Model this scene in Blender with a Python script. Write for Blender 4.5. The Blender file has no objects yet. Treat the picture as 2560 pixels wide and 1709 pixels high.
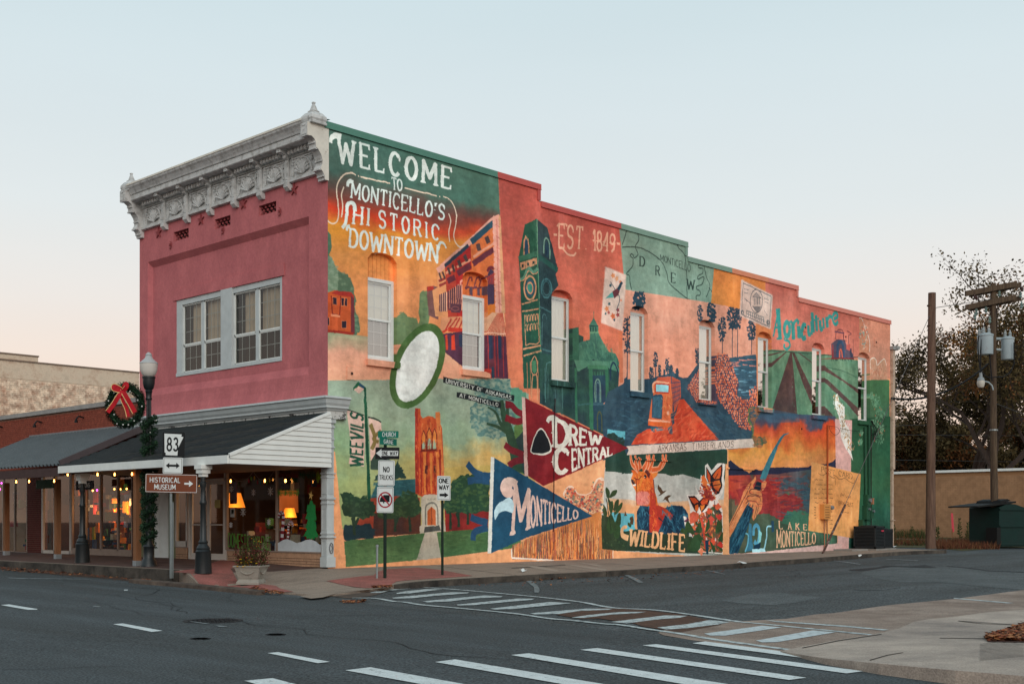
import bpy,bmesh,math,random
import numpy as np
from mathutils import Vector,Matrix
from mathutils.geometry import delaunay_2d_cdt
random.seed(7);np.random.seed(7)
PI = math.pi
SC = bpy.context.scene
COL = SC.collection
# ------------------------------------------------------------ camera
FPX,CX,HY = 3049.3,1280.0,1301.5  # focal length, centre column and eye-level row of the 2560 px photograph
TH = math.radians(43.8)
FW = np.array([math.cos(TH),math.sin(TH)]);RT = np.array([math.sin(TH),-math.cos(TH)])
CAMXY = -(FW*30.4+RT*(-4.59));CAMZ = 1.18
cam_data = bpy.data.cameras.new('camera');cam = bpy.data.objects.new('camera',cam_data);COL.objects.link(cam)
cam.location = (CAMXY[0],CAMXY[1],CAMZ)
cam.rotation_euler = (PI/2,0,math.atan2(FW[1],FW[0])-PI/2)
cam_data.sensor_width = 36.0;cam_data.lens = 36.0*FPX/2560.0
cam_data.shift_y = (HY-854.5)/2560.0
cam_data.clip_start = 0.1;cam_data.clip_end = 3000
SC.camera = cam
# ------------------------------------------------------------ sky and light
SUN_EL,SUN_AZ = math.radians(28),math.radians(238)  # azimuth of the soft glow behind the viewer, measured from +X towards +Y
world = bpy.data.worlds.new('World');SC.world = world;world.use_nodes = True
wn = world.node_tree.nodes;wl = world.node_tree.links;wn.clear()
wo = wn.new('ShaderNodeOutputWorld');bg = wn.new('ShaderNodeBackground');bg2 = wn.new('ShaderNodeBackground');ads = wn.new('ShaderNodeAddShader')
tc = wn.new('ShaderNodeTexCoord');sx = wn.new('ShaderNodeSeparateXYZ');rp = wn.new('ShaderNodeValToRGB')
wl.new(tc.outputs['Generated'],sx.inputs[0]);wl.new(sx.outputs['Z'],rp.inputs[0])
def lin(c):
 c = np.asarray(c,float)/255.0
 return np.where(c<=0.04045,c/12.92,((c+0.055)/1.055)**2.4)
els = rp.color_ramp.elements
stops = [(0.0,(250,210,184)),(0.08,(251,224,205)),(0.125,(250,232,218)),(0.17,(243,236,229)),(0.24,(231,237,237)),(0.31,(223,234,237)),(0.39,(213,230,235)),(1.0,(162,196,212))]
while len(els)<len(stops):els.new(0.5)
for e,(p,c)in zip(els,stops):e.position = p;e.color = (*lin(c),1)
cn = wn.new('ShaderNodeTexNoise');cn.inputs['Scale'].default_value = 2.2;cn.inputs['Detail'].default_value = 5;cm_ = wn.new('ShaderNodeMapping');cm_.inputs['Scale'].default_value = (1,1,5);wl.new(tc.outputs['Generated'],cm_.inputs[0]);wl.new(cm_.outputs[0],cn.inputs['Vector'])
cr_ = wn.new('ShaderNodeMapRange');cr_.inputs[1].default_value = .3;cr_.inputs[2].default_value = .7;cr_.inputs[3].default_value = .985;cr_.inputs[4].default_value = 1.015;wl.new(cn.outputs['Fac'],cr_.inputs[0]);cv_ = wn.new('ShaderNodeVectorMath');cv_.operation = 'SCALE';wl.new(rp.outputs[0],cv_.inputs[0]);wl.new(cr_.outputs[0],cv_.inputs['Scale'])
wl.new(cv_.outputs[0],bg.inputs[0]);bg.inputs[1].default_value = 0.94
sky = wn.new('ShaderNodeTexSky');sky.sky_type = 'NISHITA';sky.sun_disc = False
sky.sun_elevation = SUN_EL;sky.sun_rotation = PI/2-SUN_AZ
wl.new(sky.outputs[0],bg2.inputs[0]);bg2.inputs[1].default_value = 0.005
wl.new(bg.outputs[0],ads.inputs[0]);wl.new(bg2.outputs[0],ads.inputs[1]);wl.new(ads.outputs[0],wo.inputs[0])
sd = bpy.data.lights.new('sun', 'SUN');sd.energy = 1.35;sd.angle = math.radians(40);sd.color = (1.0,0.93,0.86)
so = bpy.data.objects.new('sun',sd);COL.objects.link(so)
dv = Vector((math.cos(SUN_EL)*math.cos(SUN_AZ),math.cos(SUN_EL)*math.sin(SUN_AZ),math.sin(SUN_EL)))
so.rotation_euler = dv.to_track_quat('Z', 'Y').to_euler();so.location = (0,-30,40)
SC.view_settings.view_transform = 'Standard';SC.view_settings.look = 'None'
SC.view_settings.exposure = 0;SC.view_settings.gamma = 1;SC.view_settings.use_curve_mapping = False
SC.render.engine = 'CYCLES'
# ------------------------------------------------------------ tracing: photograph pixels to real planes
REG = dict(A=(280,240,3.7328),B=(0,820,2.376),C=(340,620,3.4096),D=(340,1000,3.267),E=(800,280,3.7327),F=(800,620,3.5635),
G=(800,1000,3.4096),H=(1220,420,3.2667),I=(1180,900,3.1354),J=(1540,540,3.4087),K=(1560,940,3.4091),
L=(1800,680,3.5646),M=(1800,1040,4.127),N=(2180,640,2.063),O=(0,1380,2.61),P=(800,1380,2.61),R=(1660,1320,2.61),
S=(540,1150,5.6),T=(0,1140,5.228),U=(240,860,6.029),V=(2300,660,4.6115),W=(2180,1150,6.1816),X=(2100,1000,3.919),
Y=(700,240,5.225),Z=(1080,540,3.733),d=(0,0,0.91758),f=(0,0,1.0))
def px(reg,*c):
 a,b,s = REG[reg]
 p = np.array(c,float).reshape(-1,2)
 return p/s+np.array([a,b])
def rays(p):
 p = np.atleast_2d(p);a = (p[:,0]-CX)/FPX
 return np.stack([FW[0]+RT[0]*a,FW[1]+RT[1]*a,(HY-p[:,1])/FPX],1)
def onY(p,y0=0.0):
 r = rays(p);t = (y0-CAMXY[1])/r[:,1]
 return np.stack([CAMXY[0]+t*r[:,0],np.full(len(r),y0),CAMZ+t*r[:,2]],1)
def onX(p,x0=0.0):
 r = rays(p);t = (x0-CAMXY[0])/r[:,0]
 return np.stack([np.full(len(r),x0),CAMXY[1]+t*r[:,1],CAMZ+t*r[:,2]],1)
def Rz(x,y):  # road surface
 return-0.36+0.0095*np.maximum(x,0)-0.003*np.maximum(x-26,0)+0.015*np.clip(y+3.4,0,16)-0.004*np.clip(-3.4-y,0,30)
def Sz(x,y):  # pavement surface
 t = np.clip(-y/3.4,0,1)
 return t*(Rz(x,np.full_like(np.asarray(x,float),-3.4))+0.14)
def onG(p,h=Rz,off=0.0):
 r = rays(p);t = np.full(len(r),20.0)
 for _ in range(40):
  x = CAMXY[0]+t*r[:,0];y = CAMXY[1]+t*r[:,1]
  tn = np.clip((h(x,y)+off-CAMZ)/np.minimum(r[:,2],-1e-4),3,400);t = 0.5*t+0.5*tn
 x = CAMXY[0]+t*r[:,0];y = CAMXY[1]+t*r[:,1]
 return np.stack([x,y,h(x,y)+off],1)
def smooth(p,n=6,closed=False):
 p = np.asarray(p,float);m = len(p);out = []
 rng = range(m)if closed else range(m-1)
 for i in rng:
  a = p[(i-1)%m]if(closed or i>0)else p[i];b = p[i];c = p[(i+1)%m]
  d = p[(i+2)%m]if(closed or i+2<m)else c
  for k in range(n):
   t = k/n
   out.append(0.5*((2*b)+(c-a)*t+(2*a-5*b+4*c-d)*t*t+(3*b-a-3*c+d)*t**3))
 if not closed:out.append(p[-1])
 return np.array(out)
 # ------------------------------------------------------------ stroke lettering (shared by the mural and the signs)
def arc(cx,cy,rx,ry,a0,a1,n=14):
 return[(cx+rx*math.cos(math.radians(a0+(a1-a0)*k/n)),cy+ry*math.sin(math.radians(a0+(a1-a0)*k/n)))for k in range(n+1)]
GL = {
'A':(.62,[[(0,0),(.31,1),(.62,0)],[(.12,.36),(.5,.36)]]),
'B':(.52,[[(0,0),(0,1),(.25,1)]+arc(.27,.76,.2,.24,90,-90)[1:]+[(0,.52)],[(.25,.52)]+arc(.27,.26,.25,.26,90,-90)[1:]+[(0,0)]]),
'C':(.52,[arc(.27,.5,.27,.5,48,312,22)]),
'D':(.54,[[(0,0),(0,1),(.2,1)]+arc(.22,.5,.32,.5,90,-90)[1:]+[(0,0)]]),
'E':(.46,[[(.46,1),(0,1),(0,0),(.46,0)],[(0,.52),(.36,.52)]]),
'F':(.46,[[(.46,1),(0,1),(0,0)],[(0,.52),(.36,.52)]]),
'G':(.56,[arc(.28,.5,.28,.5,48,330,22)+[(.54,.45),(.3,.45)]]),
'H':(.54,[[(0,0),(0,1)],[(.54,0),(.54,1)],[(0,.5),(.54,.5)]]),
'I':(.12,[[(.06,0),(.06,1)]]),
'K':(.54,[[(0,0),(0,1)],[(.52,1),(0,.42)],[(.18,.6),(.54,0)]]),
'L':(.44,[[(0,1),(0,0),(.44,0)]]),
'M':(.72,[[(0,0),(.03,1),(.36,.28),(.69,1),(.72,0)]]),
'N':(.54,[[(0,0),(0,1),(.54,0),(.54,1)]]),
'O':(.56,[arc(.28,.5,.28,.5,90,450,26)]),
'P':(.5,[[(0,0),(0,1),(.25,1)]+arc(.27,.74,.23,.26,90,-90)[1:]+[(0,.48)]]),
'R':(.52,[[(0,0),(0,1),(.25,1)]+arc(.27,.76,.22,.24,90,-90)[1:]+[(0,.52)],[(.25,.52),(.52,0)]]),
'S':(.5,[arc(.25,.75,.23,.25,30,270,14)+arc(.25,.25,.25,.25,90,-150,14)[1:]]),
'T':(.54,[[(0,1),(.54,1)],[(.27,1),(.27,0)]]),
'U':(.54,[[(0,1),(0,.28)]+arc(.27,.28,.27,.28,180,360)[1:]+[(.54,1)]]),
'V':(.58,[[(0,1),(.29,0),(.58,1)]]),
'W':(.86,[[(0,1),(.2,0),(.43,.8),(.66,0),(.86,1)]]),
'Y':(.56,[[(0,1),(.28,.48),(.56,1)],[(.28,.48),(.28,0)]]),
'1':(.2,[[(0,.82),(.15,1),(.15,0)]]),
'8':(.5,[arc(.25,.75,.2,.25,90,450,18),arc(.25,.26,.25,.26,90,450,20)]),
'4':(.52,[[(.4,0),(.4,1),(0,.3),(.52,.3)]]),
'9':(.5,[arc(.25,.72,.24,.28,0,360,20)+[(.49,.5),(.42,.15),(.2,0)]]),
'3':(.48,[arc(.23,.76,.22,.24,150,-90,14),arc(.23,.27,.25,.27,90,-150,14)]),
'.':(.06,[[(.03,0),(.03,.05)]]), "'":(.08,[[(.05,1),(.02,.8)]]), '-':(.3,[[(0,.5),(.3,.5)]]), ' ':(.3,[]),
'g':(.36,[arc(.18,.4,.18,.22,90,450,16),[(.36,.62),(.36,-.1)]+arc(.18,-.1,.18,.2,0,-160,8)[1:]]),
'r':(.3,[[(0,0),(0,.62)],[(0,.45)]+arc(.17,.45,.14,.17,170,30,8)]),
'i':(.06,[[(.03,0),(.03,.6)],[(.03,.76),(.03,.8)]]),
'c':(.32,[arc(.18,.3,.18,.31,50,310,14)]),
'u':(.36,[[(0,.62),(0,.2)]+arc(.18,.2,.18,.2,180,360,8)[1:]+[(.36,.62)],[(.36,.3),(.36,0)]]),
'l':(.06,[[(.03,0),(.03,1)]]),
't':(.24,[[(.12,.95),(.12,0)],[(0,.62),(.26,.62)]]),
'e':(.34,[[(0,.32),(.34,.34)]+arc(.18,.32,.17,.3,5,310,16)[1:]]),
}
def glyph_polys(word,t=0.14,gap=0.2,style='sans',thin=None):
 """polygons in a unit box (0..W, 0..1) for a word; style west = slab serifs and mid spurs"""
 out = [];x = 0.0;thin = thin or t
 for ch in word:
  w,strokes = GL[ch]
  for st in strokes:
   st = [(a+x,b)for a,b in st]
   for i in range(len(st)-1):
    (ax,ay),(bx,by) = st[i],st[i+1]
    dx,dy = bx-ax,by-ay;L = math.hypot(dx,dy)+1e-9
    wd = (t*abs(dy)+thin*abs(dx))/L*0.5
    if L<.1:wd = (t*min(1,.35+abs(dy)/L)+thin*(1-min(1,.35+abs(dy)/L)))*.5
    nx,ny = -dy/L*wd,dx/L*wd;ex,ey = dx/L*wd*.35,dy/L*wd*.35
    out.append([(ax+nx-ex,ay+ny-ey),(bx+nx+ex,by+ny+ey),(bx-nx+ex,by-ny+ey),(ax-nx-ex,ay-ny-ey)])
    if 0<i:out.append([(ax+wd*.98*math.cos(k*PI/4),ay+wd*.98*math.sin(k*PI/4))for k in range(8)])
   if style=='west':
    for e,o in((st[0],st[1]),(st[-1],st[-2])):
     if abs(o[1]-e[1])>abs(o[0]-e[0])*.8 and(e[1]<.03 or e[1]>.97)and len(strokes[0])<20:
      s = 1 if e[1]>.5 else-1;h = t*.32
      out.append([(e[0]-t*.95,e[1]+s*h*.3),(e[0]+t*.95,e[1]+s*h*.3),(e[0]+t*.8,e[1]-s*h),(e[0]+t*.4,e[1]-s*h*1.8),(e[0]-t*.4,e[1]-s*h*1.8),(e[0]-t*.8,e[1]-s*h)])
    if len(st)in(2,3,4,5)or len(st)>18 or ch in 'DRPB':
     for sx_,e in((-1,min(st,key=lambda q:(q[0],abs(q[1]-.5)))),):
      y = .5;xx = e[0]
      if ch not in 'AVWMKTYSLE' or ch in 'LE':out.append([(xx-t*.85,y),(xx,y+t*.35),(xx+t*.3,y),(xx,y-t*.35)])
     if ch=='O':out.append([(x+w+t*.85,.5),(x+w,.5+t*.35),(x+w-t*.3,.5),(x+w,.5-t*.35)])
    if ch=='T':out.append([(x-.02,1.03),(x+.05,1.03),(x+.06,.86),(x-.03,.83)]);out.append([(x+w+.02,1.03),(x+w-.05,1.03),(x+w-.06,.86),(x+w+.03,.83)])
    if ch in 'LE':out.append([(x+w+.03,-.04),(x+w-.06,-.04),(x+w-.04,.17),(x+w+.04,.2)])
    if ch=='E':out.append([(x+w+.03,1.04),(x+w-.06,1.04),(x+w-.04,.83),(x+w+.04,.8)])
    if ch in 'CS':
     out.append([(x+w*.96-.05,.87),(x+w+.06,.87),(x+w+.02,.68),(x+w-.06,.72)])
  x+=w+gap
 W = max(x-gap,1e-3)
 return out,W
def quad_map(q):
 """bilinear map from unit square to a quad TL,TR,BR,BL"""
 TL,TR,BR,BL = [np.asarray(v,float)for v in q]
 def f(p):
  p = np.atleast_2d(p);u = p[:,:1];v = p[:,1:2]
  return(BL*(1-u)+BR*u)*(1-v)+(TL*(1-u)+TR*u)*v
 return f
 # ------------------------------------------------------------ the mural: flat paint, rasterised in wall metres
PM = 84.0;MX0,MZ0 = -0.1,-0.4;MWm,MHm = 30.4,11.7
TW,THt = int(MWm*PM),int(MHm*PM)
CV = np.zeros((THt,TW,3),np.float32)
def T(p):
 w = onY(p);return np.stack([(w[:,0]-MX0)*PM,(w[:,2]-MZ0)*PM],1)
def mask(poly,ss=2):
 x0 = int(max(0,np.floor(poly[:,0].min())-1));x1 = int(min(TW,np.ceil(poly[:,0].max())+1))
 y0 = int(max(0,np.floor(poly[:,1].min())-1));y1 = int(min(THt,np.ceil(poly[:,1].max())+1))
 if x1<=x0 or y1<=y0:return None
 ys = y0+(np.arange((y1-y0)*ss)+.5)/ss;xs = x0+(np.arange((x1-x0)*ss)+.5)/ss
 m = np.zeros((len(ys),len(xs)),bool)
 n = len(poly)
 for i in range(n):
  ax,ay = poly[i];bx,by = poly[(i+1)%n]
  if ay==by:continue
  lo,hi = min(ay,by),max(ay,by)
  r0 = np.searchsorted(ys,lo);r1 = np.searchsorted(ys,hi)
  if r1<=r0:continue
  xc = ax+(ys[r0:r1]-ay)*(bx-ax)/(by-ay)
  m[r0:r1]^=xs[None,:]>xc[:,None]
 a = m.reshape(y1-y0,ss,x1-x0,ss).mean((1,3)).astype(np.float32)
 return a,x0,x1,y0,y1
NZ = {}
def fbm(scale,seed,octs=4,asp=1.0):
 k = (scale,seed,octs,asp)
 if k in NZ:return NZ[k]
 rs = np.random.RandomState(seed);out = np.zeros((THt,TW),np.float32);amp = 1;tot = 0
 for o in range(octs):
  s = scale/2**o;gh = int(MHm/(s*asp))+3;gw = int(MWm/s)+3
  g = rs.rand(gh,gw).astype(np.float32)
  yy = np.linspace(0,gh-1.001,THt);xx = np.linspace(0,gw-1.001,TW)
  yi = yy.astype(int);xi = xx.astype(int);fy = (yy-yi)[:,None];fx = (xx-xi)[None]
  fy = fy*fy*(3-2*fy);fx = fx*fx*(3-2*fx)
  a = g[yi][:,xi];b = g[yi][:,np.minimum(xi+1,gw-1)];c = g[np.minimum(yi+1,gh-1)][:,xi];d = g[np.minimum(yi+1,gh-1)][:,np.minimum(xi+1,gw-1)]
  out+=amp*((a*(1-fx)+b*fx)*(1-fy)+(c*(1-fx)+d*fx)*fy);tot+=amp;amp*=.55
 NZ[k] = out/tot
 return NZ[k]
def paint(poly,col,alpha=1.0,nz=0.0,col2=None,gdir=None):
 r = mask(np.asarray(poly,float))
 if r is None:return
 a,x0,x1,y0,y1 = r;a = a[...,None]*alpha
 c = np.array(col,np.float32)
 if col2 is not None:
  n = fbm(*(gdir or(0.5,3)))[y0:y1,x0:x1];n = np.clip((n-.5)*3.2+.5,0,1)[...,None]
  c = c*(1-n)+np.array(col2,np.float32)*n
 CV[y0:y1,x0:x1] = CV[y0:y1,x0:x1]*(1-a)+c*a
def poly(reg,pts,col,sm=False,**k):
 p = px(reg,*pts)
 if sm:p = smooth(p,5,True)
 paint(T(p),col,**k)
def dense(p,n=8):
 out = []
 for i in range(len(p)):
  a,b = p[i],p[(i+1)%len(p)]
  out+=[a+(b-a)*k/n for k in range(n)]
 return np.array(out)
def grad(reg,pts,stopsL,stopsR=None,nz=.12,sm=False):
 """polygon filled with a paint gradient; stops = [(x, y, colour)] in photo coordinates down the left and right side"""
 p = px(reg,*pts)
 if sm:p = smooth(p,5,True)
 r = mask(T(p));a,x0,x1,y0,y1 = r
 L = [(T(px(reg,s[0],s[1]))[0],s[2])for s in stopsL];R_ = [(T(px(reg,s[0],s[1]))[0],s[2])for s in(stopsR or stopsL)]
 xs = np.arange(x0,x1);ys = np.arange(y0,y1)
 if stopsR:u = np.clip((xs-L[0][0][0])/(R_[0][0][0]-L[0][0][0]),0,1)
 else:u = np.zeros(len(xs))
 n = (fbm(.8,11)[y0:y1,x0:x1]-.5)*2*nz*PM*2.2
 cur = None;out = np.zeros((y1-y0,x1-x0,3),np.float32)
 zs = [L[i][0][1]*(1-u)+R_[i][0][1]*u for i in range(len(L))]
 cs = [np.array(L[i][1],np.float32)[None]*(1-u)[:,None]+np.array(R_[i][1],np.float32)[None]*u[:,None]for i in range(len(L))]
 Y = ys[:,None]+n
 out[:] = cs[0][None]
 for i in range(len(L)-1):
  t = np.clip((zs[i][None]-Y)/np.maximum(zs[i]-zs[i+1],1e-3)[None],0,1)[...,None]
  t = t*t*(3-2*t)if i%2 else t
  out = out*(1-t)+cs[i+1][None]*t
 a = a[...,None]
 CV[y0:y1,x0:x1] = CV[y0:y1,x0:x1]*(1-a)+out*a
def strip(q,w0,w1=None):
 w1 = w0 if w1 is None else w1;n = len(q);d = np.gradient(q,axis=0);d/=np.linalg.norm(d,axis=1)[:,None]+1e-9
 nn = np.stack([-d[:,1],d[:,0]],1);w = np.linspace(w0,w1,n)[:,None]*PM*.5
 return np.concatenate([q+nn*w,(q-nn*w)[::-1]])
def line(reg,pts,w,col,w1=None,sm=True,**k):
 p = px(reg,*pts)
 if sm and len(p)>2:p = smooth(p,6)
 q = T(p)
 if not sm or len(p)==2:
  for i in range(len(q)-1):paint(strip(q[i:i+2],w,w1),col,**k)
 else:paint(strip(q,w,w1),col,**k)
def text(reg,word,quad,col,t=.14,gap=.2,style='west',thin=None,alpha=1.0):
 ps,W = glyph_polys(word,t,gap,style,thin);f = quad_map(px(reg,*quad))
 for p in ps:
  p = np.array(p);p[:,0]/=W;paint(T(f(p)),col,alpha=alpha)
def wob(reg,pts,amp,n=8,seed=1):
 """ragged version of an outline (foliage)"""
 rs = np.random.RandomState(seed);p = dense(px(reg,*pts),n);c = p.mean(0);d = p-c;d/=np.linalg.norm(d,axis=1)[:,None]
 return p+d*(rs.rand(len(p),1)-.5)*2*amp
def foliage(reg,pts,col,amp=6,n=8,seed=1,c2=None,k=0):
 p = wob(reg,pts,amp,n,seed);paint(T(p),col)
 if c2 is not None:
  rs = np.random.RandomState(seed+5);lo,hi = p.min(0),p.max(0)
  q0 = px(reg,*pts)
  for _ in range(k):
   c = lo+rs.rand(2)*(hi-lo)
   # inside test
   ins = False;m = len(q0)
   for i in range(m):
    a,b = q0[i],q0[(i+1)%m]
    if(a[1]>c[1])!=(b[1]>c[1])and c[0]<a[0]+(c[1]-a[1])*(b[0]-a[0])/(b[1]-a[1]):ins = not ins
   if ins:
    ang = np.linspace(0,2*PI,7)[:-1]+rs.rand()*3;rr = 2+rs.rand(6)*5
    paint(T(c+np.stack([np.cos(ang)*rr,np.sin(ang)*rr*.7],1)),c2,alpha=.55)
def inpoly(q,c):
 ins = False;m = len(q)
 for i in range(m):
  a,b = q[i],q[(i+1)%m]
  if(a[1]>c[1])!=(b[1]>c[1])and c[0]<a[0]+(c[1]-a[1])*(b[0]-a[0])/(b[1]-a[1]):ins = not ins
 return ins
def brush(reg,pts,cols,n,L,ang,w=.05,seed=1,al=.6,spread=.35):
 """short painted strokes inside an outline (photo pixels): gives a figure its modelling"""
 rs = np.random.RandomState(seed);q = px(reg,*pts);lo,hi = q.min(0),q.max(0);k = 0
 for _ in range(n*6):
  if k>=n:break
  c = lo+rs.rand(2)*(hi-lo)
  if not inpoly(q,c):continue
  k+=1;a = math.radians(ang)+rs.randn()*spread;l_ = L*(.5+rs.rand())/2;d = np.array([math.cos(a),math.sin(a)])*l_
  paint(strip(T(smooth(np.array([c-d,c+rs.randn(2)*l_*.15,c+d]),4)),w*(.6+rs.rand()*.8),w*.2),cols[rs.randint(len(cols))],alpha=al)
SAGE = (140,158,138);PEACH = (226,152,104);SALM = (222,140,112);DKG = (40,66,60);NAVY = (46,70,88)
CREAM = (219,222,214);PINK = (208,164,152)
# ground colours of the panels
CV[:] = (226,152,108)
grad('d',(735,270,1142,385,1165,868,740,875),
[(750,380,(74,106,95)),(750,420,(104,80,72)),(750,452,(128,66,56)),(750,480,(212,62,36)),(750,520,(222,142,46)),(750,575,(219,140,72)),(750,660,(222,142,84))],
[(1142,480,(78,116,100)),(1142,505,(110,72,64)),(1142,523,(150,66,54)),(1142,545,(208,76,46)),(1142,570,(220,132,58)),(1142,620,(220,138,74)),(1142,700,(218,132,84))],nz=.1)
grad('F',(40,735,420,790,780,830,1690,1100,1690,1165,60,1185),[(70,735,(150,160,125)),(70,840,(180,158,128)),(70,960,(221,156,128)),(70,1180,(224,156,122))],
[(1600,900,(224,156,122)),(1600,1000,(224,156,122)),(1600,1100,(224,156,122)),(1600,1160,(224,156,122))])
grad('d',(1142,380,1600,400,1560,1010,1430,1010,1210,960,1165,870),[(1150,400,(180,82,74)),(1150,620,(196,92,74)),(1150,900,(218,120,84))],[(1420,500,(186,84,72)),(1420,620,(202,100,78)),(1420,860,(214,120,88))],nz=.5)
# painted trees and little house at far left
foliage('F',(60,-160,95,-120,105,0,80,60,130,180,165,200,250,240,290,320,320,470,310,560,345,620,360,760,300,768,60,700),(84,112,88),3,5,2,(120,142,112),130)
foliage('F',(60,60,110,100,165,210,160,380,60,450),(112,138,112),2,5,3,(134,156,130),60)
poly('F',(60,400,130,378,280,400,305,440,310,768,180,755,60,740),(196,84,44))
poly('F',(100,405,150,378,280,395,302,425,300,440,180,425),(170,52,44));poly('F',(275,430,305,445,310,768,275,765),(116,52,58))
for a in((112,440,148,505),(190,445,212,515),(220,448,242,518),(195,650,232,715),(60,620,82,690)):
 poly('F',(a[0]-3,a[1]-4,a[2]+3,a[1],a[2]+3,a[3]+4,a[0]-3,a[3]),(224,130,84));poly('F',(a[0],a[1],a[2],a[1]+4,a[2],a[3],a[0],a[3]-4),(50,42,54))
line('F',(100,425,110,590,175,605,185,430),.03,(120,40,36),sm=False);line('F',(65,735,300,765),.07,(160,50,38));poly('F',(108,625,158,630,160,738,108,728),(210,92,50));line('F',(98,600,178,610),.05,(228,140,100))
# green bush mid
foliage('F',(665,640,735,565,780,610,860,625,880,690,890,400,930,378,960,400,980,640,900,800,665,800),(104,124,84),3,5,8,(86,112,80),60)
poly('F',(655,700,800,720,790,870,655,870),(100,122,82));
grad('F',(655,860,1100,860,1100,1165,655,1170),[(700,860,(216,146,112)),(700,1160,(222,152,118))])
# painted street
poly('F',(950,350,1010,338,1050,350,1055,640,965,600),(120,80,76));poly('F',(955,345,1010,338,1015,372,955,388),(176,54,44));poly('F',(1000,380,1050,350,1055,610,1030,610),(222,150,100))
poly('Z',(50,515,130,470,150,950,60,940),(221,146,96));poly('Z',(120,470,218,380,232,700,285,720,285,940,150,945),(186,66,52))
poly('Z',(218,380,360,265,372,530,290,560,290,950,232,940),(178,46,44));poly('Z',(358,265,590,40,604,890,500,900,290,760,290,530,372,500),(214,108,58))
line('Z',(50,516,350,245,590,18),.16,(224,158,138),sm=False);line('Z',(120,468,340,275),.1,(52,66,84));line('Z',(365,245,580,60),.17,(44,78,96))
for a in((130,535,215,480),(235,480,360,410),(385,385,580,255)):line('Z',a,.07,(226,150,118));
for a in((145,610,215,570),(240,540,360,460),(380,450,575,315)):line('Z',a,.16,(104,50,62))
for a in((65,610,125,582),(68,655,130,622)):line('Z',a,.07,(150,60,54))
for a in((415,300,452,288),(500,235,535,215),(70,567,84,561),(102,557,116,549),(150,520,170,512),(190,495,210,487),(245,452,270,438),(300,405,328,388)):line('Z',a,.2,(84,66,66))
for i in range(4):
 x = 80+i*17;line('Z',(x,735-i*8,x,890),.1,(90,62,74));line('Z',(x+4,735-i*8,x+4,890),.04,(236,176,140))
for i in range(4):
 x = 160+i*19;line('Z',(x,700-i*11,x+4,880),.12,(92,60,70));line('Z',(x+6,690-i*11,x+9,860),.05,(222,140,110))
for x in(240,258,275):line('Z',(x,650,x,880),.12,(84,52,70));line('Z',(x+5,640,x+6,880),.05,(226,150,120))
line('Z',(266,640,270,612,300,600,306,625),.06,(230,150,130));poly('Z',(165,815,262,825,265,905,178,900),(92,60,72));line('Z',(175,860,215,845,255,865,215,885,178,865),.02,(150,90,90))
for x in(345,415,460):line('Z',(x,670,x+38,655),.06,(110,60,70));poly('Z',(x+40,655,x+68,655,x+68,740,x+42,735),(96,76,88));line('Z',(x+15,650,x+35,580,x+58,568,x+62,600),.05,(120,62,66))
poly('Z',(520,545,545,490,580,520,582,820,520,835),(74,58,84));line('Z',(515,520,530,492,555,482,580,495),.09,(120,46,56))
for x in(530,545,560,574):line('Z',(x,560-(x-530)*.7,x,640),.04,(180,66,60))
line('Z',(512,590,580,545),.05,(170,60,58));poly('Z',(520,835,600,820,600,905,518,925),(222,118,46))
poly('Z',(565,25,590,0,628,-15,640,300,672,905,596,898,590,500),(226,156,134));poly('Z',(622,0,640,0,668,560,684,905,650,905),(212,150,108))
for i in range(17):
 y = 30+i*52;x = 570+i*1.6
 poly('Z',(x-6,y,x+14,y-8,x+16,y+34,x-4,y+40),(230,158,140))
 if i%2:line('Z',(x+22,y,x+60,y+26),.025,(186,104,92))
line('Z',(604,30,616,500,632,900),.05,(206,120,106))
poly('Z',(85,950,150,945,290,935,290,1075,150,1062,70,1100),(208,138,98))
for a in((115,1085,180,960),(150,1060,235,950),(200,1065,260,950),(245,1065,285,975)):line('Z',a,.05,(176,62,52))
line('Z',(150,1058,290,1068),.12,(196,58,44));line('Z',(70,1098,145,1060),.05,(196,58,44))
poly('Z',(80,1100,290,1078,290,1400,250,1380,100,1250),(82,52,72));poly('Z',(125,1110,145,1110,150,1250,130,1250),(196,66,44));poly('Z',(180,1120,210,1105,218,1250,180,1250),(206,64,44));poly('Z',(250,1110,282,1110,284,1220,255,1220),(46,58,88))
poly('Z',(496,960,560,900,670,905,690,1118,496,1108),(226,166,128))
for i in range(13):
 x = 500+i*15.5;poly('Z',(x,1104+i*.9,x+8,1105+i*.9,610+i*4.2,905,608+i*4.0,905),(190,66,48))
line('Z',(500,1088,688,1098),.03,(236,180,150));poly('Z',(496,1108,690,1120,712,1520,560,1512,540,1515,496,1420),(112,56,66),col2=(92,48,68))
for x in(545,625):line('Z',(x,1115,x+6,1330),.16,(48,56,86))
for x in(520,582,610,660):line('Z',(x,1115,x+10,1500),.03,(176,54,50))
poly('Z',(555,1410,575,1405,580,1515,555,1515),(40,66,84));poly('Z',(400,1415,545,1425,545,1480),(176,54,44));poly('Z',(530,1425,555,1430,555,1520,525,1515),(186,56,46))
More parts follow.
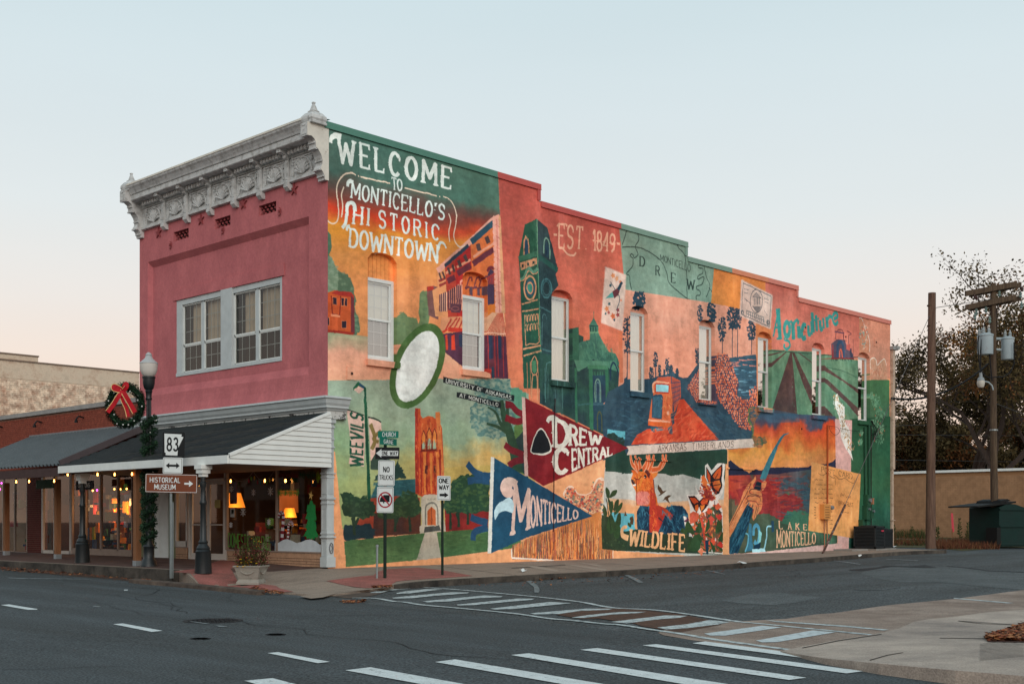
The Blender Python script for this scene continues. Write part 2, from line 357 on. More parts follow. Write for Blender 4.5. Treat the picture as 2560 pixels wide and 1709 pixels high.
# headline lettering
LT = (214,222,214)
text('E', 'WELCOME',(172,242,1224,530,1218,722,178,466),LT,.165,.36,thin=.1)
line('E',(100,292,106,250,132,226,170,226,196,240),.1,LT,.18)
text('E', 'TO',(668,612,764,640,764,738,680,726),LT,.15,.14,thin=.1)
text('E', "MONTICELLO'S",(300,660,1162,872,1156,1010,292,802),LT,.14,.25,thin=.09);line('E',(258,700,262,662,285,648,310,660),.08,LT,.12)
text('E', 'HI',(318,875,460,905,455,1062,312,1046),LT,.14,.34,thin=.09);text('E', 'STORIC',(552,920,1108,1062,1108,1200,552,1078),LT,.14,.42,thin=.09)
line('E',(208,1085,238,1040,248,960,256,880,290,850,322,868,330,930),.09,LT,.1)
text('E', 'DOWNTOWN',(284,1092,1098,1245,1090,1405,280,1258),LT,.15,.22,thin=.1);line('E',(250,1110,256,1075,280,1070),.07,LT,.1);line('E',(1100,1290,1115,1240,1140,1222,1165,1240,1178,1275),.1,LT,.05)
for a in((335,592,290,578,230,590,180,640,155,720,165,850,175,940,160,1020,120,1045,80,1025,62,995),(222,705,200,780,212,880,200,985),(380,608,655,670),(790,712,1090,787),
(1150,790,1200,810,1245,870,1272,960,1265,1060,1248,1150,1265,1220,1310,1262,1355,1245),(1200,950,1220,1020,1202,1120,1210,1215),(358,601,366,603),(1114,791,1122,793)):
 line('E',a,.035,(226,200,176))
 # tower panel
FG = (46,92,70);FD = (42,60,64);OR = (208,140,102)
poly('H',(300,465,395,415,408,690,440,1570,446,1800,292,1800,262,905,250,730),FG,col2=(38,76,62))
poly('H',(395,415,485,490,572,830,552,870,575,960,525,1020,525,1800,444,1800,408,690),FD,col2=(50,74,76))
poly('H',(285,740,290,600,305,550,330,580,340,715),OR);poly('H',(295,720,300,610,308,575,325,600,330,712),(38,70,96))
line('H',(455,700,458,600,478,575,500,620,505,745),.05,(110,146,128));poly('H',(466,720,468,620,480,600,495,640,496,740),(34,62,84))
line('H',(250,745,405,700),.14,(60,110,86));line('H',(408,720,568,835),.16,(40,84,76));poly('H',(262,775,398,735,400,790,268,838),OR)
for x in(275,320,362):poly('H',(x,790-(x-275)*.3,x+16,786-(x-275)*.3,x+16,812-(x-275)*.3,x,816-(x-275)*.3),(40,60,56))
line('H',(262,915,290,900,330,820,370,850,405,820),.09,(92,136,110));line('H',(262,925,295,912,332,842,370,868,408,850),.03,OR)
for rx,ry,w,c in((48,96,.06,OR),(34,62,.07,(46,78,96)),(20,40,.07,OR),(10,22,.1,(60,132,112))):
 line('H',sum([[343+rx*math.cos(a/16*2*PI),980+ry*math.sin(a/16*2*PI)]for a in range(17)],[]),w,c)
for rx,ry,w,c in((42,76,.06,(64,112,116)),(30,56,.03,(64,112,116))):
 line('H',sum([[477+rx*math.cos(a/16*2*PI),985+ry*math.sin(a/16*2*PI)]for a in range(17)],[]),w,c)
line('H',(400,420,405,690,440,1760),.035,(96,146,112));line('H',(275,1110,345,1095,405,1075),.04,OR);line('H',(278,1175,410,1150),.04,OR);line('H',(415,1130,515,1180),.04,(70,110,112))
for y in(1215,1290):
 for i in range(5):line('H',(302+i*22,y+45-i*3,303+i*22,y-i*3,316+i*22,y-8-i*3,318+i*22,y+38-i*3),.028,OR)
line('H',(298,1200,308,1450,340,1435,395,1440,418,1425,410,1190),.03,OR,sm=False);line('H',(286,1480,430,1450),.05,OR);line('H',(290,1535,432,1490),.05,OR)
line('H',(440,1450,445,1220,470,1200,480,1240),.03,(80,120,120));line('H',(445,1480,520,1500),.04,(70,110,112))
line('I',(462,20,490,-30,512,20,510,90,488,118,466,90,462,20),.03,OR);line('I',(468,300,472,140,490,115,510,140,512,320),.035,OR);poly('I',(470,5,500,0,506,80,488,108,470,80),(74,126,92))
line('I',(430,20,440,290),.03,(172,116,84));line('I',(455,10,462,290),.02,(172,116,84));line('I',(515,0,520,330),.03,(172,116,84))
# chapel group
poly('H',(525,1300,690,1310,740,1296,742,1360,780,1378,780,1430,1060,1570,1075,1660,1060,2000,525,2000),FD,col2=(46,80,70))
poly('I',(530,-60,800,0,830,20,1170,100,1200,300,1200,620,1060,600,700,420,530,340),(44,66,68),col2=(52,84,74))
poly('H',(690,1310,738,1298,745,1568,690,1568),(56,106,84));poly('H',(742,1430,830,1400,832,1345,825,1285,862,1225,902,1290,900,1345,965,1470,985,1500,1040,1518,1062,1560,1075,1610,960,1600,860,1560,780,1620,745,1570),(76,126,102),col2=(62,108,92))
line('H',(862,1170,862,1230),.03,(120,110,84));line('H',(830,1290,900,1290),.04,(40,70,66));line('H',(838,1300,838,1340),.05,(36,60,60));line('H',(858,1300,858,1340),.05,(36,60,60));line('H',(880,1300,882,1340),.05,(36,60,60));line('H',(830,1345,903,1345),.06,(100,146,112));line('H',(870,1350,900,1560),.04,(60,100,90))
poly('I',(800,0,1080,10,1110,0,1170,100,1080,70,1070,60,905,50,830,90),(84,134,108));
for x0,x1 in((803,822),(915,945),(1045,1068)):poly('I',(x0,60,x1,60,x1+8,600,x0+8,560),(58,112,84))
line('I',(905,52,1065,60),.12,(72,124,92));
for i in range(5):line('I',(945+i*20,92,945+i*20,125),.06,(62,112,88))
poly('I',(945,120,1045,120,1050,560,955,540),(44,60,86),col2=(44,76,90));line('I',(965,330,965,190,985,150,1005,190,1008,330),.05,(110,146,130));line('I',(975,330,975,200,985,175,998,200,998,330),.03,(96,130,130));line('I',(950,345,1045,345),.08,(60,96,110))
line('I',(985,560,982,440,998,405,1015,440,1018,560),.05,(84,90,62));line('I',(830,350,935,342),.05,(60,100,96));line('I',(1090,345,1175,385),.05,(60,100,96));line('I',(1085,160,1088,60,1110,20,1140,80,1160,200),.06,(40,58,84))
for x in(570,595,652,710):line('I',(x,300 if x<640 else 380,x,60 if x<640 else 150),.02,(80,124,120))
line('I',(575,330,580,60,600,20,622,20),.03,(80,124,120))
brush('H',(400,430,480,495,560,830,540,950,520,1560,440,1560),((58,86,88),(28,42,50),(50,76,78)),90,12,85,.06,14,.4,.2);brush('H',(310,470,390,430,430,1560,290,1560,262,905,256,760),((60,112,84),(34,72,56)),110,12,85,.06,15,.35,.2);brush('H',(830,1360,900,1350,1040,1530,1060,1600,760,1600,760,1440),((96,148,118),(50,94,80),(84,136,110)),70,14,70,.07,16,.45);brush('I',(530,0,790,0,830,30,830,480,530,340),((58,92,88),(32,50,54)),60,16,88,.08,17,.4,.15);brush('I',(1075,80,1165,110,1190,300,1190,600,1080,590),((58,92,88),(32,50,54)),40,14,88,.07,18,.4,.15)
text('H', 'EST',(580,460,775,486,765,662,580,652),(226,160,130),.13,.3,thin=.08);poly('H',(794,655,803,656,803,667,794,666),(226,160,130))
text('H', '1849',(860,512,1038,548,1032,686,862,674),(226,160,130),.15,.18, 'west',.08);line('H',(536,545,562,548),.07,(226,160,130));line('H',(1052,618,1074,622),.07,(226,160,130));line('H',(575,655,610,660,650,705,700,715,716,690),.06,(226,160,130));line('H',(562,480,580,462,640,462,640,480),.05,(226,160,130))
# map panel
grad('J',(20,40,620,200,620,330,880,400,870,430,808,742,78,632),[(50,100,(112,138,122)),(50,600,(128,152,134))],nz=.4)
LN = (52,66,60)
for a in((98,90,75,180,50,250),(170,110,195,200,165,260,185,330,150,360,120,340,130,325,150,340,145,375,140,430,90,490,115,515,120,570,135,630),(52,268,150,265,250,290,380,380,430,480,460,580,600,700,630,712),(505,200,530,270,570,310,590,360,600,480,605,560,605,700),
(740,385,745,420,710,415,700,440,740,450,735,490,700,510,700,540,745,520,735,580,690,600,690,625,715,640,715,675,685,680,682,715),(745,400,770,520,800,600,768,690),(790,610,825,660)):line('J',a,.035,LN)
for ch,x,y,h,w in(('D',205,345,88,38),('R',340,425,84,30),('E',472,485,88,32),('W',606,540,88,62)):text('J',ch,(x,y,x+w,y+8,x+w,y+h,x,y+h-6),LN,.15,.2, 'west',.07)
text('J', 'MONTICELLO',(376,330,634,415,632,478,378,380),LN,.1,.16, 'sans')
# timber panel
grad('J',(78,628,808,740,1050,768,1290,800,1250,1700,1100,1800,-110,1600,20,1450,45,1000),[(80,640,(222,150,124)),(80,1400,(226,144,114))],nz=.4)
poly('J',(20,980,55,980,60,1420,30,1420),(212,114,80))
poly('J',(-110,1640,-70,1500,60,1430,80,1390,290,1385,380,1360,430,1350,480,1320,520,1360,570,1380,610,1375,660,1310,710,1240,860,1215,1010,1205,1100,1190,1190,1180,1210,1300,1240,1640,1240,2000,1100,2100,300,2130,-110,2200),NAVY,col2=(56,84,100))
poly('K',(0,20,20,10,50,60,60,600,0,640),NAVY);poly('K',(620,200,900,200,1140,460,1130,540,800,560,560,300),(46,72,90),col2=(56,84,100));poly('I',(1060,540,1200,560,1200,620,1060,600),(86,176,190));foliage('I',(1060,580,1110,560,1150,600,1190,612,1200,700,1060,640),(44,64,58),2,4)
def pine(reg,x,y0,y1,w,seed,c=(46,68,84),top=.35):
 w*=1.15;top = min(1,top*1.15)
 rs = np.random.RandomState(seed);line(reg,(x,y1,x+2,y0),.05,c,.03)
 h = (y1-y0)
 for _ in range(int(34+w*1.3)):
  t = rs.rand()**.9*top;s = w*(.35+.65*math.sin(min(1,t/top+.15)*2.6));cx = x+(rs.rand()-.5)*s*1.5;cy = y0+t*h
  ang = np.linspace(0,2*PI,7)[:-1];rr = (3+rs.rand(6)*7)*(.6+w/60)
  poly(reg,list(np.stack([cx+np.cos(ang)*rr*.8,cy+np.sin(ang)*rr],1).ravel()),c)
pine('J',198,650,800,60,1,top=.8);pine('J',95,860,1400,42,2,top=.5);pine('J',715,760,900,26,3,top=.95);pine('J',815,745,900,46,4,top=.95)
pine('J',905,860,1220,38,5,top=.5);pine('J',990,770,1210,50,6,top=.38);pine('J',1035,775,1200,42,7,top=.38);pine('J',1155,890,1180,42,8,top=.5)
pine('J',337,1160,1400,22,9,top=.45);pine('J',437,1215,1350,20,10,top=.7);pine('J',372,1270,1370,14,11,top=.8);pine('J',470,1270,1340,14,12,top=.8);pine('J',300,1290,1400,22,13,top=.9);pine('J',520,1300,1380,16,14,top=.9);pine('J',692,1130,1260,22,15,top=.9);pine('J',412,1310,1360,8,16,top=.9);pine('J',455,1280,1360,10,17,top=.9)
# water and logs
poly('J',(860,1225,1190,1180,1205,1330,1210,1560,1000,1568,880,1450),(50,80,100),col2=(62,96,114),gdir=(.5,21,3,.2))
rs = np.random.RandomState(4)
for _ in range(60):
 x = 930+rs.rand()*240;y = 1225+rs.rand()*320;l = 20+rs.rand()*60;c = ((214,128,112),(110,164,186),(64,112,140))[0 if y<1290 else rs.randint(1,3)]
 line('J',(x,y,min(x+l,1205),y+rs.randn()*3),.04,c,.01)
poly('K',(575,30,640,-60,660,-110,700,-160,880,-190,980,60,960,180,1060,200,1130,80,1145,300,1080,470,990,440,800,200,790,240,700,250,610,220,530,100),(80,70,86))
def logs(reg,pts,n,seed,sz=1.0):
 rs = np.random.RandomState(seed);q = px(reg,*pts);lo,hi = q.min(0),q.max(0)
 out = []
 a_,b_,s_ = REG[reg]
 for iy in range(int((hi[1]-lo[1])/(3.4*sz))+1):
  for ix in range(int((hi[0]-lo[0])/(4.2*sz))+1):
   c = np.array([lo[0]+(ix+.5*(iy%2)+rs.rand()*.5)*4.2*sz,lo[1]+(iy+rs.rand()*.5)*3.4*sz*1.5])
   ins = False;m = len(q)
   for i in range(m):
    a,b = q[i],q[(i+1)%m]
    if(a[1]>c[1])!=(b[1]>c[1])and c[0]<a[0]+(c[1]-a[1])*(b[0]-a[0])/(b[1]-a[1]):ins = not ins
   if not ins:continue
   ang = np.linspace(0,2*PI,7)[:-1]+rs.rand();col = ((216,116,82),(206,96,64),(224,136,106))[rs.randint(3)]
   paint(T(c+np.stack([np.cos(ang)*1.75*sz,np.sin(ang)*2.7*sz*(.7+.5*rs.rand())],1)),col)
logs('K',(575,30,640,-60,660,-110,700,-160,645,160,790,230,700,245,610,215,540,100),0,1,.8)
logs('K',(780,-190,880,-190,970,40,960,180,1060,200,1060,120,1140,80,1145,300,1080,470,990,440,800,200,760,20),0,2,1.25)
# road and truck
poly('K',(60,585,110,500,200,450,330,440,440,330,470,200,510,195,560,260,810,540,400,565),(206,66,42),sm=False,col2=(222,92,58))
poly('K',(270,40,290,10,400,0,480,40,485,180,430,310,410,200,385,150),(196,84,58));
for i in range(7):line('K',(405+i*11,30+i*3,412+i*10,290-i*16),.03,(110,70,84))
for i in range(5):line('K',(400,60+i*45,480,50+i*34),.025,(60,70,96))
poly('K',(245,60,270,45,395,60,412,160,412,320,395,390,210,380,215,330,235,200,250,160),(222,104,60));line('K',(250,140,246,75,275,50,385,62),.07,(236,160,124));poly('K',(270,68,380,72,378,140,272,135),(140,200,206));line('K',(268,64,384,70,382,144,268,138,268,64),.05,(190,60,40),sm=False)
poly('K',(240,175,262,155,320,155,332,180,322,368,236,355),(40,74,96));
for i in range(7):line('K',(250+i*11,175,247+i*11,355),.025,(76,130,156))
poly('K',(205,372,395,388,400,445,205,420),(222,96,44));line('K',(208,376,395,390),.06,(238,164,130));poly('K',(225,430,265,440,260,480,235,470),(44,92,112));poly('K',(370,440,410,420,415,495,385,490),(44,92,112));poly('K',(395,330,420,300,430,400,410,420),(40,72,90));poly('K',(365,300,385,298,385,330,368,330),(240,170,140));poly('K',(270,440,370,460,360,455,280,470),(60,130,150));line('K',(272,20,272,-60),.03,(60,70,90));line('K',(402,60,405,-40),.04,(60,70,90))
brush('K',(80,575,200,460,330,440,480,210,560,260,800,535,400,560),((226,96,60),(178,50,38),(236,120,84)),90,16,-40,.07,6,.5)
brush('K',(330,160,410,170,410,300,380,370,330,365),((240,150,90),(184,66,44)),24,9,80,.04,7);brush('K',(-100,150,200,150,210,400,60,560,0,590,-100,500),((60,104,128),(30,58,84),(70,116,140)),70,16,0,.06,8,.35);brush('K',(620,250,900,330,1060,480,1050,530,800,545,600,300),((58,104,126),(30,60,86)),60,18,30,.07,9,.35)
# acorn-like cone
foliage('K',(1060,280,1100,250,1160,270,1200,340,1225,430,1222,540,1170,600,1110,600,1085,540,1095,470,1060,380),(96,116,72),3,4,1);foliage('K',(1070,290,1105,262,1150,280,1190,350,1212,440,1205,530,1165,585,1120,585,1102,530,1105,450,1072,370),(62,84,96),2,4,2,(172,104,66),110)
# orange and coral panels
grad('J',(840,390,1310,490,1330,880,1050,790,808,742),[(850,440,(212,124,62)),(850,700,(220,132,64))],nz=.4)
grad('L',(405,40,720,80,700,210,1245,350,1245,780,450,700,440,500,400,480),[(420,120,(200,104,88)),(420,600,(214,122,102))],nz=.4)
poly('L',(318,300,455,300,460,700,455,1180,330,1180),(218,126,76));
grad('L',(1243,340,1560,400,1560,960,1240,900),[(1300,420,(200,132,106)),(1300,900,(206,138,112))],nz=.4)
# stamps
def stamp(reg,q,col=(218,184,168)):
 q = px(reg,*q);n = 0
 out = []
 for i in range(4):
  a,b = q[i],q[(i+1)%4];L = np.linalg.norm(b-a);k = int(L/2.6);d = (b-a)/L;nn = np.array([d[1],-d[0]])
  for j in range(k):out+=[a+(b-a)*(j+.0)/k,a+(b-a)*(j+.45)/k,a+(b-a)*(j+.5)/k+nn*2.0,a+(b-a)*(j+.95)/k+nn*2.0]
 paint(T(np.array(out)),col)
stamp('H',(960,808,1126,880,1094,1328,926,1262));stamp('J',(1070,548,1332,678,1314,962,1056,850),(206,178,164))
for(x,y,r,c)in((1020,880,26,(214,130,84)),(1050,905,26,(222,152,110)),(1000,960,18,(56,84,96)),(1080,930,16,(214,120,80)),(970,1150,28,(216,128,84)),(1060,1160,22,(150,70,74)),(1020,1210,30,(210,104,64)),(990,1110,18,(70,96,100)),(1060,1200,24,(160,72,70)),(960,1190,14,(60,90,96)),(1030,1240,16,(60,74,84)),(1085,1080,16,(226,140,110)),(985,1180,18,(176,84,74))):
 ang = np.linspace(0,2*PI,11)[:-1];rr = np.where(np.arange(10)%2,r,r*.55);poly('H',list(np.stack([x+np.cos(ang)*rr*.8,y+np.sin(ang)*rr],1).ravel()),c)
line('H',(1000,930,1040,1000,1075,1060,1050,1160),.03,(60,80,90));poly('H',(958,1068,990,1030,1030,1005,1045,1030,1020,1060,985,1062),(90,160,150));poly('H',(1015,1010,1050,985,1075,1005,1065,1040,1030,1066),(112,52,58));poly('H',(1050,990,1088,925,1102,940,1072,1005),(44,66,82))
GR = (92,92,96)
line('J',(1082,572,1322,686,1306,944,1070,838,1082,572),.03,GR,sm=False);line('J',sum([[1196+52*math.cos(a/16*2*PI),726+98*math.sin(a/16*2*PI)]for a in range(17)],[]),.03,GR)
poly('J',(1165,690,1196,655,1235,700),(170,150,142));line('J',(1165,690,1196,655,1235,700,1165,690),.02,GR,sm=False)
for x in(1178,1192,1206,1220):line('J',(x,700,x,755),.04,GR)
for i in range(10):line('J',(1160+i*4,770+i*5,1235-i*2,775+i*5),.015,GR)
poly('J',(1110,800,1260,860,1265,912,1112,850),(120,118,116));
for i in range(9):line('J',(1118+i*16,822+i*6,1128+i*16,826+i*6),.09,(204,178,166));line('J',(1116+i*16,845+i*6,1126+i*16,850+i*6),.06,(210,180,168))
for x,y in((1076,822),(1294,908)):poly('J',list(np.stack([x+13*np.cos(np.arange(10)*.628),y+24*np.sin(np.arange(10)*.628)],1).ravel()),(90,96,100));line('J',(x,y-10,x+4,y,x,y+12),.04,(210,184,170))
for a in((1090,620,1130,632),(1090,650,1125,660),(1262,700,1300,716),(1265,730,1300,744),(1095,700,1120,730),(1105,710,1140,740),(1260,800,1290,850)):line('J',a,.02,GR)
# Agriculture field
FLD = (104,142,112)
poly('L',(455,690,820,710,1240,790,1240,1330,450,1270),FLD,col2=(88,128,100),gdir=(.3,9));RO = (98,72,66)
for a in((628,708,640,708,690,1290,445,1285),(640,712,660,712,850,1110,1060,1330,880,1330,740,1000),(585,712,600,708,455,850,455,810),(455,730,560,704,575,706,455,745),(930,830,960,860,1100,960,1240,1050,1240,1090,1090,970,930,880),(925,940,960,960,1130,1120,1240,1220,1240,1300,1120,1160,930,980),(680,712,700,715,830,810,815,810)):
 poly('L',a,RO,col2=(84,62,60),gdir=(.3,12))
rs = np.random.RandomState(9)
for _ in range(240):
 x = 640+rs.rand()*590;y = 740+rs.rand()*560;line('L',(x,y,x+rs.randn()*4,y+6+rs.rand()*14),.035,((116,164,130),(70,116,90))[rs.randint(2)],.01,alpha=.5)
line('L',(950,850,1090,880,1240,950),.03,(60,96,76));line('L',(455,700,1230,760),.03,(50,80,66))
TE = (56,146,138)
f_ = [('A',505,325,600,130,22),('g',600,440,600,70,16),('r',655,420,605,0,14),('i',705,470,600,0,10)]
line('L',(515,325,535,600),.3,TE,.25);line('L',(520,340,475,575),.1,TE);line('L',(482,500,530,490),.08,TE);line('L',(505,595,552,590),.08,TE)
line('L',sum([[597+24*math.cos(a/14*2*PI),510+62*math.sin(a/14*2*PI)]for a in range(15)],[]),.2,TE);line('L',(595,575,575,600,615,620,622,660,596,686,570,670,576,640),.11,TE);line('L',(618,450,640,435),.1,TE)
line('L',(648,440,655,600),.25,TE);line('L',(655,500,665,445,690,430,695,470),.12,TE);line('L',(700,480,705,590),.25,TE);line('L',(698,445,704,450),.16,TE);line('L',(762,480,742,475,728,530,738,590,765,580),.2,TE);line('L',(785,475,790,550,808,548),.2,TE);line('L',(812,440,818,560),.16,TE)
line('L',(820,360,832,540),.22,TE);line('L',(855,385,862,525),.2,TE);line('L',(838,430,885,415),.07,TE);line('L',(890,430,896,505,915,500),.2,TE);line('L',(918,410,925,505),.16,TE);line('L',(948,400,958,495),.22,TE);line('L',(955,430,975,395,998,405),.14,TE);line('L',(1010,420,1045,400,1035,360,1008,385,1008,440,1030,468,1052,440),.15,TE)
# tractor
poly('L',(990,640,1040,600,1110,605,1130,660,1185,730,1190,775,995,765),(84,72,88));poly('L',(1000,640,1010,650,1012,760,996,760),(140,60,66));line('L',(1045,770,1048,660,1072,620,1098,660,1105,770),.16,(48,74,110));line('L',(1065,765,1068,710,1080,690,1092,765),.07,(206,96,70));
line('L',(1028,600,1040,525,1090,520,1100,600),.04,(110,60,66));line('L',(1022,530,1104,545),.06,(110,70,84));line('L',(1130,525,1170,550,1150,560),.04,(120,66,70));line('L',(1145,560,1150,720),.04,(110,60,70));line('L',(1185,600,1188,740),.03,(120,70,70));line('L',(990,770,1195,772),.07,(120,50,52));line('L',(1165,680,1168,760),.12,(60,60,84));line('L',(930,772,990,770),.03,(150,60,50));poly('L',(1125,650,1160,640,1160,700,1125,690),(190,84,76))
for _ in range(30):x = 970+rs.rand()*210;line('L',(x,778,x+6,792),.03,(50,84,70))
# right green part and flowers
grad('L',(1330,905,1510,965,1510,1700,1225,1700,1225,1330,1330,1310),[(1400,920,(72,118,76)),(1400,1300,(66,106,78)),(1400,1560,(52,92,68))],nz=.4)
grad('M',(1345,30,1770,0,1760,1400,1310,1400,1345,600),[(1450,50,(42,88,62)),(1450,700,(50,98,68)),(1450,1250,(38,84,70))],nz=.4)
rs = np.random.RandomState(19)
for cx,cy,r in((1390,1160,60),(1430,1280,60),(1380,1360,55),(1420,1480,60),(1250,1520,25),(1350,1110,30),(1440,1400,30),(1260,1440,20)):
 for _ in range(70):
  a = rs.rand()*2*PI;q = r*math.sqrt(rs.rand());x,y = cx+q*math.cos(a)*.7,cy+q*math.sin(a);line('L',(x,y,x+rs.randn()*6,y-10-rs.rand()*14),.05,((106,158,122),(82,138,108),(124,172,136))[rs.randint(3)],.02,alpha=.75)
 for _ in range(3):a = rs.rand()*6;line('L',(cx+r*.8*math.cos(a),cy+r*math.sin(a),cx+r*.8*math.cos(a)+5,cy+r*math.sin(a)+6),.06,(170,96,66))
poly('L',(1240,405,1262,415,1280,450,1300,520,1325,580,1335,640,1330,720,1240,720),(196,128,98));line('L',(1240,410,1262,415,1280,460,1298,520,1322,575,1335,640,1330,710),.04,(226,206,190))
for _ in range(60):x = 1245+rs.rand()*75;y = 440+rs.rand()*260;line('L',(x,y,x+rs.randn()*8,y+rs.randn()*10),.07,((200,100,76),(150,150,130),(222,176,150),(120,150,140))[rs.randint(4)],alpha=.8)
poly('L',(1332,960,1340,780,1375,765,1400,820,1440,790,1470,770,1485,850,1492,960),(202,146,116));line('L',(1340,860,1340,785,1370,765,1392,790,1400,830,1440,790,1465,772,1482,830),.04,(228,210,190))
for _ in range(60):x = 1345+rs.rand()*135;y = 800+rs.rand()*140;line('L',(x,y,x+rs.randn()*3,y+10+rs.rand()*20),.03,((190,90,66),(222,196,170),(170,110,90))[rs.randint(3)],alpha=.8)
# lake panel
grad('M',(75,345,330,320,360,60,420,-40,1190,0,1200,500,80,620),[(100,-20,(58,88,116)),(100,60,(90,70,84)),(100,160,(186,74,50)),(100,340,(214,122,52)),(100,420,(222,150,66)),(100,590,(226,154,90))],
[(1150,-10,(56,84,112)),(1150,40,(72,76,100)),(1150,90,(206,70,40)),(1150,230,(212,92,44)),(1150,380,(214,128,66)),(1150,520,(212,130,76))],nz=.25)
poly('K',(1130,280,1280,290,1480,320,1500,390,1230,400),(62,92,120),alpha=.55)
grad('M',(80,605,1200,515,1210,1340,100,1420),[(100,610,(192,66,46)),(100,720,(176,52,48)),(100,800,(160,50,48)),(100,860,(92,84,66)),(100,1400,(66,80,62))],[(900,570,(60,84,94)),(900,760,(66,80,84)),(900,860,(80,70,66)),(900,1020,(64,108,84)),(900,1300,(60,78,62))],nz=.9)
foliage('M',(600,700,700,650,900,600,940,780,880,950,830,820,760,760,640,760),(56,84,96),6,6,3);foliage('M',(430,1000,560,820,740,800,850,850,830,960,700,990,640,1080,520,1010),(142,46,48),5,6,4);foliage('M',(640,1080,700,980,850,970,920,1000,910,1180,640,1110),(60,104,82),4,6,5);foliage('M',(180,760,420,640,600,640,620,720,560,860,440,990,250,980),(150,46,46),6,6,6)
foliage('M',(80,470,105,452,150,490,230,545,300,585,350,545,420,560,500,530,640,525,760,530,900,525,960,500,1110,490,1160,470,1195,430,1200,530,950,545,600,595,80,612),(38,44,72),1.2,5)
for _ in range(50):x = 120+rs.rand()*70;line('M',(x,1000-rs.rand()*150,x+rs.randn()*5,1060),.02,(140,120,90),.01,alpha=.5)
for _ in range(70):x = 600+rs.rand()*560;line('M',(x,1330-(x-600)*.05,x+rs.randn()*12,1140+rs.rand()*120),.018,(124,120,84),.008,alpha=.5)
poly('M',(410,650,440,560,500,430,560,320,620,220,660,180,715,168,660,205,600,300,560,420,520,520,460,680),(52,128,140),col2=(44,104,122));poly('M',(95,1280,230,1010,280,900,350,920,330,1000,300,1100,250,1250,180,1420,95,1420),(26,78,104),col2=(18,54,80));poly('M',(350,745,375,665,430,690,420,770),(20,40,56))
SK = (222,140,88);SD = (92,56,50)
poly('M',(95,1110,150,1000,200,900,240,780,290,700,345,650,368,612,372,650,340,710,345,745,430,765,440,900,425,960,380,1020,345,1080,330,1040,350,960,280,910,250,960,200,1060,130,1200,97,1250),SK,col2=(210,116,66));poly('M',(430,740,425,690,460,660,482,680,470,730,440,770),SK)
for a in((300,780,330,750,420,770,435,820),(272,850,300,820,400,830,420,880),(265,900,300,870,370,885,400,930),(300,780,320,800,400,815),(272,850,290,870),(380,930,345,1080),(395,940,372,1030),(320,690,300,740,240,860,160,1010,97,1130)):line('M',a,.045,SD,.02)
for _ in range(40):
 t = rs.rand();x = 110+t*180;y = 1170-t*400+rs.randn()*18;line('M',(x,y,x+14,y-30),.03,((236,176,130),(196,92,52))[rs.randint(2)],.01,alpha=.7)
CB = (84,170,196);poly('M',(300,1100,325,1110,330,1260,345,1380,260,1395,280,1300,290,1220),(44,116,150));line('M',(345,1230,350,1150,375,1125,400,1160,402,1250,380,1320,352,1290),.16,(60,146,182));poly('M',(400,1170,430,1200,420,1290,395,1310),(120,190,190));poly('M',(350,1330,420,1300,410,1370,350,1370),(18,50,76));poly('M',(330,1370,460,1360,470,1395,332,1405),(160,206,214));line('M',(455,1370,480,1250,485,1145,530,1135),.09,(130,186,200),.06);poly('M',(530,1075,555,1080,558,1190,532,1195),(28,66,96));line('M',(258,1395,285,1320,290,1225,262,1210),.06,CB)
LK = (226,170,132)
for ch,x in(('L',610),('A',703),('K',782),('E',862)):text('M',ch,(x,1078+(x-610)*.14,x+30,1082+(x-610)*.14,x+34,1162+(x-610)*.05,x+2,1158+(x-610)*.05),LK,.15,.2, 'west',.1)
text('M', 'MONTICELLO',(585,1178,985,1205,985,1312,588,1352),LK,.14,.2, 'west',.08)
brush('M',(110,1290,240,1020,290,920,340,940,300,1100,180,1400,110,1400),((48,120,150),(12,34,56)),40,22,115,.08,19,.5,.1);brush('M',(100,640,700,620,860,800,800,960,500,1000,220,780),((206,84,60),(120,36,46),(176,60,52)),90,20,0,.07,20,.4,.15);brush('M',(560,640,930,600,900,1000,640,1080),((70,104,116),(44,66,84),(130,60,56)),70,20,0,.07,21,.4,.15)
# pink strip, wheat sprig, postcard
poly('M',(1186,28,1362,42,1348,600,1195,560),(206,160,152));poly('M',(1215,1215,1330,1240,1325,1420,1210,1420),(206,160,152));poly('M',(470,1395,1215,1310,1260,1310,1260,1420,100,1420),(206,168,160))
def sprig(cx,cy,dx,dy):poly('M',(cx-8,cy,cx+dx*.5-12,cy-dy*.5,cx+dx,cy-dy,cx+dx*.5+12,cy-dy*.4,cx+8,cy),(222,218,208));line('M',(cx,cy,cx+dx*.7,cy-dy*.7),.04,(190,140,84))
poly('M',(1215,-50,1240,-60,1290,60,1340,150,1345,340,1372,460,1340,400,1290,320,1245,220,1240,100),(222,218,208));poly('L',(1030,1090,1048,1085,1065,1165,1110,1200,1110,1300,1075,1330,1040,1240,1022,1170),(222,218,208))
for _ in range(190):
 t = rs.rand();x = 1200+t*150+rs.randn()*20;y = -205+t*560;line('M',(x,y,x+rs.randn()*6,y-22),.06,((190,140,84),(226,222,212),(140,120,92))[rs.randint(3)],.02,alpha=.85)
poly('M',(946,470,1452,598,1420,1265,910,1178),(222,150,84),col2=(226,156,92))
INK = (104,70,48)
text('M', 'POST',(1045,520,1180,556,1180,606,1045,572),INK,.08,.2, 'west',.05);text('M', 'CARD',(1225,560,1365,598,1365,650,1225,612),INK,.08,.2, 'west',.05)
line('M',(1015,590,1060,610,1100,590,1140,620,1180,640,1170,610,1200,620,1230,650,1290,640,1330,670,1380,690,1385,660),.02,INK);line('M',(1190,640,1192,710),.02,INK)
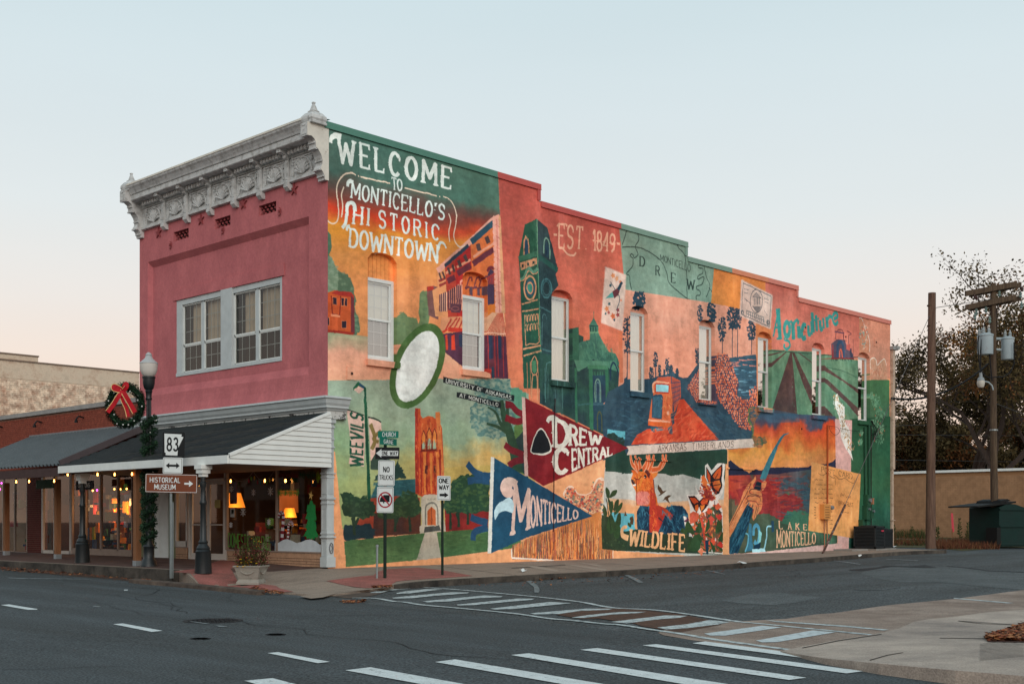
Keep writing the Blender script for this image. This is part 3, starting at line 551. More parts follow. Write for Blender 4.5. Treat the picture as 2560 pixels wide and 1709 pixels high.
def scribble(x,y,l,sl=.22,amp=7,w=.016):
 p = [];k = int(l/5)
 for i in range(k):p+=[x+i*5+rs.randn()*1.5,y+i*5*sl+(amp if i%2 else-amp)*rs.rand()]
 line('M',p,w,INK)
for i,(x,l)in enumerate(((975,40),(1020,50),(990,70),(1075,25),(1110,55),(975,20),(1010,30),(1050,45),(1115,50),(970,60),(1050,28),(1090,75),(975,32),(1020,40),(1080,30),(1130,35),(980,40),(1060,45),(1115,45),(970,25),(1130,35))):
 row = (0,0,1,1,1,2,2,2,2,3,3,3,4,4,4,4,5,5,5,6,6)[i];scribble(x,655+row*47-(x-970)*0,l,.08)
for r in range(5):scribble(970,985+r*28-50,26,.05);scribble(1130,985+r*42,35,.05)
for r in range(6):scribble(1062,930+r*24,40,.1,7)
scribble(1240,810,50,.1,22);scribble(1295,830,60,.1,22);text('M', 'BRW',(1225,875,1285,880,1285,920,1225,912),INK,.09,.14, 'sans');text('M', 'TRUST',(1295,882,1372,892,1372,938,1295,925),INK,.09,.14, 'sans');scribble(1285,945,24,.05);scribble(1265,990,70,.08)
# wildlife panel
poly('I',(1040,840,2005,800,2005,1560,1190,1500,1000,1478),(180,180,172))
grad('K',(-140,1040,40,1050,240,1080,560,1060,880,1050,880,1300,-150,1300),[(0,1050,(206,168,134)),(0,1100,(224,160,110)),(0,1300,(222,154,104))],nz=.1)
grad('K',(-165,560,0,600,20,670,560,640,885,625,880,920,690,890,620,870,500,835,400,850,340,830,0,820,-160,810),[(0,660,(40,66,56)),(0,820,(44,72,58))],nz=.3)
poly('K',(10,660,60,672,60,830,-20,830),(40,66,56));poly('K',(-120,1160,85,1170,95,1330,-20,1340,-120,1280),(84,176,190));foliage('K',(45,1215,70,1185,85,1215,80,1265,55,1260),(84,62,42),2,3);poly('K',(10,1150,22,1180,30,1188,0,1188),(92,70,48))
poly('K',(-200,1180,-120,1200,-40,1330,180,1290,560,1330,870,1290,880,1520,-80,1485,-210,1470),(52,66,46),col2=(44,60,46))
for a in((-110,1180,-90,1110,-100,1060,-130,1100),(-85,1175,-60,1120,-15,1070,-20,1120,-60,1170),(-150,1300,-120,1180,-80,1250,-100,1340),(-90,1350,-70,1230,-30,1290,-50,1380)):
 poly('K',a,(56,80,48),sm=True)
for a in((1060,1080,1045,1020,1055,995,1080,1030,1075,1075),(1075,1075,1100,1025,1138,1018,1120,1060,1085,1080),(1090,1180,1065,1110,1070,1080,1095,1130),(1110,1170,1120,1110,1150,1090,1145,1150,1118,1180),(1030,1210,1020,1150,1035,1130,1060,1190,1050,1230),(1130,1280,1140,1210,1165,1200,1165,1290),(1080,1240,1090,1200,1130,1300,1110,1330),(1220,1290,1225,1270,1250,1290,1240,1310)):poly('I',a,(54,72,46),sm=True)
line('I',(1050,1080,1070,1200,1090,1330),.04,(44,60,42));line('I',(1070,1080,1110,1170,1120,1230),.03,(44,60,42))
# deer
DO = (212,84,38)
poly('K',(108,1150,140,1100,215,1096,280,1180,330,1128,420,1098,500,1108,545,1170,560,1340,200,1345,112,1300),(24,84,114),col2=(20,50,76),gdir=(.35,33));poly('K',(285,1095,345,1120,420,1180,400,1230,350,1180,320,1260,290,1330,215,1330,215,1100),(158,46,40),col2=(190,70,44))
poly('K',(62,905,58,880,75,830,60,800,100,800,150,810,190,800,225,815,290,815,275,850,245,880,255,950,280,1040,290,1100,220,1110,140,1100,105,1100,100,980,75,935),DO,col2=(228,124,50));poly('K',(108,990,210,990,215,1080,180,1098,110,1085),(218,124,110),sm=True);poly('K',(60,880,80,880,92,905,90,925,70,915),(34,34,44),sm=True);poly('K',(168,850,182,840,194,855,182,872),(24,30,36),sm=True);poly('K',(160,800,200,800,225,830,215,870,190,830),(96,44,40));poly('K',(235,830,290,815,282,845,250,875),(222,124,56));poly('K',(72,925,105,915,100,935,80,935),(226,210,196));poly('K',(225,960,250,950,300,1300,220,1320),(186,60,44));line('K',(120,860,150,880,130,940),.12,(232,138,56))
brush('K',(245,880,255,1060,290,1320,215,1320,205,960),((232,120,52),(150,38,34),(196,64,40)),50,11,80,.06,1)
brush('K',(100,840,200,840,240,900,210,985,110,980,75,900),((240,150,70),(176,56,34),(232,120,50)),60,7,70,.05,2);brush('K',(112,1130,210,1110,212,1320,120,1310),((48,130,160),(14,36,60),(30,96,130)),40,12,85,.06,3);brush('K',(330,1140,430,1105,500,1120,545,1190,540,1330,300,1330),((52,136,164),(14,34,58),(28,92,124)),70,13,75,.07,4);brush('K',(115,1000,205,1000,205,1080,120,1080),((236,160,140),(196,90,80)),22,8,80,.05,5)
line('K',(250,880,262,1000,275,1100),.05,(110,36,34),.02);line('K',(100,870,108,980,108,1100),.05,(120,40,36),.02);line('K',(80,860,120,880,150,850),.03,(120,44,36));line('K',(176,862,181,858),.03,(226,220,210))
for i in range(9):foliage('K',(-190+i*34,1400+(i%3)*22,-175+i*34,1380+(i%3)*22,-165+i*34,1410+(i%3)*20),(64,82,54),2,3,i)
AT = (206,92,48);AL = (228,156,118)
for a in((125,800,70,750,55,670),(125,800,100,740,95,672),(140,790,130,740,130,690),(160,800,190,740,195,672),(200,800,210,740,215,668),(215,810,240,740,255,668),(235,800,310,780,350,720,358,665),(300,785,330,720,328,665)):
 line('K',a,.22,AL,.09);line('K',a,.14,AT,.05)
text('K', 'WILDLIFE',(60,1306,515,1352,515,1490,42,1432),(226,166,116),.2,.27, 'west',.12);line('I',(1225,1395,1180,1370,1180,1320,1215,1305),.2,(226,166,116),.1)
for a in((345,990,310,1015,290,1020,310,1000,285,960,290,925,315,950,330,980,365,970),(405,1015,375,1040,390,1085,350,1050,328,1060,345,1030,380,1012)):poly('K',a,(84,62,44))
# butterflies
WO = (216,206,196)
poly('K',(505,1190,530,1200,570,1250,560,1110,535,1010,620,1010,640,990,655,840,690,880,690,760,712,745,745,800,790,750,845,728,862,750,850,860,860,920,835,1010,800,1060,840,1140,845,1515,640,1500,600,1400,520,1280),WO);line('K',(640,1000,615,960,612,930),.05,WO)
BO = (206,76,36);BK = (44,32,36)
poly('K',(545,1020,600,1020,640,1060,700,1010,735,1030,720,1090,690,1130,660,1165,640,1110,620,1165,600,1140,570,1080),BK);poly('K',(560,1035,600,1035,635,1070,600,1090,580,1070),BO);poly('K',(650,1070,690,1025,725,1040,705,1085,665,1095),BO);poly('K',(605,1100,630,1090,635,1130,618,1155,605,1135),(212,96,36));poly('K',(650,1100,690,1095,680,1125,658,1150),(218,116,40))
poly('K',(700,770,720,800,745,840,790,790,838,745,840,800,830,880,838,930,810,1000,780,1010,740,950,700,860),BK);poly('K',(706,790,735,850,735,930,712,870),BO);poly('K',(755,850,790,800,828,770,825,830,815,870,770,880),BO,col2=(222,110,44));poly('K',(750,900,815,885,825,930,800,985,770,960),BO,col2=(224,120,50));line('K',(745,930,800,830),.03,BK);line('K',(745,935,820,920),.03,BK);line('K',(745,940,800,985),.03,BK)
for a in((700,960,40),(690,1020,30),(745,1040,30),(720,990,34)):foliage('K',(a[0]-a[2],a[1],a[0],a[1]-a[2],a[0]+a[2],a[1],a[0],a[1]+a[2]),(204,84,48),2,4,a[0],(140,46,44),30)
poly('K',(655,860,680,840,710,900,700,960,670,930),(222,104,48));
poly('K',(560,1330,640,1180,700,1150,780,1090,830,1160,838,1300,835,1505,660,1490,610,1400),(150,66,48),col2=(60,78,52),gdir=(.22,44));brush('K',(560,1330,640,1180,780,1100,835,1200,835,1500,660,1490),((206,84,44),(52,74,46),(216,206,196),(224,120,60),(40,56,62),(60,86,52)),120,12,70,.09,45,.8,.6)
poly('K',(560,1170,590,1150,640,1170,620,1240,560,1260),(206,90,62));brush('K',(650,900,760,900,800,1040,700,1080,650,1000),((206,70,36),(120,40,38),(232,130,60)),40,9,60,.07,46,.8,.7)
for a in((590,1200,30,(214,92,70)),(800,1110,34,(216,92,60)),(810,1200,34,(190,58,48)),(740,1230,40,(190,66,50)),(730,1150,30,(206,78,48)),(660,1250,30,(206,84,44)),(540,1230,26,(96,44,66)),(750,1420,40,(214,76,48)),(820,1440,34,(196,48,40)),(660,1490,30,(222,120,84)),(700,1300,34,(222,100,60)),(600,1290,24,(210,96,60))):
 foliage('K',(a[0]-a[2],a[1],a[0],a[1]-a[2],a[0]+a[2]*.8,a[1],a[0],a[1]+a[2]),a[3],2.5,4,a[0])
poly('K',(690,1400,720,1390,720,1515,700,1510),(26,54,80));line('K',(660,1200,680,1330,690,1500),.12,(186,56,42),.05);line('K',(770,1060,780,1250,790,1480),.04,(90,40,44))
for i,a in enumerate(((520,1320,540,1230,600,1330),(610,1320,650,1240,660,1330),(690,1330,720,1210,730,1290),(780,1340,800,1220,840,1290),(570,1400,640,1340,660,1420),(640,1440,680,1480,720,1500),(730,1400,780,1470,760,1500),(800,1400,840,1330,850,1400),(540,1480,560,1400,610,1430),(480,1330,500,1290,540,1340),(600,1350,560,1300,520,1310),(750,1380,710,1340,690,1350),(790,1440,830,1490,850,1480),(690,1400,650,1360,640,1380))):
 poly('K',a,(48,72,42),sm=True)
poly('K',(560,1480,600,1350,650,1420,640,1480),(52,78,48),sm=True)
poly('K',(888,620,895,1525,840,1525,850,1060,872,620),(228,160,108))
# timber banner
poly('K',(18,596,1118,530,1128,605,22,672,40,630),(208,186,172));text('K', 'ARKANSAS',(292,590,532,572,532,632,290,646),(84,62,54),.07,.2, 'sans');text('K', 'TIMBERLANDS',(582,572,934,552,930,606,580,626),(84,62,54),.07,.3, 'sans')
foliage('K',(1085,500,1130,520,1200,520,1215,560,1170,602,1110,602),(80,96,72),2,4,12,(172,104,66),40)
poly('K',(635,640,880,628,880,745,635,720),(42,70,58))
# university panel
grad('F',(40,1180,1375,1162,1690,1165,1700,1240,1860,1300,1860,1800,2000,2500,60,2500),[(80,1200,(146,160,138)),(80,1500,(142,160,132)),(80,1800,(128,158,118)),(80,2100,(140,160,104))],[(1500,1200,(140,158,138)),(1500,1500,(142,160,136)),(1500,1650,(146,164,134)),(1500,1800,(196,156,88))],nz=.3)
foliage('F',(1690,1290,1700,1245,1760,1235,1800,1280,1830,1290,1840,1700,1700,1700),(92,148,120),3,4,9);poly('I',(330,520,380,480,410,560,420,900,350,870,330,800),(92,124,68));poly('I',(360,600,420,540,440,930,330,800,340,620),(50,68,66))
foliage('F',(1370,1200,1420,1165,1560,1170,1690,1175,1700,1330,1740,1568,1640,1640,1520,1680,1430,1640,1350,1600,1340,1450,1390,1360),(84,124,118),5,5,7,(150,164,142),330)
foliage('G',(1285,80,1330,30,1500,60,1640,120,1640,290,1560,330,1450,320,1330,290,1290,190),(84,122,116),5,5,8,(146,162,138),200)
for a,w,w1 in(((1545,0,1570,150,1620,300,1665,480,1680,620),.16,.5),((1430,60,1500,110,1540,200,1620,270),.05,.16),((1420,200,1520,230,1600,280),.06,.14),((1600,20,1600,160,1640,300),.1,.2),((1500,90,1490,20),.04,.03)):line('G',a,w,(52,78,58),w1)
poly('G',(1055,575,1450,552,1450,660,1390,650,1200,670,1055,690),(186,156,82),alpha=.9)
# lamp and banners painted on the wall
poly('F',(295,1245,340,1188,405,1240,400,1300,385,1262,340,1240,296,1270),(36,92,64));poly('F',(300,1262,342,1228,395,1256,350,1292),(206,166,150));poly('F',(350,1200,405,1240,400,1262,350,1222),(34,72,108))
poly('F',(392,1240,410,1240,424,1568,404,1568),(30,74,56));poly('G',(375,-10,398,-10,458,1400,424,1402),(36,90,62),col2=(28,72,54))
poly('G',(225,88,262,90,375,128,385,340,372,565,245,540,262,420,250,260),(204,170,154));line('G',(222,76,375,130),.03,(36,50,44));
ps,W = glyph_polys('WEEVILS',.19,.25, 'sans',.15);f = quad_map(px('G',262,555,258,100,362,132,362,562))
f = quad_map(px('G',258,555,262,98,366,134,362,562))
for p in ps:p = np.array(p);p[:,0]/=W;paint(T(f(p)),(30,80,62))
poly('G',(415,150,520,188,525,255,500,300,505,420,432,520,425,400),(206,170,154));line('G',(408,146,470,158,522,188),.04,(36,50,44));line('G',(430,205,470,330,440,420),.12,(124,108,62));line('G',(520,260,455,330,500,360),.1,(124,108,62))
poly('G',(432,520,480,440,520,460,600,510,640,560,600,600,430,590),(52,74,64))
# hall, roof, trees, tower
poly('G',(430,840,490,690,820,670,820,820,640,850),(52,100,102),col2=(40,86,92));poly('G',(430,835,700,810,850,830,850,1130,200,1180,430,900),(150,62,44));poly('G',(460,960,860,950,860,1135,450,1160),(92,54,42),col2=(70,48,44));poly('G',(1060,900,1440,950,1430,1100,1070,1115),(150,44,40),col2=(120,40,40))
foliage('G',(640,560,665,510,690,560,710,600,745,665,640,670,470,680,490,620),(40,66,60),4,5,3);foliage('G',(180,800,250,785,330,830,400,815,460,880,470,980,380,1010,290,1000,200,980),(40,62,46),4,5,4,(56,82,56),60);foliage('G',(480,960,640,860,700,780,760,765,830,800,860,880,850,980,740,1000,520,1010),(46,70,48),4,5,5,(66,92,58),90)
foliage('G',(1040,900,1110,780,1120,700,1200,650,1280,630,1340,660,1440,690,1440,940,1330,960,1200,960,1080,960),(44,74,54),4,5,6,(74,104,62),140)
foliage('G',(200,1060,300,1060,420,1050,470,1100,460,1170,205,1200),(34,56,62),3,5,7)
for a in((290,990,296,1150),(270,1000,296,1060),(330,1000,300,1060),(640,1000,640,1120),(760,990,770,1120),(670,990,645,1050),(1110,950,1112,1100),(1180,950,1184,1080),(1260,950,1262,1060),(1160,960,1180,1010)):line('G',a,.07,(42,60,46),.1)
grad('G',(205,1200,850,1135,890,1130,1440,1090,1720,1060,1720,1250,1030,1340,220,1420),[(220,1210,(70,104,64)),(220,1400,(84,116,72))],nz=.2)
TO_ = (200,84,42)
poly('G',(812,70,855,72,858,130,875,155,920,135,960,140,985,160,985,102,1020,102,1025,190,1040,240,1050,440,1058,660,1050,810,880,825,815,800,808,440,812,190),TO_,col2=(184,66,38));poly('G',(985,102,1020,102,1028,200,1058,660,1050,800,1010,640,1000,300),(206,112,58));poly('G',(812,70,835,70,845,800,815,790,808,440),(164,50,38))
for x,y0 in((865,265),(912,240),(958,250)):
 w = 36 if x!=912 else 40;poly('G',(x,420,x,y0+40,x+w/2,y0-8,x+w,y0+40,x+w,418),(216,122,54));poly('G',(x+4,415,x+4,y0+110,x+w/2,y0+85,x+w-4,y0+110,x+w-4,413),(150,172,144));line('G',(x,420,x,y0+40,x+w/2,y0-8,x+w,y0+40,x+w,418),.03,(110,40,34),sm=False)
for a in((860,430,865,800),(905,440,910,800),(975,440,985,790),(1020,420,1030,800),(820,450,830,790)):line('G',a,.09,(150,48,36),.05)
for a in((890,440,895,800),(945,450,950,800),(1000,440,1010,800)):line('G',a,.12,(214,118,54),.06)
line('G',(905,555,905,625),.09,(86,40,40));line('G',(978,555,980,620),.09,(86,40,40));line('G',(860,428,1000,424),.06,(112,44,36));
brush('G',(820,160,1020,160,1045,430,1050,800,830,800,812,440),((222,124,60),(150,46,34),(206,90,44),(230,140,76)),130,13,88,.06,10,.45,.12)
poly('G',(865,830,890,805,1000,805,1020,830,1030,900,1070,1080,1072,1115,850,1135,848,1075,870,1060,860,900),(178,168,148));line('G',(900,1065,900,920,920,885,950,875,985,890,1002,930,1005,1060),.05,(110,108,98));poly('G',(915,1065,915,945,950,905,985,940,988,1062),(180,84,40));line('G',(950,910,952,1062),.03,(120,54,34));text('G', 'MUSEUM',(914,836,982,832,982,852,914,856),(120,114,100),.1,.14, 'sans')
poly('G',(892,1078,1015,1065,1030,1110,885,1128),(64,68,64));poly('G',(895,1128,995,1125,1032,1345,820,1365),(170,160,142))
brush('G',(230,1210,840,1150,880,1140,830,1350,240,1410),((96,132,80),(60,92,58),(84,118,74)),130,14,0,.05,11,.4,.2);brush('G',(1040,1120,1430,1090,1430,1280,1040,1330),((96,132,80),(60,92,58)),70,14,0,.05,12,.4,.2)
brush('G',(470,700,810,680,810,790,640,840,440,830),((66,118,120),(34,74,82)),40,14,0,.06,13,.4,.2)
# signs along the campus panel
poly('F',(1098,1145,1732,1312,1730,1364,1096,1198),(36,42,44));poly('F',(1218,1278,1610,1372,1610,1428,1216,1328),(36,42,44))
text('F', 'UNIVERSITY OF ARKANSAS',(1126,1163,1706,1318,1704,1350,1122,1198),(206,208,198),.12,.24, 'sans');text('F', 'AT MONTICELLO',(1246,1294,1586,1380,1584,1412,1244,1326),(206,208,198),.12,.22, 'sans')
# the mascot is left out: a plain pale oval on a green oval stands in for it
def oval(reg,cx,cy,rx,ry,tilt,col):
 a = np.linspace(0,2*PI,41)[:-1];x = rx*np.cos(a);y = ry*np.sin(a);t = math.radians(tilt)
 poly(reg,list(np.stack([cx+x*math.cos(t)-y*math.sin(t),cy+x*math.sin(t)+y*math.cos(t)],1).ravel()),col)
oval('F',868,1050,215,400,22,(72,104,56));oval('F',868,1055,160,335,22,(208,212,206))
# peach base
poly('G',(100,440,128,440,220,1422,100,1440),(228,154,104));poly('G',(220,1422,820,1362,1030,1340,1430,1300,1640,1262,1760,1230,1760,1500,100,1500),(228,154,104));poly('I',(0,1520,130,1520,390,1460,1000,1478,1190,1500,1480,1560,1480,1640,0,1640),(228,154,104));poly('K',(-210,1470,-60,1485,540,1530,560,1600,-210,1600),(228,154,104))
# pennant panel background, wheat and flowers
grad('I',(560,985,1045,780,1000,1478,390,1470,380,1400,900,1200),[(700,850,(226,160,112)),(700,1400,(222,150,100))],nz=.1)
poly('I',(715,1060,740,1000,775,980,810,1010,830,1040,880,1050,930,1030,960,960,985,925,1035,935,1030,1110,1010,1200,940,1200,800,1120),(226,196,172),sm=True);foliage('I',(725,1060,748,1008,775,990,802,1015,830,1055,880,1062,938,1040,970,965,990,935,1032,945,1025,1110,1005,1200,940,1200,800,1110),(196,128,96),2,4,3)
rs = np.random.RandomState(77)
for _ in range(330):
 x = 730+rs.rand()*295;yt = 1000 if x<810 else(1060 if x<940 else 950);y = yt+5+rs.rand()*(1210-yt)*(.6 if x<900 else 1)
 r = 4+rs.rand()*8;ang = np.arange(6)*1.047;poly('I',list(np.stack([x+np.cos(ang)*r,y+np.sin(ang)*r],1).ravel()),((168,84,74),(220,160,120),(108,128,108),(206,110,70),(80,96,96),(222,176,130),(190,70,60))[rs.randint(7)],alpha=.9)
poly('I',(305,1490,400,1430,900,1220,1010,1180,1020,1480,1105,1490,1100,1560,315,1560),(200,122,66))
for _ in range(900):
 x = 320+rs.rand()*775;top = 1180+max(0,(960-x))*.42;
 if x>1000:top = 1485
 y0 = max(top,1555-rs.rand()*330);x0 = x+rs.randn()*5
 line('I',(x,min(y0+60+rs.rand()*150,1560),x0,y0),.035,((160,76,48),(224,160,104),(120,74,56),(216,120,60),(180,96,76),(96,86,74),(230,150,80))[rs.randint(7)],.012,sm=False)
line('I',(310,1480,312,1548,640,1568),.05,(224,206,190),sm=False);line('I',(1105,1490,1102,1550),.03,(224,206,190))
# pennants
MR = (134,34,40);BL = (24,78,114)
for a in((262,345,310,355,350,400,405,428),(262,450,310,470,350,482,405,470),(256,662,300,700,350,720,405,745),(285,830,330,795,405,778)):line('I',a,.2,(124,34,42),.2)
poly('I',(415,295,1225,688,560,985,438,905),MR,col2=(124,30,38));poly('I',(390,288,415,292,440,910,412,905),(214,170,158))
for a in((1255,540,1330,620,1450,650),(1258,690,1330,680,1445,690),(1285,995,1340,1020,1430,1045),(1305,1190,1320,1120,1430,1085)):line('G',a,.2,(28,74,118),.2)
poly('I',(170,762,945,1220,400,1400,148,1512),BL,col2=(20,70,104));poly('I',(148,758,175,760,150,1512,122,1512),(206,204,196))
CR = (214,206,192)
text('I', 'D',(645,468,752,492,752,668,652,675),CR,.2,.1, 'west',.14);line('I',(590,488,605,458,640,455,670,480),.13,CR,.2);text('I', 'REW',(770,510,1012,592,1008,655,770,668),CR,.19,.25, 'west',.16)
text('I', 'C',(648,700,752,692,752,876,652,888),CR,.2,.1, 'west',.15);text('I', 'ENTRAL',(785,702,1098,680,1098,740,788,862),CR,.18,.22, 'west',.14)
poly('I',(458,700,480,620,515,550,540,532,565,550,600,610,624,690,612,725,560,745,500,738,465,725),CR,sm=True);poly('I',(466,700,486,622,518,560,540,544,560,558,594,615,614,688,600,715,556,730,500,728,470,716),(34,36,40),sm=True)
PK = (214,180,166)
text('I', 'M',(335,985,452,1020,440,1318,318,1360),PK,.15,.1, 'west',.11);line('I',(320,1010,300,1050,262,1040,242,1000,262,955,310,950,350,975),.2,PK,.24);poly('I',(242,960,290,948,320,960,310,1010,290,1045,262,1045,242,1010),PK,sm=True)
text('I', 'ONTICELLO',(462,1068,830,1180,828,1238,462,1300),PK,.17,.22, 'west',.12)
poly('I',(175,1180,200,1130,245,1100,290,1075,325,1110,320,1190,260,1180,210,1200,180,1250),(176,206,214),sm=True)
# hand-painted wobble of every edge
wx = ((fbm(.22,201,3)-.5)*5).astype(int);wy = ((fbm(.22,202,3)-.5)*5).astype(int);gy_,gx_ = np.mgrid[0:THt,0:TW]
CV = CV[np.clip(gy_+wy,0,THt-1),np.clip(gx_+wx,0,TW-1)]
# weather the paint
n1 = fbm(1.6,101,5)[...,None];n2 = fbm(.12,102,3)[...,None];n3 = fbm(.5,103,4,4.0)[...,None]
n4 = fbm(2.6,104,5,.5)[...,None];n5 = fbm(.3,105,4,.35)[...,None]
CV*=(1+(n1-.5)*.34+(n2-.5)*.16+(n3-.5)*.2+(n5-.5)*.14)
CV+=(n4-.5)*np.array([-16,10,14],np.float32)+np.clip(n3-.62,0,1)*60
CV = CV*.9+CV.mean(2,keepdims=True)*.1
bl = np.clip((CV[...,2:]-np.maximum(CV[...,:1],CV[...,1:2]*.92))/40,0,1)*.3;CV = CV*(1-bl)+(CV.mean(2,keepdims=True)*np.array([.86,1.04,1.1],np.float32))*bl
CV = 118+(CV-118)*1.03
CV = np.clip(CV,0,255);CVL = lin(CV).astype(np.float32)
# ------------------------------------------------------------ materials
MATS = {}
def mat(name,rgb,rough=.8,var=.10,scale=2.5,bump=.15,bscale=40,metal=0.0,spec=.2,rgb2=None,thr=.5,sc2=6.0,sharp=8.0,emit=None,stretch=None,grain=0,gs=220):
 if name in MATS:return MATS[name]
 m = bpy.data.materials.new(name);m.use_nodes = True;n = m.node_tree.nodes;l = m.node_tree.links;b = n['Principled BSDF']
 c = lin(rgb);b.inputs['Roughness'].default_value = rough;b.inputs['Metallic'].default_value = metal;b.inputs['Specular IOR Level'].default_value = spec
 t = n.new('ShaderNodeTexCoord');src = t.outputs['Object']
 if stretch:
  mp = n.new('ShaderNodeMapping');mp.inputs['Scale'].default_value = stretch;l.new(src,mp.inputs[0]);src = mp.outputs[0]
 no = n.new('ShaderNodeTexNoise');no.inputs['Scale'].default_value = scale;no.inputs['Detail'].default_value = 8;no.inputs['Roughness'].default_value = .65;l.new(src,no.inputs['Vector'])
 mr = n.new('ShaderNodeMapRange');mr.inputs[1].default_value = .32;mr.inputs[2].default_value = .68;mr.inputs[3].default_value = 1-var;mr.inputs[4].default_value = 1+var;l.new(no.outputs['Fac'],mr.inputs[0])
 mx = n.new('ShaderNodeVectorMath');mx.operation = 'SCALE';mx.inputs[0].default_value = (*c,);l.new(mr.outputs[0],mx.inputs['Scale']);outc = mx.outputs[0]
 if rgb2 is not None:
  n2 = n.new('ShaderNodeTexNoise');n2.inputs['Scale'].default_value = sc2;n2.inputs['Detail'].default_value = 6;n2.inputs['Roughness'].default_value = .7;l.new(src,n2.inputs['Vector'])
  m2 = n.new('ShaderNodeMapRange');w = .5/sharp;m2.inputs[1].default_value = thr-w;m2.inputs[2].default_value = thr+w;l.new(n2.outputs['Fac'],m2.inputs[0])
  mi = n.new('ShaderNodeMix');mi.data_type = 'RGBA';l.new(m2.outputs[0],mi.inputs[0]);l.new(outc,mi.inputs[6]);mi.inputs[7].default_value = (*lin(rgb2),1);outc = mi.outputs[2]
 if grain:
  n5 = n.new('ShaderNodeTexNoise');n5.inputs['Scale'].default_value = gs;n5.inputs['Detail'].default_value = 3;l.new(t.outputs['Object'],n5.inputs['Vector']);m5 = n.new('ShaderNodeMapRange');m5.inputs[1].default_value = .36;m5.inputs[2].default_value = .64;m5.inputs[3].default_value = 1-grain;m5.inputs[4].default_value = 1+grain;l.new(n5.outputs['Fac'],m5.inputs[0]);v5 = n.new('ShaderNodeVectorMath');v5.operation = 'SCALE';l.new(outc,v5.inputs[0]);l.new(m5.outputs[0],v5.inputs['Scale']);outc = v5.outputs[0]
 l.new(outc,b.inputs['Base Color'])
 if bump:
  n3 = n.new('ShaderNodeTexNoise');n3.inputs['Scale'].default_value = bscale;n3.inputs['Detail'].default_value = 5;l.new(src,n3.inputs['Vector'])
  bp = n.new('ShaderNodeBump');bp.inputs['Strength'].default_value = bump;bp.inputs['Distance'].default_value = .02;l.new(n3.outputs['Fac'],bp.inputs['Height']);l.new(bp.outputs[0],b.inputs['Normal'])
 if emit:b.inputs['Emission Color'].default_value = (*lin(emit[0]),1);b.inputs['Emission Strength'].default_value = emit[1]
 MATS[name] = m;return m
def glass(name,tint=(225,232,230),refl=1.0,rough=.02):
 m = bpy.data.materials.new(name);m.use_nodes = True;n = m.node_tree.nodes;l = m.node_tree.links;n.clear()
 o = n.new('ShaderNodeOutputMaterial');tr = n.new('ShaderNodeBsdfTransparent');gl = n.new('ShaderNodeBsdfGlossy');mi = n.new('ShaderNodeMixShader');fr = n.new('ShaderNodeLayerWeight');fr.inputs[0].default_value = .5;pw = n.new('ShaderNodeMath');pw.operation = 'POWER';pw.inputs[1].default_value = 4;ma = n.new('ShaderNodeMath')
 tr.inputs[0].default_value = (*lin(tint),1);gl.inputs['Roughness'].default_value = rough;ma.operation = 'MULTIPLY_ADD';ma.inputs[1].default_value = refl;ma.inputs[2].default_value = .06*refl;ma.use_clamp = True
 l.new(fr.outputs['Facing'],pw.inputs[0]);l.new(pw.outputs[0],ma.inputs[0]);l.new(ma.outputs[0],mi.inputs[0]);l.new(tr.outputs[0],mi.inputs[1]);l.new(gl.outputs[0],mi.inputs[2]);l.new(mi.outputs[0],o.inputs[0]);MATS[name] = m;return m
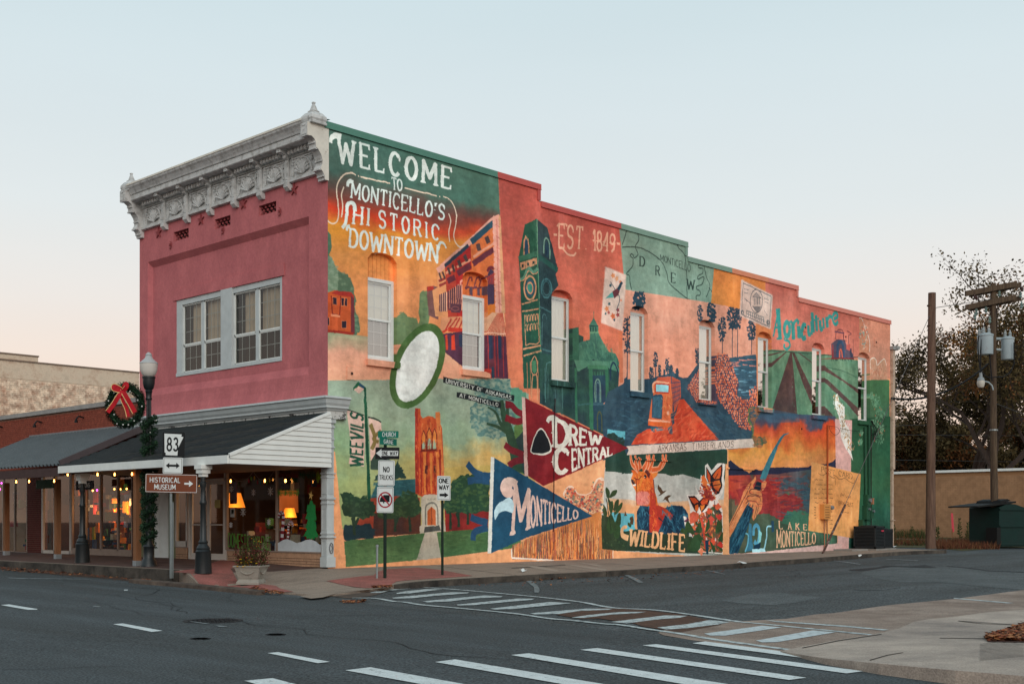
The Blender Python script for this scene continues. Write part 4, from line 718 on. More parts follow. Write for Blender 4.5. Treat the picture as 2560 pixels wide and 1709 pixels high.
 # ------------------------------------------------------------ mesh builder (world coordinates)
class MB:
 def __init__(s):s.v = [];s.f = [];s.m = [];s.cur = 0
 def add(s,vs,fs):
  k = len(s.v);s.v+=[tuple(map(float,v))for v in vs];s.f+=[tuple(i+k for i in f)for f in fs];s.m+=[s.cur]*len(fs);return s
 def box(s,a,b):
  (x0,y0,z0),(x1,y1,z1) = [tuple(min(p,q)for p,q in zip(a,b)),tuple(max(p,q)for p,q in zip(a,b))]
  return s.add([(x0,y0,z0),(x1,y0,z0),(x1,y1,z0),(x0,y1,z0),(x0,y0,z1),(x1,y0,z1),(x1,y1,z1),(x0,y1,z1)],
[(0,3,2,1),(4,5,6,7),(0,1,5,4),(1,2,6,5),(2,3,7,6),(3,0,4,7)])
 def obox(s,c,ax,ay,az):
  c,ax,ay,az = [np.array(q,float)for q in(c,ax,ay,az)]
  vs = [c+i*ax+j*ay+k*az for k in(-1,1)for j in(-1,1)for i in(-1,1)]
  return s.add(vs,[(0,2,3,1),(4,5,7,6),(0,1,5,4),(1,3,7,5),(3,2,6,7),(2,0,4,6)])
 def prism(s,pts,d):
  """closed polygon (3D points) pushed along vector d"""
  n = len(pts);pts = [np.array(p,float)for p in pts];d = np.array(d,float)
  return s.add(pts+[p+d for p in pts],[tuple(range(n))[::-1],tuple(range(n,2*n))]+[(i,(i+1)%n,n+(i+1)%n,n+i)for i in range(n)])
 def quad(s,*p):return s.add(p,[tuple(range(len(p)))])
 def tube(s,pts,r,n=8,cap=True,r1=None):
  pts = [np.array(p,float)for p in pts];m = len(pts);vs = []
  rs = r if hasattr(r, '__len__')else[r+((r1 if r1 is not None else r)-r)*i/max(m-1,1)for i in range(m)]
  up = np.array([0,0,1.0]);pu = None
  for i,p in enumerate(pts):
   d = pts[min(i+1,m-1)]-pts[max(i-1,0)];d = d/(np.linalg.norm(d)+1e-9)
   u = np.cross(d,up if pu is None else pu);
   if pu is not None:u = pu-d*np.dot(pu,d)
   if np.linalg.norm(u)<1e-4:u = np.cross(d,np.array([1.0,0,0]))
   u/=np.linalg.norm(u);w = np.cross(d,u);pu = u
   vs+=[p+rs[i]*(u*math.cos(2*PI*k/n)+w*math.sin(2*PI*k/n))for k in range(n)]
  fs = [(i*n+k,i*n+(k+1)%n,(i+1)*n+(k+1)%n,(i+1)*n+k)for i in range(m-1)for k in range(n)]
  if cap:fs+=[tuple(range(n))[::-1],tuple(range((m-1)*n,m*n))]
  return s.add(vs,fs)
 def lathe(s,c,prof,n=20,rot=0.0):
  """prof = [(radius, height)] around the vertical through c"""
  vs = [(c[0]+r*math.cos(2*PI*k/n+rot),c[1]+r*math.sin(2*PI*k/n+rot),c[2]+h)for r,h in prof for k in range(n)]
  m = len(prof);fs = [(i*n+k,i*n+(k+1)%n,(i+1)*n+(k+1)%n,(i+1)*n+k)for i in range(m-1)for k in range(n)]
  fs+=[tuple(range(n))[::-1],tuple(range((m-1)*n,m*n))]
  return s.add(vs,fs)
 def mesh(s,name,mats,off=(0,0,0),sm=False,uv=None):
  me = bpy.data.meshes.new(name);off = np.array(off)
  v = (np.array(s.v)-off)if s.v else np.zeros((0,3))
  me.from_pydata([tuple(q)for q in v],[],s.f)
  for q in(mats if isinstance(mats,(list,tuple))else[mats]):me.materials.append(q)
  if any(s.m):me.polygons.foreach_set('material_index',s.m)
  if uv:
   ul = me.uv_layers.new(name='UVMap');vi = np.zeros(len(me.loops),int);me.loops.foreach_get('vertex_index',vi)
   w = np.array(s.v)[vi];ul.data.foreach_set('uv',uv(w).astype(np.float32).ravel())
  me.validate();me.update()
  bm = bmesh.new();bm.from_mesh(me);bmesh.ops.recalc_face_normals(bm,faces=bm.faces)
  if sm:
   for f in bm.faces:f.smooth = True
   for e in bm.edges:
    if len(e.link_faces)==2 and e.calc_face_angle(0)>.7:e.smooth = False
  bm.to_mesh(me);bm.free();return me
def link(name,me,parent=None,loc=(0,0,0),**kw):
 o = bpy.data.objects.new(name,me);COL.objects.link(o);o.parent = parent;o.location = loc
 for k,v in kw.items():
  if v is not None:o[k] = v
 return o
def base_of(p):
 L = Vector((0,0,0))
 while p is not None:L+=p.location;p = p.parent
 return L
def part(name,mb,mats,parent,sm=False,uv=None,**kw):
 L = base_of(parent);return link(name,mb.mesh(name,mats,L,sm,uv),parent,**kw)
def thing(name,loc,label,cat,group=None,rz=0):
 o = bpy.data.objects.new(name,None);COL.objects.link(o);o.location = loc;o.rotation_euler = (0,0,rz);o.empty_display_size = .2
 o['label'] = label;o['category'] = cat
 if group:o['group'] = group
 return o
def solo(name,mb,mats,label,cat,loc=(0,0,0),group=None,sm=False,kind=None):
 o = link(name,mb.mesh(name,mats,loc,sm),None,loc)
 if label:o['label'] = label
 if cat:o['category'] = cat
 if group:o['group'] = group
 if kind:o['kind'] = kind
 return o
def dup(root,loc,rz=None,label=None):
 r = root.copy();COL.objects.link(r);r.location = loc
 if rz is not None:r.rotation_euler = (0,0,rz)
 if label:r['label'] = label
 for ch in list(root.children):
  c = ch.copy();COL.objects.link(c);c.parent = r
  for g in list(ch.children):d = g.copy();COL.objects.link(d);d.parent = c
 return r
def words(mb,word,o,ux,uz,w,h,t=.15,gap=.2,style='sans',thin=None,n=None,off=.003):
 """flat lettering: o = lower left corner, ux/uz unit axes"""
 ps,W = glyph_polys(word,t,gap,style,thin);o,ux,uz = [np.array(q,float)for q in(o,ux,uz)]
 nn = np.cross(ux,uz)if n is None else np.array(n,float);k = 0
 for p in ps:
  k+=1;d = nn*(off+.00008*(k%7))
  mb.add([o+ux*(a/W*w)+uz*(b*h)+d for a,b in p],[tuple(range(len(p)))])
 return mb
def drape(poly2,hf,off=0.0,step=1.0,skirt=None):
 """flat-ish sheet that follows the ground height hf inside an outline"""
 P = [Vector((float(a),float(b)))for a,b in poly2];q = np.array(poly2,float);m = len(P);pts = [];
 D = []
 for i in range(m):
  a,b = q[i],q[(i+1)%m];k = max(1,int(np.linalg.norm(b-a)/step));D+=[a+(b-a)*j/k for j in range(k)]
 D = np.array(D);lo,hi = D.min(0),D.max(0);xs = np.arange(lo[0]+step/2,hi[0],step);ys = np.arange(lo[1]+step/2,hi[1],step)
 pts = [Vector((float(a),float(b)))for a in xs for b in ys]if len(xs)*len(ys)<40000 else[]
 n0 = len(D);V = [Vector((float(a),float(b)))for a,b in D]+pts
 ov,oe,of,_,_,_ = delaunay_2d_cdt(V,[],[list(range(n0))],1,1e-5)
 X = np.array([[v[0],v[1]]for v in ov]);Z = hf(X[:,0],X[:,1])+off
 mb = MB();mb.add(np.column_stack([X,Z]),[tuple(f)for f in of])
 if skirt:
  z = hf(D[:,0],D[:,1])+off;n = len(D)
  vs = [(*D[i],z[i])for i in range(n)]+[(*D[i],z[i]-skirt)for i in range(n)]
  mb.add(vs,[(i,(i+1)%n,n+(i+1)%n,n+i)for i in range(n)])
 return mb
 # ------------------------------------------------------------ ground
def Sz(x,y):
 x = np.asarray(x,float);y = np.asarray(y,float)
 t1 = np.clip(-y/3.4,0,1);t2 = np.clip(-x/3.3,0,1)*np.clip((1.3-y)/1.6,0,1)
 c = np.clip(-x/2.6,0,1)*np.clip((1.3-y)/1.6,0,1)
 e = Rz(x,np.minimum(y,-3.4))+.13-.095*c
 t = np.clip(np.sqrt(t1**2+t2**2),0,1)
 lift = .03*np.clip(x+3.2,0,3.2)*np.clip((y-.3)/3.5,0,1)
 return t*e+lift
def Pz(x,y):return Rz(x,y)+.015+.12*np.clip((-16.6-y)/2.2,0,1)
asphalt = mat('asphalt',(76,81,83),.85,.2,1.1,.5,160,rgb2=(60,62,61),thr=.53,sc2=.8,sharp=2.5,grain=.55,gs=38,stretch=(1,.14,1))
asphalt_s = mat('asphalt_side',(82,86,87),.9,.2,1.0,.6,120,rgb2=(64,65,63),thr=.55,sc2=.7,sharp=2.5,grain=.6,gs=26,stretch=(.2,1,1))
asph_old = mat('asphalt_light',(89,93,93),.9,.2,1.0,.6,120,grain=.45,gs=30)
conc = mat('concrete_pavement',(158,140,125),.9,.22,1.3,.25,50,rgb2=(108,96,86),thr=.56,sc2=1.3,sharp=3,grain=.2,gs=40,stretch=(.5,1.6,1))
conc_d = mat('concrete_dark',(100,86,76),.92,.25,2.0,.3,50,rgb2=(62,54,50),thr=.52,sc2=3,sharp=3)
conc_w = mat('walk_shop',(98,76,70),.9,.2,1.6,.3,60,rgb2=(70,54,50),thr=.55,sc2=2.4,sharp=3)
kerbm = mat('kerb_concrete',(92,84,76),.9,.3,2.0,.4,40,rgb2=(44,42,40),thr=.5,sc2=1.8,sharp=3)
redp = mat('red_paving',(160,96,88),.85,.2,2.4,.3,50,rgb2=(124,84,76),thr=.55,sc2=1.6,sharp=3,grain=.25,gs=40)
plaza_m = mat('plaza_concrete',(178,161,147),.85,.14,.8,.25,60,rgb2=(112,102,96),thr=.57,sc2=.5,sharp=2.5,grain=.18,gs=50)
road_c = mat('gutter_concrete',(152,134,121),.85,.16,1.3,.3,60,rgb2=(98,78,66),thr=.58,sc2=.7,sharp=2.5,grain=.3,gs=50)
paintm = mat('road_paint',(204,208,206),.75,.12,5,.3,120,rgb2=(96,98,98),thr=.64,sc2=11,sharp=9,grain=.12,gs=60)
paint_w = mat('worn_paint',(186,192,190),.8,.1,6,.3,120,rgb2=(104,108,108),thr=.56,sc2=8,sharp=6,grain=.15,gs=60)
paint_o = mat('old_paint',(128,134,134),.85,.12,6,.3,100,rgb2=(80,84,84),thr=.54,sc2=7,sharp=6)
dirt = mat('dirt',(92,70,58),.95,.3,3,.5,60,rgb2=(60,46,38),thr=.5,sc2=5,sharp=3)
tar = mat('tar',(36,38,40),.7,.1,5,.3,60)
grassm = mat('grass_soil',(86,74,50),.95,.3,1.2,.6,40,rgb2=(60,66,34),thr=.5,sc2=.8,sharp=2)
# one sheet out to the horizon
mb = MB();g = np.concatenate([[-900,-300,-120],np.arange(-60,100,2.0),[120,300,900]])
X,Y = np.meshgrid(g,g,indexing='ij');Z = Rz(X,Y)-.004;n = len(g)
mb.add(np.stack([X.ravel(),Y.ravel(),Z.ravel()],1),[(i*n+j,(i+1)*n+j,(i+1)*n+j+1,i*n+j+1)for i in range(n-1)for j in range(n-1)])
solo('ground',mb,asphalt_s,None,None,kind='structure',sm=True)
def sheet(name,pts,hf,off,m,step=1.0,skirt=None,label=None,kind='structure',world=False,parent=None):
 p = pts if world else onG(pts,hf,off)[:,:2]
 o = solo(name,drape(p,hf,off,step,skirt),m,label,None,kind=kind)
 return o
sheet('road',[(-60,70),(-60,-70),(-5.6,-70),(-5.6,-16.4),(-4.3,-9),(-3.9,-3.3),(-3.6,-2.6),(-3.75,-1.5),(-3.85,1),(-3.95,6),(-4.0,70)],Rz,0,asphalt,2.0,world=True)
# pavement slab round the corner building
edge = onG(px('f',467,1452,510,1460,560,1467,605,1472,651,1476,700,1480,747,1483,800,1487,845,1484,890,1477,940,1468,984,1461,1010,1457,1060,1452,1150,1446,1241,1441,1370,1434,1500,1428,1600,1422,1700,1416,1800,1411,1920,1402,2042,1394,2140,1386,2236,1379,2300,1376,2358,1374),Sz)[:,:2]
outl = [(-3.2,45),(-3.2,1.6)]+[tuple(e)for e in edge]+[(edge[-1][0]+.6,edge[-1][1]+1.2),(31.5,1.0),(.3,1.0),(.3,45)]
sheet('pavement',outl,Sz,0,conc,.5,.5,world=True)
# kerb stones along the side street and front: separate pieces, slightly proud
def kerb_run(pts,hf,w,h,name,seg=2.4,out=1):
 pts = np.array(pts);d = np.diff(pts,axis=0);L = np.concatenate([[0],np.cumsum(np.linalg.norm(d,axis=1))]);k = int(L[-1]/seg)
 for i in range(k):
  a = L[-1]*i/k+.008;b = L[-1]*(i+1)/k-.008;ts = np.linspace(a,b,7)
  q = np.stack([np.interp(ts,L,pts[:,0]),np.interp(ts,L,pts[:,1])],1);t = np.gradient(q,axis=0);t/=np.linalg.norm(t,axis=1)[:,None];nn = np.stack([t[:,1],-t[:,0]],1)*out
  mb = MB();m = len(q);vs = []
  zo = hf(q[:,0],q[:,1])+h
  for j in range(m):
   jit = random.uniform(-.006,.006)
   o0 = q[j]+nn[j]*(.05+jit);o1 = q[j]-nn[j]*w
   vs+=[(*o0,zo[j]-.5),(*(q[j]+nn[j]*.035),zo[j]-.012+jit*.5),(*(q[j]+nn[j]*.0),zo[j]+.004),(*o1,zo[j]+.003),(*o1,zo[j]-.5)]
  fs = [(j*5+a_,(j+1)*5+a_,(j+1)*5+a_+1,j*5+a_+1)for j in range(m-1)for a_ in range(4)]+[(0,1,2,3,4),tuple((m-1)*5+a_ for a_ in(4,3,2,1,0))]
  mb.add(vs,fs);yield mb
KT = thing('kerb',(float(edge[12][0]),float(edge[12][1]),-.36), 'worn grey concrete kerb round the corner and along the mural pavement', 'kerb');KT['kind'] = 'structure';del KT['category']
for mb in kerb_run(edge[11:],Sz,.16,.004, 'kerb_stone',out=-1):part('kerb_stone',mb,kerbm,KT)
KF = thing('front_kerb',(-3.2,2,-.2), 'high dark concrete kerb in front of the canopied shops', 'kerb');KF['kind'] = 'structure';del KF['category']
for mb in kerb_run([(-3.2,30),(-3.2,1.6)],Sz,.2,.004, 'kerb_stone',out=-1):part('kerb_stone',mb,kerbm,KF)
# low gutter kerb in the road before the lamp
low = onG(px('f',330,1447,356,1450,420,1455,479,1460,560,1468,651,1477),Rz,.08)[:,:2]
mb = MB();n = len(low);zz = Rz(low[:,0],low[:,1]);vs = []
for j in range(n):
 vs+=[(low[j][0]-.1,low[j][1],zz[j]-.1),(low[j][0]-.08,low[j][1],zz[j]+.08),(low[j][0]+.1,low[j][1],zz[j]+.1),(low[j][0]+.12,low[j][1],zz[j]-.1)]
mb.add(vs,[(j*4+a,j*4+a+1,j*4+a+5,j*4+a+4)for j in range(n-1)for a in range(3)]+[(0,1,2,3),((n-1)*4,(n-1)*4+1,(n-1)*4+2,(n-1)*4+3)])
solo('low_kerb',mb,conc_d,None,None,kind='structure')
sheet('gutter',px('f',0,1408,200,1424,340,1441,480,1452,480,1460,350,1450,200,1441,0,1423),Rz,.003,dirt,.6)
sheet('gutter',[(-3.95,40),(-3.22,40),(-3.22,1.6),(-3.9,2.4)],Rz,.005,dirt,1.5,world=True)
sheet('gutter',px('P',100,262,480,225,1150,165,1500,160,1500,172,1100,200,700,222,480,245,330,285,200,300,60,285),Rz,.004,conc_d,.5)
# shop pavement and red patches
sheet('shop_pavement',[(-2.98,44),(-2.98,1.7),(-2.6,.9),(-1.3,.45),(-.02,.3),(-.02,44)],Sz,.004,conc_w,.6,world=True)
sheet('red_ramp',px('D',420,1460,432,1425,470,1405,620,1415,760,1440,860,1465,1000,1495,1140,1512,1290,1562,1180,1566,1050,1548,900,1528,740,1508,560,1483),Sz,.012,redp,.4)
sheet('red_ramp',px('D',300,1395,490,1375,700,1300,900,1345,760,1375,560,1400),Sz,.009,redp,.4)
sheet('red_paving',px('P',40,185,350,148,370,128,430,108,640,98,780,112,1000,152,760,168,500,188,470,205,455,225,300,232),Sz,.008,redp,.4)
sheet('driveway_apron',px('P',-130,285,0,268,100,245,350,235,480,214,470,226,300,244,120,262,20,292,-60,300),Sz,.006,conc,.4)
# slab joints: narrow dark grooves across the pavement
for k,x in enumerate((3.4,6.2,9.0,12.0,15.2,18.6,22.0,25.6)):
 sheet('pavement_joint',[(x,-.05),(x+.03,-.05),(x+.05,-3.3),(x+.02,-3.3)],Sz,.004,kerbm,.8,world=True)
sheet('pavement_joint',px('P',1250,100,1600,80,1605,83,1250,104),Sz,.004,kerbm,.8)
# mural-side dirt and stains on the pavement
for a in((1330,80,1450,95,1560,118,1540,124,1400,104),(1560,70,1750,92,1880,112,1860,118,1720,100),(1650,60,1800,78,1860,88,1820,92)):sheet('pavement_stain',px('P',*a),Sz,.005,mat('pale_stain',(160,144,130),.9),.5)
# side street: older lighter asphalt and the concrete apron
sheet('asphalt_patch',px('R',1280,290,1360,262,1500,250,1700,258,1860,250,2000,262,2120,276,2500,300,2500,420,2349,400,2100,380,1800,350,1560,350,1400,330),Rz,.0,asph_old,1)
sheet('asphalt_patch',px('R',360,470,560,428,760,420,1030,450,860,482,700,500,520,490),Rz,.0,asph_old,1)
sheet('tar_seam',px('R',1200,268,1290,262,1400,252,1440,240,1600,246,1700,236,1780,256,1700,258,1610,252,1480,250,1400,262,1330,276,1230,276),Rz,.003,tar,.8)
sheet('tar_seam',px('R',1850,244,2000,256,2120,274,2349,282,2349,285,2110,279,1990,262,1850,248),Rz,.003,tar,.8)
sheet('tar_seam',px('R',1230,398,1330,384,1400,396,1560,380,1440,400,1330,404),Rz,.004,asphalt_s,.8)
cst = onG(px('R',455,600,520,604,800,588,1000,558,1100,552,1460,500,1620,485,1900,458,2120,430,2349,400,2700,350,2700,500,2349,532,2100,548,1900,576,1730,592,1640,606,1540,650,1420,682,1100,735,880,776,760,802,500,770,200,730,0,696,-40,680,0,662),Rz,.004)[:,:2]
sheet('concrete_street',cst,Rz,.003,road_c,.8,world=True)
sheet('brown_gutter',px('P',1540,405,1700,372,1900,356,2000,362,2349,402,2549,440,2620,470,2349,520,2200,495,2100,480,2050,462,1820,430,1700,432,1630,420),Rz,.006,mat('brown_concrete',(92,66,52),.9,.2,4,.4,60,rgb2=(60,44,38),thr=.55,sc2=8,sharp=4),.5)
pl = onG(px('R',760,802,880,777,1100,736,1420,683,1540,652,1640,607,1730,593,1900,577,2100,549,2349,531,2700,500,2700,1000,2349,966,1900,930,1400,884,1230,868,1050,850),Pz)[:,:2]
pl = [tuple(p)for p in pl]
sheet('plaza',pl,Pz,.006,plaza_m,.5,.4,world=True)
sheet('plaza_joint',px('R',1340,856,1460,822,1560,806,1562,809,1462,826,1345,860),Pz,.011,kerbm,.5);sheet('plaza_joint',px('R',1920,600,2290,626,2290,629,1920,604),Pz,.011,kerbm,.8);sheet('plaza_joint',px('R',900,776,1140,728,1420,686,1420,690,1140,733,905,780),Pz,.011,kerbm,.8)
sheet('plaza_joint',px('R',1800,712,2110,716,2110,719,1800,715),Pz,.011,kerbm,.8)
for i in range(14):
 y0 = 742+i*8;sheet('broom_groove',px('R',2060,y0+10,2349,y0-18,2349,y0-16,2060,y0+12),Pz,.011,mat('groove',(128,118,110),.9),.8)
 # road markings
def stripe(reg,pts,m=paintm,hf=Rz,off=.009,name='road_marking'):return sheet(name,px(reg,*pts),hf,off,m,.6)
for a in((5,342,60,338,245,368,240,372,180,373),(738,467,800,462,1062,510,990,517),(1745,655,1815,649,2152,712,2075,721)):stripe('O',a)
for a in((160,768,310,750,2000,1100,1700,1100),(735,713,860,699,2600,1010,2300,1010),(1238,668,1350,658,2490,792,2420,810)):pass
def d2(*c):return px('d',*c)
for a in((560,1560,625,1554,900,1625,800,1625),(792,1536,850,1529,1190,1590,1090,1590),(998,1517,1044,1511,1520,1590,1420,1590),(1172,1501,1213,1497,1672,1568,1640,1580,1600,1573),(1331,1489,1370,1485,1850,1553,1810,1558),(1474,1479,1505,1476,1981,1538,1942,1543),(1588,1474,1618,1470,2086,1530,2050,1535)):
 stripe('d',a)
 # side street crossing: slanted bars between two wavering border lines
def wavy(reg,a,w,m=paint_w,off=.0095,seed=3):
 rs = np.random.RandomState(seed);p = smooth(onG(px(reg,*a),Rz,off)[:,:2],6);t = np.gradient(p,axis=0);t/=np.linalg.norm(t,axis=1)[:,None];nn = np.stack([-t[:,1],t[:,0]],1)
 w_ = (w*(.85+rs.rand(len(p))*.3))[:,None]/2;solo('road_marking',drape(np.concatenate([p+nn*w_,(p-nn*w_)[::-1]]),Rz,off,.6),m,None,None,kind='structure')
wavy('P',(210,296,340,297,400,303,480,318,560,324,660,340,880,360,1130,383,1330,405,1500,430,1650,442,1850,464,1950,470,2150,500,2349,528,2600,570,3100,638),.13)
wavy('P',(600,228,700,229,900,242,1150,264,1450,292,1700,322,1820,345,1940,362,2150,372,2349,394,2740,452),.13,seed=5);wavy('P',(2740,452,2900,466,3200,496,3660,542),.13,seed=6)
for a in((325,263,400,238,480,236,580,230,590,235,500,244,440,252,400,262),(500,264,560,252,700,238,800,240,700,252,590,266,500,270),(470,294,620,280,850,259,975,260,960,266,750,282,600,298,480,300),(670,318,880,298,1070,280,1195,284,1180,291,1020,298,850,318,700,325),(890,340,1050,324,1290,300,1400,301,1380,309,1180,326,1000,343,900,345),(1110,366,1280,346,1500,322,1640,330,1440,350,1260,368,1140,372),(1370,396,1560,380,1740,366,1910,366,1880,373,1700,380,1560,400,1400,403),(1640,424,1760,406,1950,388,2130,386,2080,394,1900,404,1720,426),(1900,452,2080,430,2250,410,2400,412,2349,424,2180,438,2000,462),(2200,488,2400,466,2540,440,2680,452,2600,468,2400,492,2260,502)):
 stripe('P',a,paint_w)
for a in((262,685,640,634,770,644,400,698,300,697),(600,730,970,664,1120,676,740,740,640,742)):stripe('R',a,mat('blue_paint',(190,197,197),.8,.1,6,.3,100,rgb2=(128,132,133),thr=.6,sc2=10,sharp=5))
stripe('R',(660,596,760,604,1200,634,1470,660,1430,664,1180,641,740,610),paint_w);stripe('R',(1890,452,2200,478,2290,486,2240,487,1890,457),paint_w)
for a in((1325,168,1365,170,1420,215,1435,245,1425,262,1400,262,1395,225),(1955,132,1985,133,2060,165,2110,195,2080,197,2020,165)):stripe('P',a,paint_o)
for a in((1070,205,1200,218,1285,232,1275,235,1180,222),(200,258,330,280,400,297,395,299,300,280),(1450,198,1660,208,1655,211,1450,201)):stripe('R',a,paint_o)
stripe('O',(50,163,130,166,600,173,600,175,130,171,60,167),paint_o);stripe('O',(810,242,835,242,832,247,808,247));stripe('O',(1225,446,1260,450,1370,462,1330,465),paint_o);stripe('O',(1405,475,1480,480,1485,485,1430,484),paint_o);stripe('O',(605,347,660,350,640,354,610,352),paint_o)
# meandering cracks and tyre-worn seams in the asphalt
rs = np.random.RandomState(41)
def crack(p0,ang,L,w,m,seed):
 r = np.random.RandomState(seed);p = [np.array(p0,float)];a = ang
 for _ in range(int(L/.35)):a+=r.randn()*.28+(ang-a)*.25;p.append(p[-1]+np.array([math.cos(a),math.sin(a)])*.35)
 p = np.array(p);t = np.gradient(p,axis=0);t/=np.linalg.norm(t,axis=1)[:,None];nn = np.stack([-t[:,1],t[:,0]],1)*(w*(.4+r.rand(len(p))))[:,None];z = Rz(p[:,0],p[:,1])+.006;n = len(p)
 b = MB();b.add([(*q,h)for q,h in zip(p+nn,z)]+[(*q,h)for q,h in zip(p-nn,z)],[(i,i+1,n+i+1,n+i)for i in range(n-1)]);solo('road_crack',b,m,None,None,kind='structure')
for k in range(5):crack((-14+rs.rand()*9,-14+rs.rand()*22),PI/2+rs.randn()*.12,4+rs.rand()*9,.006,tar,k)
for k in range(6):crack((1+rs.rand()*22,-5-rs.rand()*5),rs.randn()*.15,3+rs.rand()*7,.008,tar,20+k)
for k in range(2):crack((-12+rs.rand()*6,-10+rs.rand()*14),rs.randn()*.4,2+rs.rand()*3,.01,tar,40+k)
crack((-8.6,-16),PI/2,50,.009,tar,61)
# manholes
def disc(name,reg,c,r,m,label,hf=Rz):
 p = onG(px(reg,*c),hf)[0];b = MB();b.lathe((p[0],p[1],p[2]),[(r,-.05),(r,.006),(r*.86,.007),(r*.84,.002),(.001,.003)],28);
 for k in range(5):
  for j in range(-4,5):
   x = j*r*.17;y = (k-2)*r*.3
   if x*x+y*y<(r*.75)**2:b.box((p[0]+x-.02,p[1]+y-.05,p[2]),(p[0]+x+.02,p[1]+y+.05,p[2]+.009))
 return solo(name,b,m,label, 'manhole cover')
iron = mat('cast_iron',(34,36,38),.6,.2,6,.3,60,metal=.3)
disc('manhole_cover', 'O',(1390,446),.46,iron, 'large dark cast iron manhole cover in the near road lane');disc('manhole_cover', 'O',(1307,564),.13,iron, 'small dark valve cover between the dashed line and the large manhole');disc('manhole_cover', 'O',(1800,537),.13,iron, 'small dark valve cover to the right of the large manhole')
# leaves: loose litter, uncountable
leafm = [mat('leaf_rust',(128,66,38),.8,.3,9,0),mat('leaf_brown',(84,50,36),.85,.3,9,0),mat('leaf_tan',(150,98,62),.8,.3,9,0)]
def litter(name,reg,pts,n,hf,size=.05,pile=.03,seed=1,label=None):
 rs = np.random.RandomState(seed);q = onG(px(reg,*pts),hf)[:,:2];b = MB();m = len(q);lo,hi = q.min(0),q.max(0);k = 0;t = 0
 while k<n and t<n*60:
  t+=1;c = lo+rs.rand(2)*(hi-lo);ins = False
  for i in range(m):
   a,d = q[i],q[(i+1)%m]
   if(a[1]>c[1])!=(d[1]>c[1])and c[0]<a[0]+(c[1]-a[1])*(d[0]-a[0])/(d[1]-a[1]):ins = not ins
  if not ins:continue
  k+=1;z = float(hf(c[0],c[1]))+.012+rs.rand()*pile;a = rs.rand()*6.28;s = size*(.5+rs.rand());u = np.array([math.cos(a),math.sin(a),(rs.rand()-.5)*.8])*s;v = np.array([-math.sin(a),math.cos(a),(rs.rand()-.5)*.8])*s*.6
  p = np.array([c[0],c[1],z]);b.cur = rs.randint(3);b.add([p-u,p-v*.8,p+u,p+v],[(0,1,2,3)])
 return solo(name,b,leafm,label or 'brown fallen leaves lying in the gutter', 'leaves',kind='stuff')
litter('fallen_leaves', 'O',(350,110,600,125,860,150,870,165,640,140,400,130),300,Rz,.05,seed=2,label='fallen leaves in the gutter below the shop kerb')
litter('fallen_leaves', 'O',(900,185,980,180,980,200,900,200),120,Rz,.05,seed=3,label='small heap of fallen leaves beside the sign post foot')
litter('fallen_leaves', 'O',(1620,240,1660,222,1700,225,1760,248,1860,262,1840,272,1700,268),300,Sz,.035,.015,4,label='heap of fallen leaves against the red ramp below the planter')
litter('fallen_leaves', 'P',(120,320,300,310,290,330,160,335),160,Rz,.035,.01,seed=5,label='scatter of leaves at the start of the side street crossing')
litter('fallen_leaves', 'P',(330,222,470,216,480,232,340,236),160,Sz,.035,.015,seed=6,label='leaves against the red pavement corner by the sign posts')
litter('fallen_leaves', 'P',(1000,196,1500,168,2349,110,2349,116,1500,180,1000,206),500,Rz,.05,seed=7,label='thin line of leaves along the mural side kerb')
litter('fallen_leaves', 'R',(1400,892,2349,975,2349,1000,1900,955,1400,900),1500,Rz,.035,.02,8,label='rust coloured leaves along the kerb at the lower right')
mulch = litter('mulch_bed', 'R',(2100,715,2200,690,2349,640,2650,560,2650,760,2349,742,2110,738),5200,Pz,.045,.055,9,label='bed of rust brown wood mulch at the right edge')
sheet('mulch_ground',px('R',2100,715,2200,690,2349,640,2650,560,2650,760,2349,742,2110,738),Pz,.014,mat('mulch_soil',(60,34,26),.95,.3,8,.6,40),.5)
litter('scattered_leaves', 'P',(900,205,1500,178,2349,118,2900,60,2900,90,2349,170,1500,215,1000,224),260,Rz,.035,.008,10,label='single leaves strewn on the side street near the kerb')
litter('scattered_leaves', 'O',(0,98,500,130,860,172,860,182,500,150,0,122),420,Rz,.035,.01,12,label='leaf litter and grit along the dirt strip below the shop kerb')
# ------------------------------------------------------------ the corner building
img = bpy.data.images.new('mural_paint',TW,THt,alpha=False,float_buffer=True)
img.colorspace_settings.name = 'Linear Rec.709' if 'Linear Rec.709' in[c.identifier for c in bpy.types.ColorManagedInputColorspaceSettings.bl_rna.properties['name'].enum_items]else 'Non-Color'
buf = np.ones((THt,TW,4),np.float32);buf[...,:3] = CVL;img.pixels.foreach_set(buf.ravel());img.update();img.pack()
MUR_K = 1.3
mm = bpy.data.materials.new('mural');mm.use_nodes = True;n_ = mm.node_tree.nodes;l_ = mm.node_tree.links;b_ = n_['Principled BSDF'];b_.inputs['Roughness'].default_value = .75;b_.inputs['Specular IOR Level'].default_value = .1
ti = n_.new('ShaderNodeTexImage');ti.image = img;ti.extension = 'EXTEND';uvn = n_.new('ShaderNodeUVMap');uvn.uv_map = 'UVMap';l_.new(uvn.outputs[0],ti.inputs[0])
tcn = n_.new('ShaderNodeTexCoord');nz1 = n_.new('ShaderNodeTexNoise');nz1.inputs['Scale'].default_value = 18;nz1.inputs['Detail'].default_value = 8;l_.new(tcn.outputs['Object'],nz1.inputs['Vector'])
mr_ = n_.new('ShaderNodeMapRange');mr_.inputs[1].default_value = .3;mr_.inputs[2].default_value = .7;mr_.inputs[3].default_value = .93*MUR_K;mr_.inputs[4].default_value = 1.07*MUR_K;l_.new(nz1.outputs['Fac'],mr_.inputs[0])
